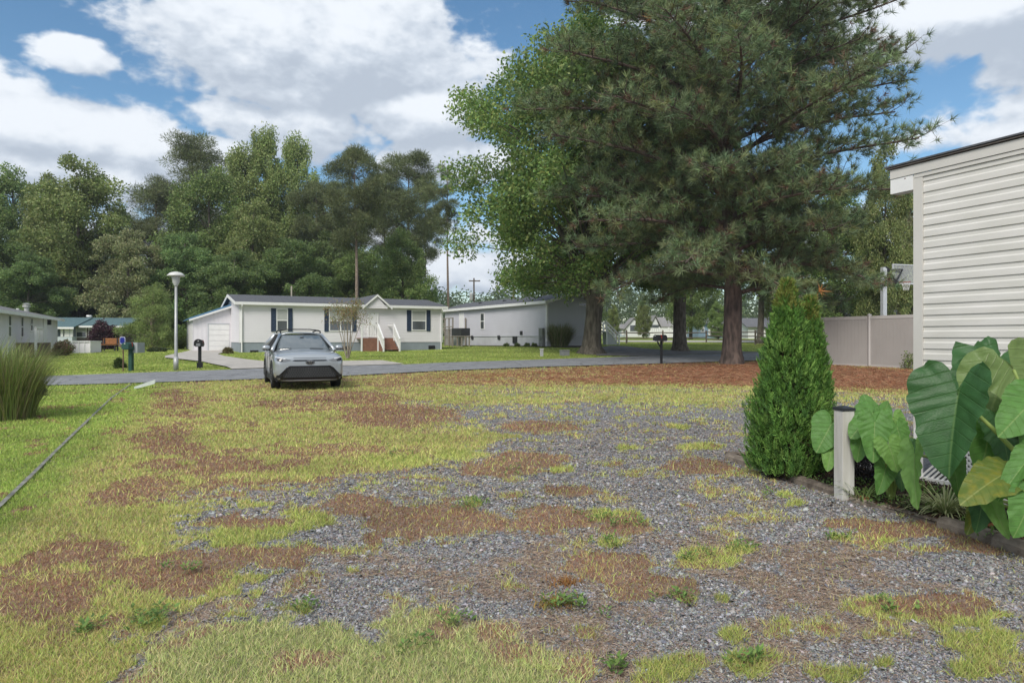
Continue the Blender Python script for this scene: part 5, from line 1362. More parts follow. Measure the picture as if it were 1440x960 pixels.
ring_ = MB(); bcy = min(v.co.y for v in eb.data.vertices) - .004
for (rx_, rz_, cx_, cz_) in ((.098,.05,0,.735), (.026,.047,0,.735), (.062,.02,0,.758)):
    ring_.tube([(cx_+rx_*math.cos(a), bcy, cz_+rz_*math.sin(a)) for a in np.linspace(0, 2*math.pi, 25)], .0055, 5, cap=False)
ring_.build("emblem", mat("chrome_badge", (.5,.5,.51), .25, metal=.9), eb)
for sx in (-1, 1):
    fl = lambda pts: [(x_*sx, z_) for x_, z_ in pts]
    hl = patch("headlight", fl([(.46,.79),(.60,.83),(.78,.885),(.855,.90),(.872,.84),(.84,.775),(.72,.745),(.60,.755)]), glass_mat("headlamp_glass", (.16,.17,.18), .05), car, .008)
    patch("lamp_unit", fl([(.68,.79),(.74,.83),(.82,.83),(.82,.785),(.76,.765),(.70,.768)]), gloss_b, hl, .013)
    patch("daylight_strip", fl([(.62,.835),(.78,.875),(.86,.885),(.862,.865),(.78,.855),(.63,.818)]), mat("lamp_white", (.75,.76,.78), .2), hl, .014)
    patch("bumper_corner", fl([(.70,.42),(.84,.40),(.87,.28),(.84,.24),(.72,.24),(.74,.32)]), car_b, car, .014)
    patch("fog_lamp", fl([(.755,.325),(.82,.325),(.82,.285),(.755,.285)]), mat("fog_glass", (.3,.3,.31), .15), car, .02)
# greenhouse
def gh(name, quads, m_, thick=.012, parent=car, smooth=True):
    vs_ = []; fs_ = []
    for q in quads: 
        n0 = len(vs_); vs_ += q; fs_.append(tuple(range(n0, n0+len(q))))
    me_ = bpy.data.meshes.new(name); me_.from_pydata(vs_, [], fs_); me_.update()
    o_ = link_mesh(name, me_, m_, parent)
    sm = o_.modifiers.new("s", 'SOLIDIFY'); sm.thickness = thick
    return o_
def bez_grid(name, fn, nu, nv, m_, parent=car, thick=.01):
    vs_ = [fn(u/nu, v/nv) for v in range(nv+1) for u in range(nu+1)]
    fs_ = [(v*(nu+1)+u, v*(nu+1)+u+1, (v+1)*(nu+1)+u+1, (v+1)*(nu+1)+u) for v in range(nv) for u in range(nu)]
    me_ = bpy.data.meshes.new(name); me_.from_pydata(vs_, [], fs_); me_.update(); o_ = link_mesh(name, me_, m_, parent, smooth=True)
    sm = o_.modifiers.new("s", 'SOLIDIFY'); sm.thickness = thick; sm.offset = 0; return o_
def ws(u, v):                         # windscreen
    s = 2*u-1; wb_, wt_ = .735, .575
    x_ = s*(wb_+(wt_-wb_)*v); y_ = -.98 + v*.86 + .17*s*s*(1-.35*v) ; z_ = 1.055 + .43*v - .035*s*s*(1-v)*.6 + .02*math.sin(v*math.pi)
    return (x_, y_, z_)
bez_grid("windscreen", ws, 14, 8, glass_mat("windscreen_glass", (.10,.12,.13), .04))
def rf_(u, v):
    s = 2*u-1; hwid = .60 - .03*v
    y_ = -.13 + v*1.95; z_ = 1.505 + .035*math.sin(min(v*1.3,1)*math.pi*.7) - .05*v*v*1.0 + .022*(1-s*s) - .06*abs(s)**6
    return (s*hwid, y_ + .10*s*s*(1-v) , z_)
bez_grid("roof", rf_, 14, 10, car_p, thick=.03)
def sidef(sx):
    def f(u, v):
        y_ = -.84 + u*2.72 + v*(.74 - u*1.02); z_ = 1.03 + u*.05 + v*(.445 - .03*u) ; x_ = sx*(.855 - .02*u - v*.265)
        return (x_, y_, z_)
    return f
for sx in (-1, 1):
    sg = bez_grid("side_window", sidef(sx), 12, 5, car_g)
    f = sidef(sx)
    MB().tube([Vector(f(0,t_)) + Vector((sx*.0, -.03, 0)) for t_ in (0,.3,.6,1)], [.05,.045,.042,.045], 8).build("pillar", car_p, car, smooth=True)
    MB().tube([Vector(f(1,t_)) + Vector((0,.05,0)) for t_ in (0,.5,1)], [.13,.1,.07], 8).build("pillar", car_p, car, smooth=True)
    tb = MB(); tb.tube([Vector(f(.47,t_)) + Vector((sx*.006,0,0)) for t_ in (0,.5,1)], .035, 6); tb.tube([Vector(f(.78,t_)) + Vector((sx*.004,0,0)) for t_ in (0,.5,1)], .03, 6)
    tb.build("window_post", car_b, sg)
    bl = MB().tube([Vector(f(t_,0)) + Vector((sx*.012,0,0)) for t_ in (0,.25,.5,.75,1)], .016, 6); bl.build("belt_trim", car_b, car)
    ed = MB().tube([Vector(f(t_,1)) + Vector((sx*.0,0,.015)) for t_ in (0,.25,.5,.75,1)], .035, 8); ed.build("roof_edge", car_p, car, smooth=True)
    rr_ = MB().tube([(sx*.56,-.05,1.53),(sx*.565,.05,1.585),(sx*.565,.8,1.61),(sx*.55,1.5,1.575),(sx*.545,1.62,1.52)], [.02,.02,.02,.02,.02], 8)
    rr_.build("roof_rail", car_b, car, smooth=True)
    if sx > 0: MB().tube([(-.56,.25,1.60),(-.3,.25,1.635),(.3,.25,1.635),(.56,.25,1.60)], .018, 6).build("cross_bar", car_b, car, smooth=True)
    mr_ = MB(); mr_.bar((sx*.84,-.66,1.04), (sx*.95,-.68,1.07), .05, .035); mo = mr_.build("mirror_arm", car_b, car)
    bmm = bmesh.new(); bmesh.ops.create_uvsphere(bmm, u_segments=16, v_segments=10, radius=1)
    for v in bmm.verts:
        x_, y_, z_ = v.co; x_ = math.copysign(abs(x_)**.7, x_); z_ = math.copysign(abs(z_)**.7, z_)
        v.co = (sx*1.0 + x_*.115, -.69 + y_*.085, 1.10 + z_*(.078 if z_ > 0 else .06))
    me_ = bpy.data.meshes.new("mirror"); bmm.to_mesh(me_); bmm.free(); link_mesh("mirror", me_, car_p, car, smooth=True)
    MB().box(sx*1.0-.09, sx*1.0+.09, -.77, -.62, 1.035, 1.052).build("mirror_base", car_b, mo)
    sill = MB().box(sx*.885 if sx < 0 else .80, sx*.80 if sx < 0 else .885, -.93, .93, .19, .33); sill.build("sill", car_b, car, bevel=.02)
    dl = MB()
    for yy_ in (-.55, .42, 1.2):
        dl.box(sx*.905-.004, sx*.905+.004, yy_-.004, yy_+.004, .36, 1.0)
    dl.build("door_seam", car_b, body)
    for yy_ in (.28, 1.12): MB().tube([(sx*.915,yy_-.1,.86),(sx*.93,yy_-.06,.87),(sx*.93,yy_+.06,.87),(sx*.915,yy_+.1,.86)], .014, 6).build("door_handle", car_p, body, smooth=True)
    for y_ in (-1.32, 1.32):
        arch = MB()
        for i in range(20):
            a0 = math.pi*(-.08 + 1.16*i/20); a1 = math.pi*(-.08 + 1.16*(i+1)/20)
            for (r0, r1) in ((.355,.43),):
                q = [(y_+r0*math.cos(a0), .35+r0*math.sin(a0)), (y_+r1*math.cos(a0), .35+r1*math.sin(a0)), (y_+r1*math.cos(a1), .35+r1*math.sin(a1)), (y_+r0*math.cos(a1), .35+r0*math.sin(a1))]
                arch.prismx(q, *((.84,.918) if sx > 0 else (-.918,-.84)))
        arch.build("wheel_arch", car_b, car)
        ty = [(.0,.0),(.2,.0),(.24,-.01),(.335,.0),(.345,.03),(.345,.19),(.335,.22),(.24,.225),(.2,.22)]
        wh = MB().lathe([(.21,-.005),(.24,-.012),(.325,0),(.345,.03),(.348,.10),(.345,.19),(.325,.22),(.21,.22)], n=32).build("wheel", tyre_m, car, smooth=True)
        wh.rotation_euler = (0, R(90)*sx, 0); wh.location = (sx*.69, y_, .345)
        wh.rotation_euler[2] = 0
        rm_ = MB().lathe([(.0,.10),(.19,.12),(.205,.20),(.225,.222),(.225,.15)], n=28)
        for k in range(5):
            a = 2*math.pi*k/5
            for da in (-.16,.16): rm_.bar((.04*math.cos(a), .04*math.sin(a), .205), (.2*math.cos(a+da), .2*math.sin(a+da), .212), .035, .02)
        rm_.lathe([(.05,.15),(.05,.215),(.02,.22)], n=12)
        rm_.build("rim", rim_m, wh)
inn = MB().box(-.66,.66,-.5,1.9,.95,1.08)
for x_ in (-.38,.38): inn.box(x_-.22, x_+.22, .1, .25, 1.0, 1.32).box(x_-.11, x_+.11, .12, .22, 1.32, 1.46)
inn.build("interior", mat("cabin_grey", (.10,.10,.10), .8), car)
def rw(u, v):
    s = 2*u-1; return (s*(.70-.12*v), 2.08 - v*.30 - .06*s*s, 1.08+.38*v)
bez_grid("rear_window", rw, 8, 4, car_g)
und = MB().box(-.75,.75,-2.0,2.0,.2,.30); und.build("underbody", car_b, car)
MB().tube([(-.045,-.35,1.38),(.045,-.35,1.38)], .03, 8).build("rear_view_mirror", car_b, car)
patch("hood_seam", sym([(0,.853),(.42,.853),(.42,.846),(0,.846)]), car_b, body, .004)
for sx in (-1,1):
    wp_ = MB().tube([(sx*.62-.1,-.99+.06,1.075),(sx*.25-.1,-1.0,1.085)], .01, 5); wp_.build("wiper", car_b, car)
# ================================================================== vegetation
bark_p = mat("pine_bark", (.17,.125,.105), .95, .6, 7, 1.0, 14, col2=(.06,.048,.042), aniso=(1,1,.25))
bark_g = mat("grey_bark", (.17,.15,.12), .95, .5, 6, .9, 14, col2=(.075,.065,.05), aniso=(1,1,.3))
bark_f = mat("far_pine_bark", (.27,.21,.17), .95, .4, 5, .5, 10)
bark_l = mat("pale_stem", (.36,.31,.26), .85, .4, 6, .4, 20)
leafm = leaf_mat("broad_leaf", .35, .5, .3); needm = leaf_mat("needle", .12, .65, .2); needf = leaf_mat("far_needle", .2, .7, .15)

def tree_thing(name, label, loc, parts, group=None, rz=0, sc=(1,1,1), cat="tree"):
    t_ = T(name, label, cat, loc, rz, group); t_.scale = sc
    for nm, o_m in parts:
        o_ = bpy.data.objects.new(nm, o_m); COL.objects.link(o_); o_.parent = t_
    return t_
def mb_mesh(mb, name, m_):
    me_ = bpy.data.meshes.new(name); me_.from_pydata(mb.v, [], mb.f); me_.update(); me_.materials.append(m_)
    me_.polygons.foreach_set("use_smooth", [True]*len(me_.polygons)); return me_

# ---- the big pine
pb = G(1029, 511.5)
def big_pine():
    g = np.random.default_rng(5); rr_ = random.Random(5)
    tr = MB(); H = 25.0
    def ax_(z): return Vector((-.25*z/H*1.6 + .15*math.sin(z*.4), .1*math.sin(z*.3), z))
    zz_ = [0,.25,.7,1.5,3,5,8,11,14,17,20,23,25]; rr = [.62,.52,.46,.43,.40,.37,.33,.29,.25,.20,.14,.08,.03]
    # fluted trunk
    n = 22; base = 0
    for i, z in enumerate(zz_):
        c_ = ax_(z)
        for k in range(n):
            a = 2*math.pi*k/n; r_f = rr[i]*(1 + .07*math.sin(a*5+z*.5) + (.12*math.sin(a*4+1) if z < .6 else 0) + rr_.uniform(-.03,.03))
            tr.v.append((c_.x+r_f*math.cos(a), c_.y+r_f*math.sin(a), z - (.2 if i == 0 else 0)))
    for i in range(len(zz_)-1):
        for k in range(n): tr.f.append((i*n+k, i*n+(k+1)%n, (i+1)*n+(k+1)%n, (i+1)*n+k))
    br = MB(); TC = []; TD = []; TS = []
    Lz = [2.5,4,5.5,7,8.5,10,11.5,13,14,15,16,17.5,19,22,25]
    Ll = [3.5,6.0,8.0,9.2,10.0,10.4,10.6,9.8,8.0,7.4,8.2,9.0,8.0,5,1.5]
    Lr = [5.0,6.2,7.4,7.8,8.4,8.8,8.6,8.2,8.0,7.8,7.4,7.0,6.0,4,1.5]
    z = 3.4; i = 0
    while z < 24:
        a = i*2.39996 + rr_.uniform(-.25,.25); ca, sa = math.cos(a), math.sin(a)
        lx = np.interp(z, Lz, Ll if ca < 0 else Lr); ly = np.interp(z, Lz, Lr)*.92
        Lb = 1/math.sqrt((ca/lx)**2 + (sa/ly)**2) * rr_.uniform(.74, 1.06)
        rise = np.interp(z, [3,6,10,16,24], [-.10,.02,.14,.28,.6]) + rr_.uniform(-.08,.08)
        st = ax_(z); pts = []
        bend = rr_.uniform(-.35,.35)
        for s in np.linspace(0, 1, 9):
            aa = a + bend*s; r_l = Lb*s
            pts.append(st + Vector((math.cos(aa)*r_l, math.sin(aa)*r_l, Lb*(rise*s + .10*math.sin(s*math.pi) + (.10*s**3 if z > 5 else -.05*s*s)))))
        r0 = .035 + .011*Lb*(1-.3*z/25)
        br.tube(pts, [r0*(1-.85*s) + .012 for s in np.linspace(0,1,9)], 6, cap=False)
        ns = int(Lb*3.1)
        for k in range(ns):
            s = .16 + .84*(k+.5)/ns + rr_.uniform(-.02,.02)
            s = min(s, .99); j = min(int(s*8), 7); p0 = pts[j].lerp(pts[j+1], s*8-j); d_ = (pts[j+1]-pts[j]).normalized()
            sd_s = 1 if k % 2 else -1
            ang = sd_s*rr_.uniform(.5,1.15); dd_ = Matrix.Rotation(ang, 3, 'Z') @ d_; dd_.z += rr_.uniform(-.12,.42); dd_.normalize()
            l2 = (.95 + .27*Lb*(1-s)*rr_.uniform(.6,1.2)); l2 = min(l2, 2.8)
            q = [p0 + dd_*l2*t_ + Vector((0,0,.16*l2*t_*t_)) for t_ in (0,.33,.66,1)]
            br.tube(q, [.028,.02,.014,.007], 4, cap=False)
            nt_ = max(4, int(l2*7.0))
            for m_ in range(nt_):
                t_ = .22 + .78*(m_+.6)/nt_; t_ = min(t_, 1.0)
                c_ = p0 + dd_*l2*t_ + Vector((0,0,.16*l2*t_*t_)); off = Vector((rr_.uniform(-1,1), rr_.uniform(-1,1), rr_.uniform(-.75,.9))) * (.58*(1-.3*t_))
                e_d = (dd_*.7 + off.normalized()*.7 + Vector((0,0,.3))).normalized()
                if off.length > .1: br.tube([c_, c_+off], [.008,.005], 3, cap=False)
                TC.append(c_+off); TD.append(e_d); TS.append(rr_.uniform(.8,1.15))
        z += rr_.uniform(.13,.25)*(1 if z < 16 else 1.15); i += 1
    TC = np.array(TC); TD = np.array(TD); TS = np.array(TS); nt_ = len(TC); K = 26
    idx = np.repeat(np.arange(nt_), K); N_ = nt_*K
    D = norm(TD[idx]*.75 + g.normal(size=(N_,3))*.55)
    C = TC[idx] + D*.02 - TD[idx]*g.uniform(0,.16,(N_,1))
    kind = g.uniform(0,1,nt_)
    base_c = palette(nt_, [(0.165,0.234,0.111),(0.122,0.183,0.091),(0.215,0.269,0.130),(0.143,0.206,0.111),(0.186,0.219,0.091)], g, .2)
    base_c[kind < .06] = np.array((.16,.105,.07)); base_c[kind < .0005] = np.array((.40,.18,.06))
    cc2 = base_c[idx]*(1+g.uniform(-.25,.25,(N_,1)))
    me_ = leafmesh("needles", C, D, rdir(N_, g), .36*TS[idx]*g.uniform(.75,1.2,N_), .026, cc2, tri=True)
    return tr, br, me_, nt_
tr, br, nm_, ntf = big_pine()
print("tufts", ntf)
pine = T("pine_tree", "huge dark pine tree with reddish bark towering over the rust needle carpet", "tree", pb)
tro = tr.build("trunk", bark_p, pine, smooth=True); br.build("limbs", bark_p, tro, smooth=True); link_mesh("crown", nm_, needm, pine)

# ---- deciduous and pine templates (trunk + crown)
G_y = [(0.249,0.311,0.107),(0.203,0.266,0.085),(0.305,0.350,0.136),(0.169,0.232,0.073)]
G_m = [(0.182,0.285,0.087),(0.142,0.237,0.071),(0.237,0.340,0.103),(0.269,0.348,0.127)]
G_d = [(0.155,0.236,0.079),(0.123,0.197,0.079),(0.206,0.285,0.097)]
G_b = [(0.237,0.260,0.119),(0.192,0.220,0.102),(0.282,0.282,0.147)]
G_p = [(0.153,0.186,0.085),(0.119,0.153,0.068),(0.186,0.215,0.102)]
prof_d = [(0,.55),(.12,.85),(.35,1),(.6,.9),(.8,.65),(.93,.38),(1,.12)]
prof_u = [(0,.6),(.2,.95),(.5,1),(.75,.8),(.9,.5),(1,.25)]
prof_p = [(0,.35),(.25,.7),(.55,1),(.8,.85),(1,.35)]
def proto(seed, H, Rd, prof, base, nc, cr_, nl, lf, cols, kind, **kw):
    t_, m_ = crown(seed, H, Rd, prof, base, nc, cr_, nl, lf, cols, kind, **kw)
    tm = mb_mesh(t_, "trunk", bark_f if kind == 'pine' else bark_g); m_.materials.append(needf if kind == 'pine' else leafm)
    return [("trunk", tm), ("crown", m_)], H, Rd
PR = {
 'A': proto(1, 20, 6.5, prof_d, .10, 150, 1.25, 52000, .30, G_y, 'leaf', flat=.8),
 'B': proto(2, 20, 6.0, prof_d, .10, 150, 1.15, 52000, .28, G_m, 'leaf', flat=.85),
 'C': proto(3, 20, 6.0, prof_u, .10, 130, 1.2, 46000, .30, G_d, 'leaf', flat=.8),
 'D': proto(4, 22, 5.0, prof_u, .15, 150, .95, 46000, .27, G_y, 'leaf', flat=1.5, outward=.6),
 'E': proto(5, 16, 6.0, prof_d, .06, 130, 1.1, 42000, .28, G_b, 'leaf', flat=.7),
 'T': proto(13, 20, 6.0, prof_u, .30, 120, 1.2, 46000, .28, G_m, 'leaf', flat=.7),
 'P': proto(6, 24, 4.6, prof_p, .50, 80, 1.15, 42000, .42, G_p, 'pine', flat=.55, asp=.13, trunk_r=.28, fork=.3),
 'Q': proto(7, 24, 6.0, prof_d, .25, 130, 1.3, 56000, .42, G_p, 'pine', flat=.6, asp=.13, trunk_r=.4, fork=.3),
 'S': proto(8, 24, 3.0, prof_p, .58, 34, .75, 12000, .40, G_p, 'pine', flat=.6, asp=.13, trunk_r=.22, fork=.2),
 'Y': proto(9, 4.4, 1.95, [(0,.7),(.2,1),(.5,.85),(.8,.5),(1,.15)], .06, 80, .38, 26000, .17, [(.20,.26,.085),(.25,.31,.11),(.15,.20,.07)], 'pine', flat=.9, asp=.14, trunk_r=.11, fork=.4),
}
used_p = set()
def plant(kind, px, top, hw, Y, label, name=None, group="trees of the wood behind the houses", rz=None, sink=.2, lean=None):
    parts, H0, R0 = PR[kind]
    b_ = P2(px, Y); b_.z = tz(b_.x, b_.y) - sink
    Hn = CH - (top-HOR)/F*Y - b_.z
    sxy = hw*Y/F/R0; szz = Hn/H0
    return tree_thing(name or {'P':'pine_tree','Q':'pine_tree','S':'pine_tree','Y':'young_pine'}.get(kind, 'broadleaf_tree'), label, b_, parts, group, rnd.uniform(0, 6.28) if rz is None else rz, (sxy, sxy, szz))
for row in [
 ('B', -60, 230, 80, 80, "round green tree leaving the frame at the far left of the wood"),
 ('B', 18, 238, 62, 82, "mid green tree at the left edge rising behind the lower one"),
 ('C', -5, 318, 62, 66, "low dark tree just behind the left-edge clapboard house"),
 ('A', 108, 226, 82, 72, "tall yellowish broadleaf tree directly above the teal roofed bungalow"),
 ('A', 72, 250, 55, 76, "yellow-green tree tucked against the left of the tallest yellowish tree"),
 ('E', 182, 322, 58, 66, "olive brown-tinted broadleaf tree left of the street lamp"),
 ('C', 40, 360, 50, 62, "dark low tree between the left house and the teal roof"),
 ('Q', 268, 192, 80, 92, "broad dome-topped dark pine, tallest of the wood left of centre"),
 ('Q', 218, 250, 50, 88, "dark pine shouldering the left side of the dome-topped pine"),
 ('B', 292, 238, 74, 76, "large fresh green tree filling the space behind the garage"),
 ('D', 345, 215, 50, 82, "slender upright tree left of the twin feathery crowns"),
 ('D', 374, 190, 40, 84, "tallest feathery upright tree above the white house roof"),
 ('D', 418, 200, 40, 84, "feathery upright tree right of the tallest feathery one"),
 ('A', 355, 285, 60, 72, "yellow-green tree behind the left half of the white house"),
 ('C', 262, 330, 52, 68, "dark green tree right behind the street lamp"),
 ('P', 446, 262, 42, 82, "slim-trunked pine behind the middle of the white house"),
 ('C', 415, 340, 55, 70, "dark broadleaf tree low behind the white house windows"),
 ('P', 500, 215, 46, 66, "pine with a long bare pale trunk and round high crown"),
 ('P', 575, 222, 52, 84, "wide-crowned pine right of the bare-trunked pine"),
 ('P', 541, 248, 36, 92, "narrow pine between the two high-crowned pines"),
 ('P', 480, 262, 36, 94, "small pine standing behind the bare-trunked pine"),
 ('B', 505, 345, 50, 74, "mid green tree low behind the entrance gable of the white house"),
 ('B', 565, 325, 46, 72, "bright green tree low behind the right end of the white house"),
 ('C', 465, 330, 50, 80, "dark understorey tree behind the small blossom tree"),
 ('S', 630, 232, 26, 76, "sparse thin pine standing alone against the sky right of the wood"),
 ('P', 598, 262, 30, 96, "far pine at the right end of the wood"),
 ('C', 540, 350, 46, 88, "dark tree in shade between the pine trunks"),
 ('C', 330, 355, 60, 66, "dark green tree low behind the left gable of the white house"),
 ('C', 120, 370, 60, 74, "very dark low tree behind the teal roof"),
 ('C', 215, 390, 50, 72, "shadowy low tree behind the young pine"),
 ('S', 722, 270, 26, 90, "thin pine whose bare trunk rises behind the grey house roof"),
 ('B', 790, 330, 62, 88, "green tree low behind the roof of the grey house"),
]:
    plant(*row)
bt = [  # right side
 ('B', 1180, 262, 62, 58, "green tree behind the privacy fence and the big pine"),
 ('A', 1245, 205, 44, 52, "yellowish airy tree peeping over the cream shed roof"),
 ('A', 1120, 330, 50, 70, "yellow-green tree behind the right of the big pine"),
 ('T', 955, 215, 95, 49, "grey-trunked shade tree between the maple and the big pine"),
 ('T', 1068, 250, 75, 62, "forked-trunk shade tree right behind the big pine"),
 ('E', 1310, 240, 60, 60, "olive tree hidden mostly behind the cream shed"),
 ('A', 905, 423, 12, 110, "slim pale sapling in front of the distant pale blue cottage"),
 ('B', 972, 300, 40, 100, "tree standing behind the distant grey-roofed house"),
 ('A', 862, 428, 10, 105, "small sapling at the left of the distant cottages"),
 ('B', 1205, 390, 26, 66, "small tree behind the fence left of the basketball post"),
 ('B', 1010, 425, 16, 95, "little tree before the distant blue garage"),
]
for row in bt: plant(*row, group="trees on the right behind the big pine")
plant('Y', 215, 404, 41, 49, "bushy light green young pine standing on the lawn left of the street lamp", group=None)

# ---- maple and its neighbour
mp_ = G(832, 497.5)
t_, m_ = crown(31, 19.9, 9.3, [(0,.62),(.12,.85),(.3,1),(.5,.98),(.68,.84),(.82,.62),(.92,.42),(1,.15)], .22, 290, 1.2, 135000, .21, [(0.169,0.277,0.081),(0.135,0.230,0.068),(0.216,0.324,0.095),(0.270,0.331,0.101)], 'leaf', flat=.8, trunk_r=.50, fork=.55, outward=.52)
m_.materials.append(leafm)
mt = T("maple_tree", "tall broad green maple with a thick grey trunk by the grey house", "tree", mp_)
tk = MB(); n = 20
for i, (z, r_, dx_) in enumerate([(-.2,1.0,0),(.12,.78,0),(.5,.60,0),(1.2,.53,.03),(2.4,.50,.12),(3.6,.56,.25),(4.3,.5,.3)]):
    for k in range(n):
        a = 2*math.pi*k/n; rf2 = r_*(1+.06*math.sin(5*a+z)+(.16*math.sin(3*a+.5)+.1*math.sin(7*a) if z < .3 else 0)); tk.v.append((dx_-.0+rf2*math.cos(a), rf2*math.sin(a), z))
for i in range(6):
    for k in range(n): tk.f.append((i*n+k, i*n+(k+1)%n, (i+1)*n+(k+1)%n, (i+1)*n+k))
for (dx_, dy_, h_, r_) in ((-2.6,-.5,6,.27),(-.8,.8,9,.25),(1.6,-.4,8,.28),(3.2,.8,6,.22),(-4.6,.6,6.2,.17),(.4,-1.6,8,.2)):
    tk.tube([(.2,0,3.0),(.2+dx_*.35,dy_*.35,3.0+h_*.32),(.2+dx_*.75,dy_*.75,3.0+h_*.68),(.2+dx_*1.2,dy_*1.2,3.0+h_)], [r_*1.35,r_,r_*.7,r_*.35], 9, cap=False)
t_.v = [(x_+.2, y_, z_) for x_, y_, z_ in t_.v]
to_ = tk.build("trunk", bark_g, mt, smooth=True); lb = MB(); lb.v = [v for v in t_.v[120:]]; lb.f = [tuple(i-120 for i in f) for f in t_.f if min(f) >= 120]
lb.build("limbs", bark_g, to_, smooth=True); link_mesh("crown", m_, None, mt)
# broad pale trunk behind, between maple and pine
def big_trunk(px, py, wpx, Y, label, hgt=7, lean=0):
    p_ = P2(px, Y); p_.z = tz(p_.x, p_.y)
    return p_
tb_ = MB(); p_ = G(956, 493.5)
for o_ in list(COL.objects):
    if o_.get("label") == "grey-trunked shade tree between the maple and the big pine":
        sc_ = o_.scale; o_.location = (p_.x, p_.y, p_.z-.1)
        trk = [c_ for c_ in o_.children if c_.name.startswith("trunk")][0]
        for i, (z, r_) in enumerate([(-.2,.8),(.12,.66),(.45,.52),(1.2,.44),(2.6,.42),(4.2,.40),(6,.34),(9,.25),(13,.12)]):
            for k in range(16):
                a = 2*math.pi*k/16; q_ = r_*(1+.05*math.sin(5*a+z)+(.15*math.sin(3*a) if z < .3 else 0)); tb_.v.append((q_*math.cos(a)/sc_[0], q_*math.sin(a)/sc_[1], z/sc_[2]))
        for i in range(8):
            for k in range(16): tb_.f.append((i*16+k, i*16+(k+1)%16, (i+1)*16+(k+1)%16, (i+1)*16+k))
        src = trk.data; nv = len(tb_.v)
        tb_.v += [tuple(v.co) for v in src.vertices][100:]; tb_.f += [tuple(i-100+nv for i in f.vertices) for f in src.polygons if min(f.vertices) >= 100]
        trk.data = mb_mesh(tb_, "trunk", bark_g)

# ---- far wood masses (nobody could count these)
def wood(name, label, x0, x1, yA, yB, hA, hB, ncl, nl, lf, cols, seed, cr_=2.2):
    g = np.random.default_rng(seed)
    cx = g.uniform(x0, x1, ncl); cy = g.uniform(yA, yB, ncl); hh_ = hA + (hB-hA)*fbm(cx*.06, cy*.06+seed, seed, 3)
    cz = terr(cx, cy) + hh_*g.uniform(0, 1, ncl)**.75
    idx = g.integers(0, ncl, nl); d = rdir(nl, g)
    pos = np.stack([cx, cy, cz], 1)[idx] + d*(g.uniform(.3,1,nl)*cr_*g.uniform(.6,1.3,ncl)[idx])[:, None]
    c3_ = palette(nl, cols, g, .25)*(g.uniform(.75,1.25,ncl)[idx])[:, None]
    me_ = leafmesh(name, pos, rdir(nl, g), rdir(nl, g), lf*g.uniform(.7,1.4,nl), lf*.65, c3_)
    o_ = link_mesh(name, me_, leafm); props(o_, label, "wood", kind="stuff"); return o_
wood("understorey", "dark leafy undergrowth filling the wood behind the houses", -92, -12, 78, 104, 4, 15, 900, 60000, .55, G_d, 41, 2.0)
wood("distant_wood", "hazy belt of far trees beyond the houses", -60, 330, 190, 260, 7, 19, 2600, 190000, .75, [(.10,.15,.06),(.13,.17,.075),(.085,.125,.06)], 42, 3.2)
wood("far_left_wood", "dark belt of far trees behind the left houses", -260, -80, 100, 150, 6, 20, 900, 40000, .9, G_d, 43, 3.2)

# ---- shrubs
def shrub(name, label, px, py, hw, top, cols, leaf, n=5000, cat="shrub", kind='leaf', Y=None, flat=None, stems=True, asp=.62, group=None, dome=.5):
    p_ = G(px, py) if Y is None else P2(px, Y)
    if Y is not None: p_.z = tz(p_.x, p_.y)
    s_ = p_.y/F; r_ = hw*s_; h_ = max((CH-(top-HOR)/F*p_.y) - p_.z, .1)
    g = np.random.default_rng(int(px*7+py)); ncl = 26
    u_ = rdir(ncl, g); u_[:, 2] = np.abs(u_[:, 2])
    cc3 = u_*np.array([r_*.62, r_*.62, h_*.62])*g.uniform(.5,1.05,(ncl,1)) + np.array([0,0,h_*.12])
    idx = g.integers(0, ncl, n); d = rdir(n, g)
    pos = cc3[idx] + d*np.array([r_*.36, r_*.36, h_*.25])*g.uniform(.4,1,(n,1)); pos[:, 2] = np.clip(pos[:, 2], .01, None)
    me_ = leafmesh("foliage", pos, norm(rdir(n, g)+d*.6+np.array([0,0,.3])), rdir(n, g), leaf*g.uniform(.6,1.4,n), leaf*asp, palette(n, cols, g, .25)*(g.uniform(.8,1.2,ncl)[idx])[:, None])
    t_ = T(name, label, cat, p_, 0, group)
    sm = MB()
    for k in range(7): sm.tube([(0,0,-.05), tuple(cc3[k]*.5), tuple(cc3[k])], [.02*max(r_,.3)+.006]*3, 4)
    sm.build("stem", bark_g, t_); link_mesh("foliage", me_, leafm, t_); return t_
shrub("purple_shrub", "purple-leaved shrub tree in front of the dark walled bungalow", 145, 491, 24, 444, [(.085,.035,.05),(.12,.055,.07),(.06,.03,.04),(.09,.07,.06)], .16, 9000)
shrub("round_bush", "round tan-green bush tinged pink at the corner of the left house", 89, 500, 17, 476, [(.20,.19,.09),(.14,.16,.07),(.28,.17,.13)], .09, 6000)
shrub("small_bush", "small dark green bush on the lawn beside the blue sign stake", 168.5, 518, 10, 500, [(.06,.10,.03),(.09,.14,.04)], .05, 2500)
shrub("little_topiary", "tiny yellow-green ball shrub on the lawn left of the lamp", 211, 494, 4.5, 484, [(.30,.34,.09),(.2,.26,.07)], .07, 900)
shrub("low_hedge", "low dark spreading shrub at the foot of the young pine", 222, 494.5, 17, 488, [(.05,.08,.03),(.08,.10,.045)], .1, 2500)
shrub("garage_shrub", "russet and green shrub at the garage corner of the white house", 320, 497, 9, 486, [(.16,.10,.05),(.12,.13,.05),(.2,.16,.08)], .08, 2200)
shrub("yellow_shrub", "yellow-green shrub between the lamp post and the garage", 251, 491.5, 11, 468, [(.22,.26,.07),(.15,.2,.06)], .13, 3000, Y=52)
shrub("green_shrub", "leafy green shrub against the left wall of the garage", 266, 491, 9, 462, [(.12,.19,.06),(.2,.23,.07)], .13, 2600, Y=53)
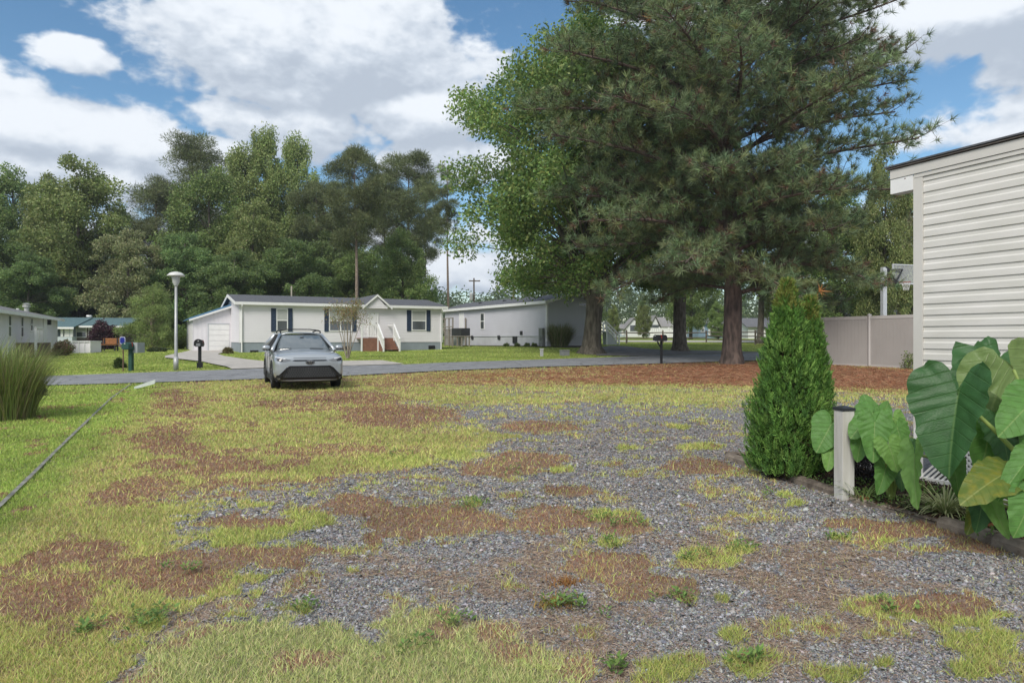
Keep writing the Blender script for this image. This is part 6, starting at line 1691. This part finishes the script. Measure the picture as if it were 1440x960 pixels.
shrub("dark_shrub", "dark shrub hugging the ground under the purple-leaved tree", 128, 489, 14, 478, [(.05,.09,.03),(.09,.13,.05)], .12, 2200)
for (px_, lab) in ((712, "first low green shrub from the left in the grey house mulch bed"), (727.5, "second low green shrub from the left in the grey house mulch bed"), (741, "third low green shrub from the left in the grey house mulch bed"), (751.5, "fourth low green shrub, nearest the meter box")):
    shrub("low_shrub", lab, px_, 487.2, 5, 482, [(.10,.16,.05),(.16,.2,.07)], .09, 900, group="low shrubs along the grey house")
shrub("shadow_shrub", "dark weedy shrub just behind the tall grass clump at the left", 52, 557, 12, 531, [(.10,.12,.05),(.16,.14,.08)], .05, 2600)
shrub("bare_twig_shrub", "scraggly dark shrub by the air conditioner of the grey house", 661, 485, 7, 470, [(.07,.08,.05),(.12,.10,.08)], .07, 500)
shrub("fence_shrub", "small leafy sprig against the privacy fence beside the shed corner", 1277, 519, 10, 488, [(.13,.18,.06),(.2,.24,.09)], .09, 260)

# ---- small blossom tree before the white house
p_ = G(489, 503.5); s_ = p_.y/F
cm = T("crape_myrtle", "small many-stemmed tree with thin reddish and yellow-green leaves before the white house steps", "tree", p_)
g = np.random.default_rng(12); hT = CH-(417-HOR)/F*p_.y - p_.z
sm = MB(); ends = []
for k in range(9):
    a = 2*math.pi*k/9 + g.uniform(-.2,.2); r_ = g.uniform(.25,.85); h_ = hT*g.uniform(.62,.92)
    q = [Vector((.06*math.cos(a), .06*math.sin(a), 0)), Vector((.18*math.cos(a), .18*math.sin(a), h_*.22)), Vector((r_*.6*math.cos(a), r_*.6*math.sin(a), h_*.6)), Vector((r_*math.cos(a), r_*math.sin(a), h_))]
    sm.tube(q, [.032,.026,.018,.008], 6, cap=False)
    for m_ in range(5):
        t_ = g.uniform(.5,1); c_ = q[2].lerp(q[3], t_*1.0); e_ = c_ + Vector((g.uniform(-.4,.4), g.uniform(-.4,.4), g.uniform(.1,.45))); sm.tube([c_, e_], [.008,.003], 3, cap=False); ends.append(e_)
sm.build("trunk", bark_l, cm, smooth=True)
E = np.array(ends); n = 2600; idx = g.integers(0, len(E), n); pos = E[idx] + g.normal(size=(n,3))*np.array([.16,.16,.14])
link_mesh("crown", leafmesh("crown", pos, rdir(n,g), rdir(n,g), .075*g.uniform(.6,1.4,n), .045, palette(n, [(.22,.22,.08),(.28,.17,.09),(.16,.19,.07),(.32,.25,.14)], g, .25)), leafm, cm)

# ---- arching blades (ornamental grasses, striped grass plant)
def ribbons(name, base, az, lean, Ln, Wn, droop, cols, nseg=6, stripe=None, g=rng):
    n = len(base); k = nseg+1; s = np.linspace(0, 1, k)
    V = np.empty((n, k, 2, 3)); 
    ca, sa = np.cos(az), np.sin(az)
    for j, t_ in enumerate(s):
        th = lean + droop*t_**1.6                     # angle from vertical, accumulates
        if j == 0: pos = base.copy(); px_ = pos
        else:
            stp_ = Ln/nseg; pos = px_ + np.stack([np.sin(th)*ca*stp_, np.sin(th)*sa*stp_, np.cos(th)*stp_], 1); px_ = pos
        w_ = Wn*(1-t_**2.2)*.5 + .0004; side = np.stack([-sa, ca, np.zeros(n)], 1)*w_[:, None]
        V[:, j, 0] = pos - side; V[:, j, 1] = pos + side
    a = np.arange(n)[:, None]*(k*2) + (np.arange(nseg)*2)[None]
    Fq = np.stack([a, a+1, a+3, a+2], 2).reshape(-1, 4).astype(np.int32)
    me_ = bpy.data.meshes.new(name); me_.vertices.add(n*k*2); me_.vertices.foreach_set("co", V.astype(np.float32).ravel())
    me_.loops.add(Fq.size); me_.loops.foreach_set("vertex_index", Fq.ravel()); me_.polygons.add(len(Fq))
    me_.polygons.foreach_set("loop_start", np.arange(0, Fq.size, 4, dtype=np.int32)); me_.polygons.foreach_set("loop_total", np.full(len(Fq), 4, np.int32)); me_.update(calc_edges=True)
    at_ = me_.color_attributes.new("col", 'FLOAT_COLOR', 'POINT'); c_ = np.ones((n, k, 2, 4), np.float32); c_[..., :3] = cols[:, None, None, :]
    if stripe is not None: c_[:, :, 1, :3] = stripe
    at_.data.foreach_set("color", c_.ravel()); return me_
def grass_clump(name, label, px, py, h, rad, n, cols, seed, width=.012, droop=1.1, Y=None, flowers=None, group=None, lean=.35):
    p_ = G(px, py) if Y is None else P2(px, Y)
    if Y is not None: p_.z = tz(p_.x, p_.y)
    g = np.random.default_rng(seed); az = g.uniform(0, 2*math.pi, n); r_ = rad*.35*np.sqrt(g.uniform(0,1,n))
    b_ = np.stack([r_*np.cos(az), r_*np.sin(az), np.zeros(n)], 1)
    me_ = ribbons("blades", b_, az + g.normal(0,.5,n), np.abs(g.normal(0, lean, n)), h*g.uniform(.6,1.15,n), np.full(n, width), g.uniform(.3,1,n)*droop, palette(n, cols, g, .25), g=g)
    t_ = T(name, label, "ornamental grass", p_, 0, group); link_mesh("blades", me_, leafm, t_)
    return t_
gc = grass_clump("grass_clump", "tall clump of arching green grass at the left edge of the lawn", 8, 590, 1.36, 1.2, 1900, [(.24,.33,.09),(.17,.26,.07),(.34,.38,.14),(.28,.27,.13)], 51, .013, .95, lean=.2)
grass_clump("grass_clump", "second clump of arching grass half out of frame at the left edge", -42, 588, 1.45, 1.4, 1800, [(.24,.33,.09),(.17,.26,.07),(.34,.38,.14)], 52, .013, .9, lean=.24)
grass_clump("plume_grass", "round clump of pale plumed grass at the near corner of the grey house", 786, 487, 1.75, 1.9, 2200, [(.22,.29,.10),(.17,.23,.08),(.42,.40,.24)], 53, .03, .8, lean=.28)
# weeds at the foot of the left clump with a red flower
fl_ = G(8, 588); rf_l = T("red_flower", "small red flower among the leaves at the foot of the left grass clump", "flower", fl_ + Vector((.0,-.25,0)))
MB().tube([(0,0,0),(.01,0,.12),(0,-.02,.2)], .004, 5).build("stem", mat("flower_stem", (.08,.14,.04)), rf_l)
pt_ = MB()
for k in range(6):
    a = 2*math.pi*k/6; c2_, s2_ = math.cos(a), math.sin(a)
    pt_.add([(0,-.02,.2),(.022*c2_-.012*s2_,-.03,.2+.022*s2_+.012*c2_),(.045*c2_,-.035,.2+.045*s2_),(.022*c2_+.012*s2_,-.03,.2+.022*s2_-.012*c2_)], [(0,1,2,3)])
pt_.build("petals", mat("red_petal", (.50,.06,.03), .6), rf_l)

# ---- arborvitae
def arbor(name, label, px, py, top, hwid, seed, Yover=None):
    p_ = G(px, py) if Yover is None else P2(px, Yover)
    if Yover is not None: p_.z = tz(p_.x, p_.y)
    g = np.random.default_rng(seed); H_ = CH-(top-HOR)/F*p_.y - p_.z; R_ = hwid*p_.y/F
    ns = 5200; t_ = g.uniform(0,1,ns)**1.15; z = H_*(.02+.95*t_)
    prof = np.interp(t_, [0,.05,.15,.3,.5,.7,.85,.94,1], [.86,.96,1,.93,.74,.50,.29,.15,.03])*R_
    az = g.uniform(0, 2*math.pi, ns)
    lump = 1 + .13*np.sin(az*5+z*3+seed) + .10*np.sin(az*9-z*7) + (fbm(az*2.2+seed, z*3.0, seed, 3)-.5)*.45
    rr_ = prof*lump*g.uniform(.55,1.05,ns)
    SCn = np.stack([rr_*np.cos(az), rr_*np.sin(az), z], 1)
    out = np.stack([np.cos(az), np.sin(az), np.zeros(ns)], 1)
    up = norm(np.array([0,0,1.0]) + out*.35 + g.normal(size=(ns,3))*.22)
    pl = norm(np.cross(up, out) * g.choice([-1,1], (ns,1)) + g.normal(size=(ns,3))*.6)     # plane of the fan
    K = 17; idx = np.repeat(np.arange(ns), K); j = np.tile(np.arange(K), ns); f_ = (j/(K-1))
    stem = f_*.085; a = np.where(j % 2 == 0, 1, -1)*(.75-.4*f_)
    D = norm(up[idx]*np.cos(a)[:, None] + pl[idx]*np.sin(a)[:, None] + g.normal(size=(len(idx),3))*.12)
    C = SCn[idx] + up[idx]*stem[:, None]
    base_c = palette(ns, [(0.105,0.254,0.052),(0.149,0.333,0.070),(0.079,0.193,0.049),(0.201,0.385,0.088)], g, .2)
    tipc = (t_ > .86)[:, None]*(g.uniform(0,1,ns) < .75)[:, None]; base_c = np.where(tipc, palette(ns, [(.26,.30,.08),(.2,.27,.06)], g, .2), base_c)
    me_ = leafmesh("foliage", C, D, rdir(len(idx), g), .042*g.uniform(.7,1.3,len(idx)), .0095, base_c[idx]*(1+g.uniform(-.2,.25,(len(idx),1))))
    tt_ = T(name, label, "evergreen shrub", p_, 0, "evergreens at the end of the planting bed"); link_mesh("foliage", me_, leaf_mat("scale_leaf", .2, .6, .2), tt_)
    # inner mass of branches and old foliage
    n2 = 9000; t2_ = g.uniform(0,1,n2); az2 = g.uniform(0,2*math.pi,n2); r2_ = np.interp(t2_, [0,.15,.5,.85,1], [.8,.95,.8,.3,.02])*R_*g.uniform(.0,.78,n2)
    pos = np.stack([r2_*np.cos(az2), r2_*np.sin(az2), H_*.93*t2_], 1)
    link_mesh("inner_branches", leafmesh("inner_branches", pos, rdir(n2,g), rdir(n2,g), .07, .035, palette(n2, [(.05,.075,.025),(.07,.055,.035)], g, .2)), needf, tt_)
    tk = MB().tube([(0,0,-.05),(0,0,H_*.5),(0,0,H_*.95)], [.035,.02,.004], 6)
    for k in range(60):
        a = g.uniform(0,6.28); z_ = g.uniform(.05,.9)*H_; r_ = np.interp(z_/H_, [0,.15,.5,.85,1], [.8,.95,.8,.3,.02])*R_*.75
        tk.tube([(0,0,z_),(r_*.6*math.cos(a), r_*.6*math.sin(a), z_+.07), (r_*math.cos(a), r_*math.sin(a), z_+.2)], [.008,.005,.002], 3, cap=False)
    tk.build("trunk", bark_g, tt_)
arbor("arborvitae", "taller front evergreen cone with a yellow-green tip in the bed corner", 1107, 670, 395, 47, 61)
arbor("arborvitae", "shorter evergreen cone pressed against the right side of the taller one", 1139, 662, 420, 30, 62, 7.6)

# ---- planting bed plants
g = np.random.default_rng(77)
def lily(name, label, px, py, h, n, seed, cols, stripe=None, w=.014):
    p_ = G(px, py); gg = np.random.default_rng(seed); az = gg.uniform(0, 2*math.pi, n)
    b_ = np.stack([.03*np.cos(az), .03*np.sin(az), np.zeros(n)], 1)
    me_ = ribbons("blades", b_, az, gg.uniform(.15,1.0,n), h*gg.uniform(.6,1.2,n), np.full(n, w), gg.uniform(.8,1.9,n), palette(n, cols, gg, .2), nseg=7, stripe=stripe, g=gg)
    t_ = T(name, label, "plant", p_); link_mesh("blades", me_, leafm, t_); return t_
lily("striped_grass_plant", "clump of arching green and cream striped blades under the big leaves", 1330, 726, .36, 190, 3, [(.17,.25,.08),(.22,.30,.10)], stripe=(.62,.60,.36), w=.016)
lily("striped_grass_plant", "small striped tuft right of the larger striped clump at the wall", 1386, 712, .26, 60, 4, [(.17,.25,.08)], stripe=(.6,.58,.35), w=.014)
lily("strappy_plant", "loose pale green strappy plant at the base of the smaller leaf clump", 1212, 706, .32, 34, 5, [(.24,.30,.11),(.15,.22,.07)], w=.012)
lily("strappy_plant", "low tuft of thin green blades between the two leaf clumps", 1283, 722, .16, 60, 6, [(.15,.23,.07),(.10,.17,.05)], w=.008)
p_ = P2(1218, 7.1); p_.z = tz(p_.x, p_.y)
hm = T("dark_heather", "dark purple-black mounded plant with tiny violet flowers behind the white post", "plant", p_)
n = 9000; d = rdir(n, g); d[:, 2] = np.abs(d[:, 2]); pos = d*np.array([.24,.24,.42])*g.uniform(.55,1.02,(n,1))
cc5 = palette(n, [(.035,.032,.038),(.06,.055,.065),(.025,.03,.025),(.085,.08,.085)], g, .3); cc5[g.uniform(0,1,n) < .006] = (.22,.14,.45)
link_mesh("foliage", leafmesh("foliage", pos, norm(d+rdir(n,g)*.7), rdir(n,g), .028, .008, cc5), needf, hm)
# small weeds and mulch crumbs
n = 26000; bx_ = [ (p.x, p.y) for p in bedp ]; X = g.uniform(2.6,5.4,n); Y_ = g.uniform(4.2,8.6,n); k_ = in_poly(X, Y_, bx_); X = X[k_]; Y_ = Y_[k_]; n = len(X)
pos = np.stack([X, Y_, terr(X, Y_)+.035+g.uniform(0,.015,n)], 1); D = rdir(n,g); D[:, 2] *= .3
o = link_mesh("mulch", leafmesh("mulch", pos, D, rdir(n,g), g.uniform(.02,.05,n), .012, palette(n, [(.05,.035,.025),(.08,.055,.04),(.12,.07,.045),(.035,.028,.022)], g, .3)), blade_m); props(o, "dark bark mulch crumbs in the planting bed", "mulch", kind="stuff")
n = 1500; a0_ = g.integers(0, 30, n); cx = g.uniform(3.0,4.0,30); cy = g.uniform(4.9,7.0,30); sel_ = in_poly(cx, cy, bx_); cx = cx[sel_]; cy = cy[sel_]; a0_ = g.integers(0, len(cx), n)
pos = np.stack([cx[a0_]+g.normal(0,.05,n), cy[a0_]+g.normal(0,.05,n), np.zeros(n)], 1); pos[:, 2] = terr(pos[:,0], pos[:,1])+.03+g.uniform(0,.07,n)
o = link_mesh("bed_weeds", leafmesh("bed_weeds", pos, norm(rdir(n,g)+np.array([0,0,.4])), rdir(n,g), .03, .016, palette(n, [(.11,.2,.05),(.16,.26,.07)], g, .2)), leafm); props(o, "small green weeds dotted in the planting bed", "weeds", kind="stuff")

# ---- elephant ears
def ear_mat(name, base, vein, back=None, rough=.38, yellow=0.0):
    m_ = bpy.data.materials.new(name); t_, N_, L_2 = nt(m_)
    out = N_.new('ShaderNodeOutputMaterial'); b = N_.new('ShaderNodeBsdfPrincipled'); tr_ = N_.new('ShaderNodeBsdfTranslucent'); mx_ = N_.new('ShaderNodeMixShader'); mx_.inputs[0].default_value = .38
    uvn = N_.new('ShaderNodeAttribute'); uvn.attribute_name = 'leafuv'; sp_ = N_.new('ShaderNodeSeparateXYZ'); L_2.new(uvn.outputs['Vector'], sp_.inputs[0])
    mm = lambda *a: M(*a, tree=t_)
    a_, b_ = sp_.outputs[0], sp_.outputs[1]
    ab = mm('ABSOLUTE', b_)
    mid = mm('SUBTRACT', 1.0, mm('MINIMUM', mm('MULTIPLY', ab, 45.0), 1.0))
    ph = mm('FRACT', mm('MULTIPLY', mm('SUBTRACT', a_, mm('MULTIPLY', ab, .55)), 6.5))
    lat = mm('SUBTRACT', 1.0, mm('MINIMUM', mm('MULTIPLY', mm('ABSOLUTE', mm('SUBTRACT', ph, .5)), 16.0), 1.0))
    v_ = mm('MAXIMUM', mid, mm('MULTIPLY', lat, .30))
    nz = N_.new('ShaderNodeTexNoise'); nz.inputs['Scale'].default_value = 5; nz.inputs['Detail'].default_value = 6; L_2.new(uvn.outputs['Vector'], nz.inputs[0])
    rp_ = N_.new('ShaderNodeValToRGB'); L_2.new(nz.outputs[0], rp_.inputs[0]); rp_.color_ramp.elements[0].position = .35 + .1*yellow; rp_.color_ramp.elements[1].position = .68 + .12*yellow
    c2 = tuple(c*1.35 for c in base) if yellow == 0 else (.30,.27,.035)
    rp_.color_ramp.elements[0].color = (*base, 1); rp_.color_ramp.elements[1].color = (*c2, 1)
    mc = N_.new('ShaderNodeMix'); mc.data_type = 'RGBA'; L_2.new(v_, mc.inputs['Factor']); L_2.new(rp_.outputs[0], mc.inputs['A']); mc.inputs['B'].default_value = (*vein, 1)
    geo = N_.new('ShaderNodeNewGeometry'); bk = N_.new('ShaderNodeMix'); bk.data_type = 'RGBA'; L_2.new(geo.outputs['Backfacing'], bk.inputs['Factor']); L_2.new(mc.outputs['Result'], bk.inputs['A'])
    bb = N_.new('ShaderNodeMix'); bb.data_type = 'RGBA'; L_2.new(v_, bb.inputs['Factor']); bb.inputs['A'].default_value = (*(back or (.20,.29,.10)), 1); bb.inputs['B'].default_value = (.34,.42,.17,1)
    L_2.new(bb.outputs['Result'], bk.inputs['B'])
    L_2.new(bk.outputs['Result'], b.inputs['Base Color']); L_2.new(bk.outputs['Result'], tr_.inputs[0])
    b.inputs['Roughness'].default_value = rough; b.inputs['Specular IOR Level'].default_value = .35
    n5 = N_.new('ShaderNodeTexNoise'); n5.inputs['Scale'].default_value = 60; L_2.new(uvn.outputs['Vector'], n5.inputs[0])
    bp_2 = N_.new('ShaderNodeBump'); bp_2.inputs['Strength'].default_value = .5; bp_2.inputs['Distance'].default_value = .012
    L_2.new(mm('ADD', mm('MULTIPLY', lat, -1.0), mm('MULTIPLY', n5.outputs[0], .5)), bp_2.inputs['Height']); L_2.new(bp_2.outputs[0], b.inputs['Normal'])
    L_2.new(b.outputs[0], mx_.inputs[1]); L_2.new(tr_.outputs[0], mx_.inputs[2]); L_2.new(mx_.outputs[0], out.inputs[0]); return m_
EM = [ear_mat("ear_dark", (.045,.12,.038), (.13,.24,.08)), ear_mat("ear_mid", (.105,.24,.055), (.26,.40,.13)), ear_mat("ear_light", (.16,.31,.07), (.26,.38,.13)), ear_mat("ear_yellowing", (.13,.19,.035), (.30,.34,.10), yellow=1)]
pet_m = mat("petiole", (.27,.36,.10), .5, .2, 5)
HR = [(0,1.0),(8,.93),(18,.82),(32,.71),(50,.64),(72,.62),(95,.64),(120,.66),(140,.64),(152,.56),(161,.40),(168,.24),(174,.10),(180,.04)]
def ear(parent, at, tip, n, m_i, ws=1.0, fold=.18, curl=.25, seed=0, base=None, back=1.0, name="leaf", curve=None):
    """heart leaf: at = petiole joint, tip = leaf tip, n = facing direction of the upper side (all relative to parent)"""
    at = Vector(at); tip = Vector(tip); e1 = tip - at; Lt = e1.length; e1.normalize(); n = Vector(n); n = (n - e1*n.dot(e1)).normalized(); e2 = n.cross(e1)
    rr_ = random.Random(seed); ph = rr_.uniform(0,6)
    NA, NR = 64, 9; V = []; UVs = []
    for i in range(NR+1):
        q = (i/NR)**.85
        for k in range(NA):
            a = -math.pi + 2*math.pi*k/NA; dg_ = abs(math.degrees(a))
            rr2 = (1 - .17*min(max((dg_-10)/40, 0), 1))*np.interp(dg_, [h_[0] for h_ in HR], [h_[1] for h_ in HR])
            if dg_ > 90: rr2 *= back
            x_ = rr2*math.cos(a)*q; y_ = rr2*math.sin(a)*q*ws
            wav = .030*math.sin(a*9+ph)*q**3 + .02*math.sin(a*17+ph*2)*q**4
            z_ = fold*abs(y_) - curl*(max(x_,0)**2)*.6 - .22*y_*y_*(1 if fold < .4 else .2) + wav + (-.12*x_*x_ if x_ < 0 else 0)
            vein_u = x_/1.0 - .55*abs(y_); z_ += .012*math.sin(vein_u*6.5*2*math.pi)*min(1, abs(y_)*4)
            V.append(tuple(at + (e1*x_ + e2*y_ + n*z_)*Lt)); UVs.append((x_, y_/ws, 0))
    Fc_ = [(i*NA+k, (i+1)*NA+k, (i+1)*NA+(k+1)%NA, i*NA+(k+1)%NA) for i in range(NR) for k in range(NA)]
    me_ = bpy.data.meshes.new(name); me_.from_pydata(V, [], Fc_); me_.update()
    at_ = me_.attributes.new("leafuv", 'FLOAT_VECTOR', 'POINT'); at_.data.foreach_set("vector", np.array(UVs, np.float32).ravel())
    o_ = link_mesh(name, me_, EM[m_i], parent, smooth=True)
    if base is not None:
        base = Vector(base); md_ = base.lerp(at, .55) + (Vector(curve) if curve else Vector((0,0,.12*(at-base).length)))
        pts = [base.lerp(md_, t_)*(1-t_) + md_.lerp(at - n*.006, t_)*t_ for t_ in np.linspace(0,1,9)]
        r0 = .010 + .013*Lt
        MB().tube(pts, [r0*(1.5-.9*t_) for t_ in np.linspace(0,1,9)], 8).build("stalk", pet_m, o_, smooth=True)
    return o_
def eplant(label, bx, by, leaves, name="elephant_ear_plant"):
    b_ = Vector((bx, by, tz(bx, by)+.02)); t_ = T(name, label, "plant", b_, 0, "elephant ear plants in the bed")
    for i, L3_ in enumerate(leaves):
        (ax_, ay_, aY), (tx_, ty_, tY), n_, m_i, ws_, kw = L3_
        kw = dict(kw); bs = kw.pop('b', (0,0,0))
        ear(t_, P(ax_, ay_, aY)-b_, P(tx_, ty_, tY)-b_, n_, m_i, ws_, seed=i*7+int(ax_), base=bs, **kw)
    return t_
eplant("giant elephant ear plant with huge dark leaves against the cream shed", 4.15, 5.15, [
  ((1347,558,4.95),(1329,671,4.85),(-.85,-.50,.15),0,.90,dict(fold=.62,curl=.12,curve=(0,-.08,.10),b=(-.22,-.6,0))),
  ((1388,545,5.45),(1358,630,5.3),(-.35,-.85,.35),0,.95,dict(fold=.1)),
  ((1404,505,5.6),(1352,600,5.3),(-.35,-.8,.45),0,.80,dict(fold=.12,back=.6)),
  ((1408,537,5.25),(1372,632,5.2),(.30,.80,-.50),2,1.0,dict(fold=.12,curve=(.05,-.1,.22))),
  ((1425,520,5.0),(1470,600,5.0),(.25,.85,-.45),2,.9,dict(fold=.1)),
  ((1450,565,4.7),(1408,610,4.6),(-.25,-.85,.45),1,.9,dict(fold=.1)),
  ((1392,596,5.1),(1383,668,5.0),(-.15,-.9,.4),1,.85,dict(fold=.14)),
  ((1407,600,5.0),(1428,672,4.9),(.05,-.9,.4),0,.8,dict(fold=.12)),
  ((1408,668,4.65),(1352,701,4.55),(-.25,-.55,.8),3,.85,dict(fold=.10,curl=.3)),
  ((1392,702,4.8),(1418,757,4.65),(-.55,-.8,.1),2,.5,dict(fold=.5)),
  ((1384,690,4.9),(1376,748,4.8),(-.2,-.9,.3),0,.7,dict(fold=.2)),
  ((1448,704,4.5),(1430,756,4.45),(-.1,-.9,.4),1,.95,dict(fold=.1)),
  ((1450,640,4.6),(1400,700,4.55),(-.5,-.5,.7),1,.45,dict(fold=.4)),
  ((1378,705,4.95),(1362,752,4.9),(-.1,-.8,.5),3,.6,dict(fold=.2)),
  ((1490,600,4.9),(1460,700,4.8),(-.3,-.8,.4),1,.9,dict(fold=.1)),
])
eplant("elephant ear plant with one narrow light leaf hanging beside the striped grass", 3.85, 5.75, [
  ((1286,642,5.55),(1283,714,5.4),(-.9,-.35,.1),2,.50,dict(fold=.45,curve=(0,0,.3))),
  ((1340,650,5.7),(1352,700,5.6),(-.2,-.9,.2),1,.6,dict(fold=.3)),
  ((1334,596,5.7),(1336,652,5.6),(-.2,-.9,.2),2,.5,dict(fold=.3)),
])
eplant("bushy cluster of smaller bright green elephant ears right of the white post", 3.42, 6.15, [
  ((1250,626,5.9),(1264,663,5.8),(-.1,-.85,.5),2,1.0,dict(fold=.1)),
  ((1230,596,6.0),(1229,650,5.9),(-.25,-.85,.4),1,.8,dict(fold=.15)),
  ((1226,582,6.3),(1196,612,6.2),(-.4,-.7,.6),1,.95,dict(fold=.12)),
  ((1222,574,6.5),(1215,552,6.6),(-.2,-.8,.6),1,1.1,dict(fold=.1)),
  ((1240,588,6.4),(1252,562,6.5),(.2,-.8,.6),1,.8,dict(fold=.1)),
  ((1262,602,6.2),(1274,640,6.1),(.1,-.9,.5),1,.9,dict(fold=.1)),
  ((1256,588,6.3),(1262,622,6.2),(.0,-.9,.5),2,.9,dict(fold=.1)),
  ((1245,660,6.0),(1237,694,5.9),(-.1,-.95,.2),1,.8,dict(fold=.15)),
  ((1266,660,6.1),(1270,690,6.0),(.0,-.95,.3),0,.8,dict(fold=.15)),
  ((1212,610,6.3),(1206,648,6.2),(-.3,-.85,.3),1,.8,dict(fold=.15)),
  ((1272,628,6.3),(1266,668,6.2),(.2,-.9,.3),0,.9,dict(fold=.15)),
  ((1256,640,6.2),(1254,676,6.15),(.2,-.9,.3),0,.9,dict(fold=.15)),
])
eplant("young elephant ear with two leaves between the evergreen and the white post", 3.35, 6.75, [
  ((1168,598,6.6),(1149,634,6.5),(-.35,-.9,.25),1,1.1,dict(fold=.1,curve=(0,0,.2))),
  ((1171,625,6.55),(1163,661,6.45),(-.5,-.85,.1),2,.75,dict(fold=.3)),
])
# two fallen leaves on the gravel edge
def fallen(label, px, py, size, col, seed):
    p_ = G(px, py); p_.z += .02; t_ = T("fallen_leaf", label, "dead leaf", p_, rnd.uniform(0,6))
    rr_ = random.Random(seed); V = []; n_ = 14
    for i in range(5):
        for k in range(n_):
            a = 2*math.pi*k/n_; r_ = size*(i/4)*(1+.25*math.sin(2*a)+rr_.uniform(-.08,.08)); V.append((r_*math.cos(a), r_*.65*math.sin(a), .02+.35*size*math.sin(a*3+i)*(i/4)**2+rr_.uniform(0,.12)*size*(i/4)))
    Fc_ = [(i*n_+k, i*n_+(k+1)%n_, (i+1)*n_+(k+1)%n_, (i+1)*n_+k) for i in range(4) for k in range(n_)]
    MB().add(V, Fc_).build("blade", mat("dry_"+str(seed), col, .8, .35, 25), t_)
    MB().tube([(size*.8,0,.03),(size*1.3,.01,.01)], .003, 4).build("stalk", mat("dry_stalk", (.2,.12,.06)), t_)
fallen("curled orange-brown dead leaf just right of the white post", 1214, 707, .05, (.42,.20,.07), 1)
fallen("crumpled rust dead leaf on the dark timber under the big leaves", 1383, 744, .085, (.30,.12,.05), 2)
for (px_, py_, lab) in ((796, 819, "orange dried tuft of weed on the gravel, upper of the two"), (781, 848, "yellow-orange tuft of weed on the gravel, lower of the two")):
    p_ = G(px_, py_); p_.z -= .01; n_ = 220; gg = np.random.default_rng(int(px_)); az_ = gg.uniform(0,6.28,n_)
    t_ = T("weed_tuft", lab, "weed", p_, 0); b_ = np.stack([.06*gg.normal(size=n_), .04*gg.normal(size=n_), np.zeros(n_)], 1)
    link_mesh("blades", ribbons("blades", b_, az_, gg.uniform(.3,1.3,n_), gg.uniform(.03,.07,n_), np.full(n_,.004), gg.uniform(.1,.6,n_), palette(n_, [(.42,.22,.05),(.45,.30,.08),(.3,.28,.07) if py_ > 830 else (.35,.16,.04)], gg, .2), nseg=3, g=gg), leafm, t_)

# broad-leaved weeds rooted in the gravel
gw = np.random.default_rng(99); WS = [(665,708),(850,728),(880,737),(660,706),(790,848),(985,783),(1040,775),(1180,758),(205,876),(250,800),(430,856),(120,888),(965,843),(560,640),(1100,694),(800,855),(230,868),(640,872),(860,765),(1258,856),(590,905),(880,940),(1060,935),(720,660)]
PA = []; DA = []; SA = []
for (a_w, b_w) in WS:
    for r_w in range(6):
        p_w = G(a_w + gw.normal(0,16), b_w + gw.normal(0,5)); k_w = int(gw.integers(9, 20)); az_w = gw.uniform(0, 6.28, k_w)
        PA.append(np.stack([p_w.x + .03*np.cos(az_w)*gw.uniform(0,1,k_w), p_w.y + .03*np.sin(az_w)*gw.uniform(0,1,k_w), p_w.z + gw.uniform(0,.05,k_w)], 1))
        DA.append(np.stack([np.cos(az_w), np.sin(az_w), gw.uniform(.1,.9,k_w)], 1)); SA.append(gw.uniform(.02,.045,k_w))
PA = np.concatenate(PA); DA = np.concatenate(DA); SA = np.concatenate(SA); n = len(PA)
WW = np.stack([-DA[:,1], DA[:,0], gw.normal(0,.3,n)], 1)
o = link_mesh("weeds", leafmesh("weeds", PA, DA, WW, SA, SA*.42, palette(n, [(.16,.28,.07),(.22,.34,.09),(.12,.21,.06)], gw, .2)), leafm); props(o, "low broad-leaved green weeds rooted in the gravel", "weeds", kind="stuff")
# ================================================================== air
hz_m = bpy.data.materials.new("haze"); t6, N6, L6 = nt(hz_m)
o6 = N6.new('ShaderNodeOutputMaterial'); v6 = N6.new('ShaderNodeVolumePrincipled')
v6.inputs['Color'].default_value = (.80,.86,.95,1); v6.inputs['Density'].default_value = .0004; v6.inputs['Anisotropy'].default_value = .2
L6.new(v6.outputs[0], o6.inputs['Volume'])
hzo = MB().box(-600, 600, -60, 600, -3, 60).build("haze", hz_m); props(hzo, "thin bluish summer haze over the whole neighbourhood", "haze", kind="stuff")
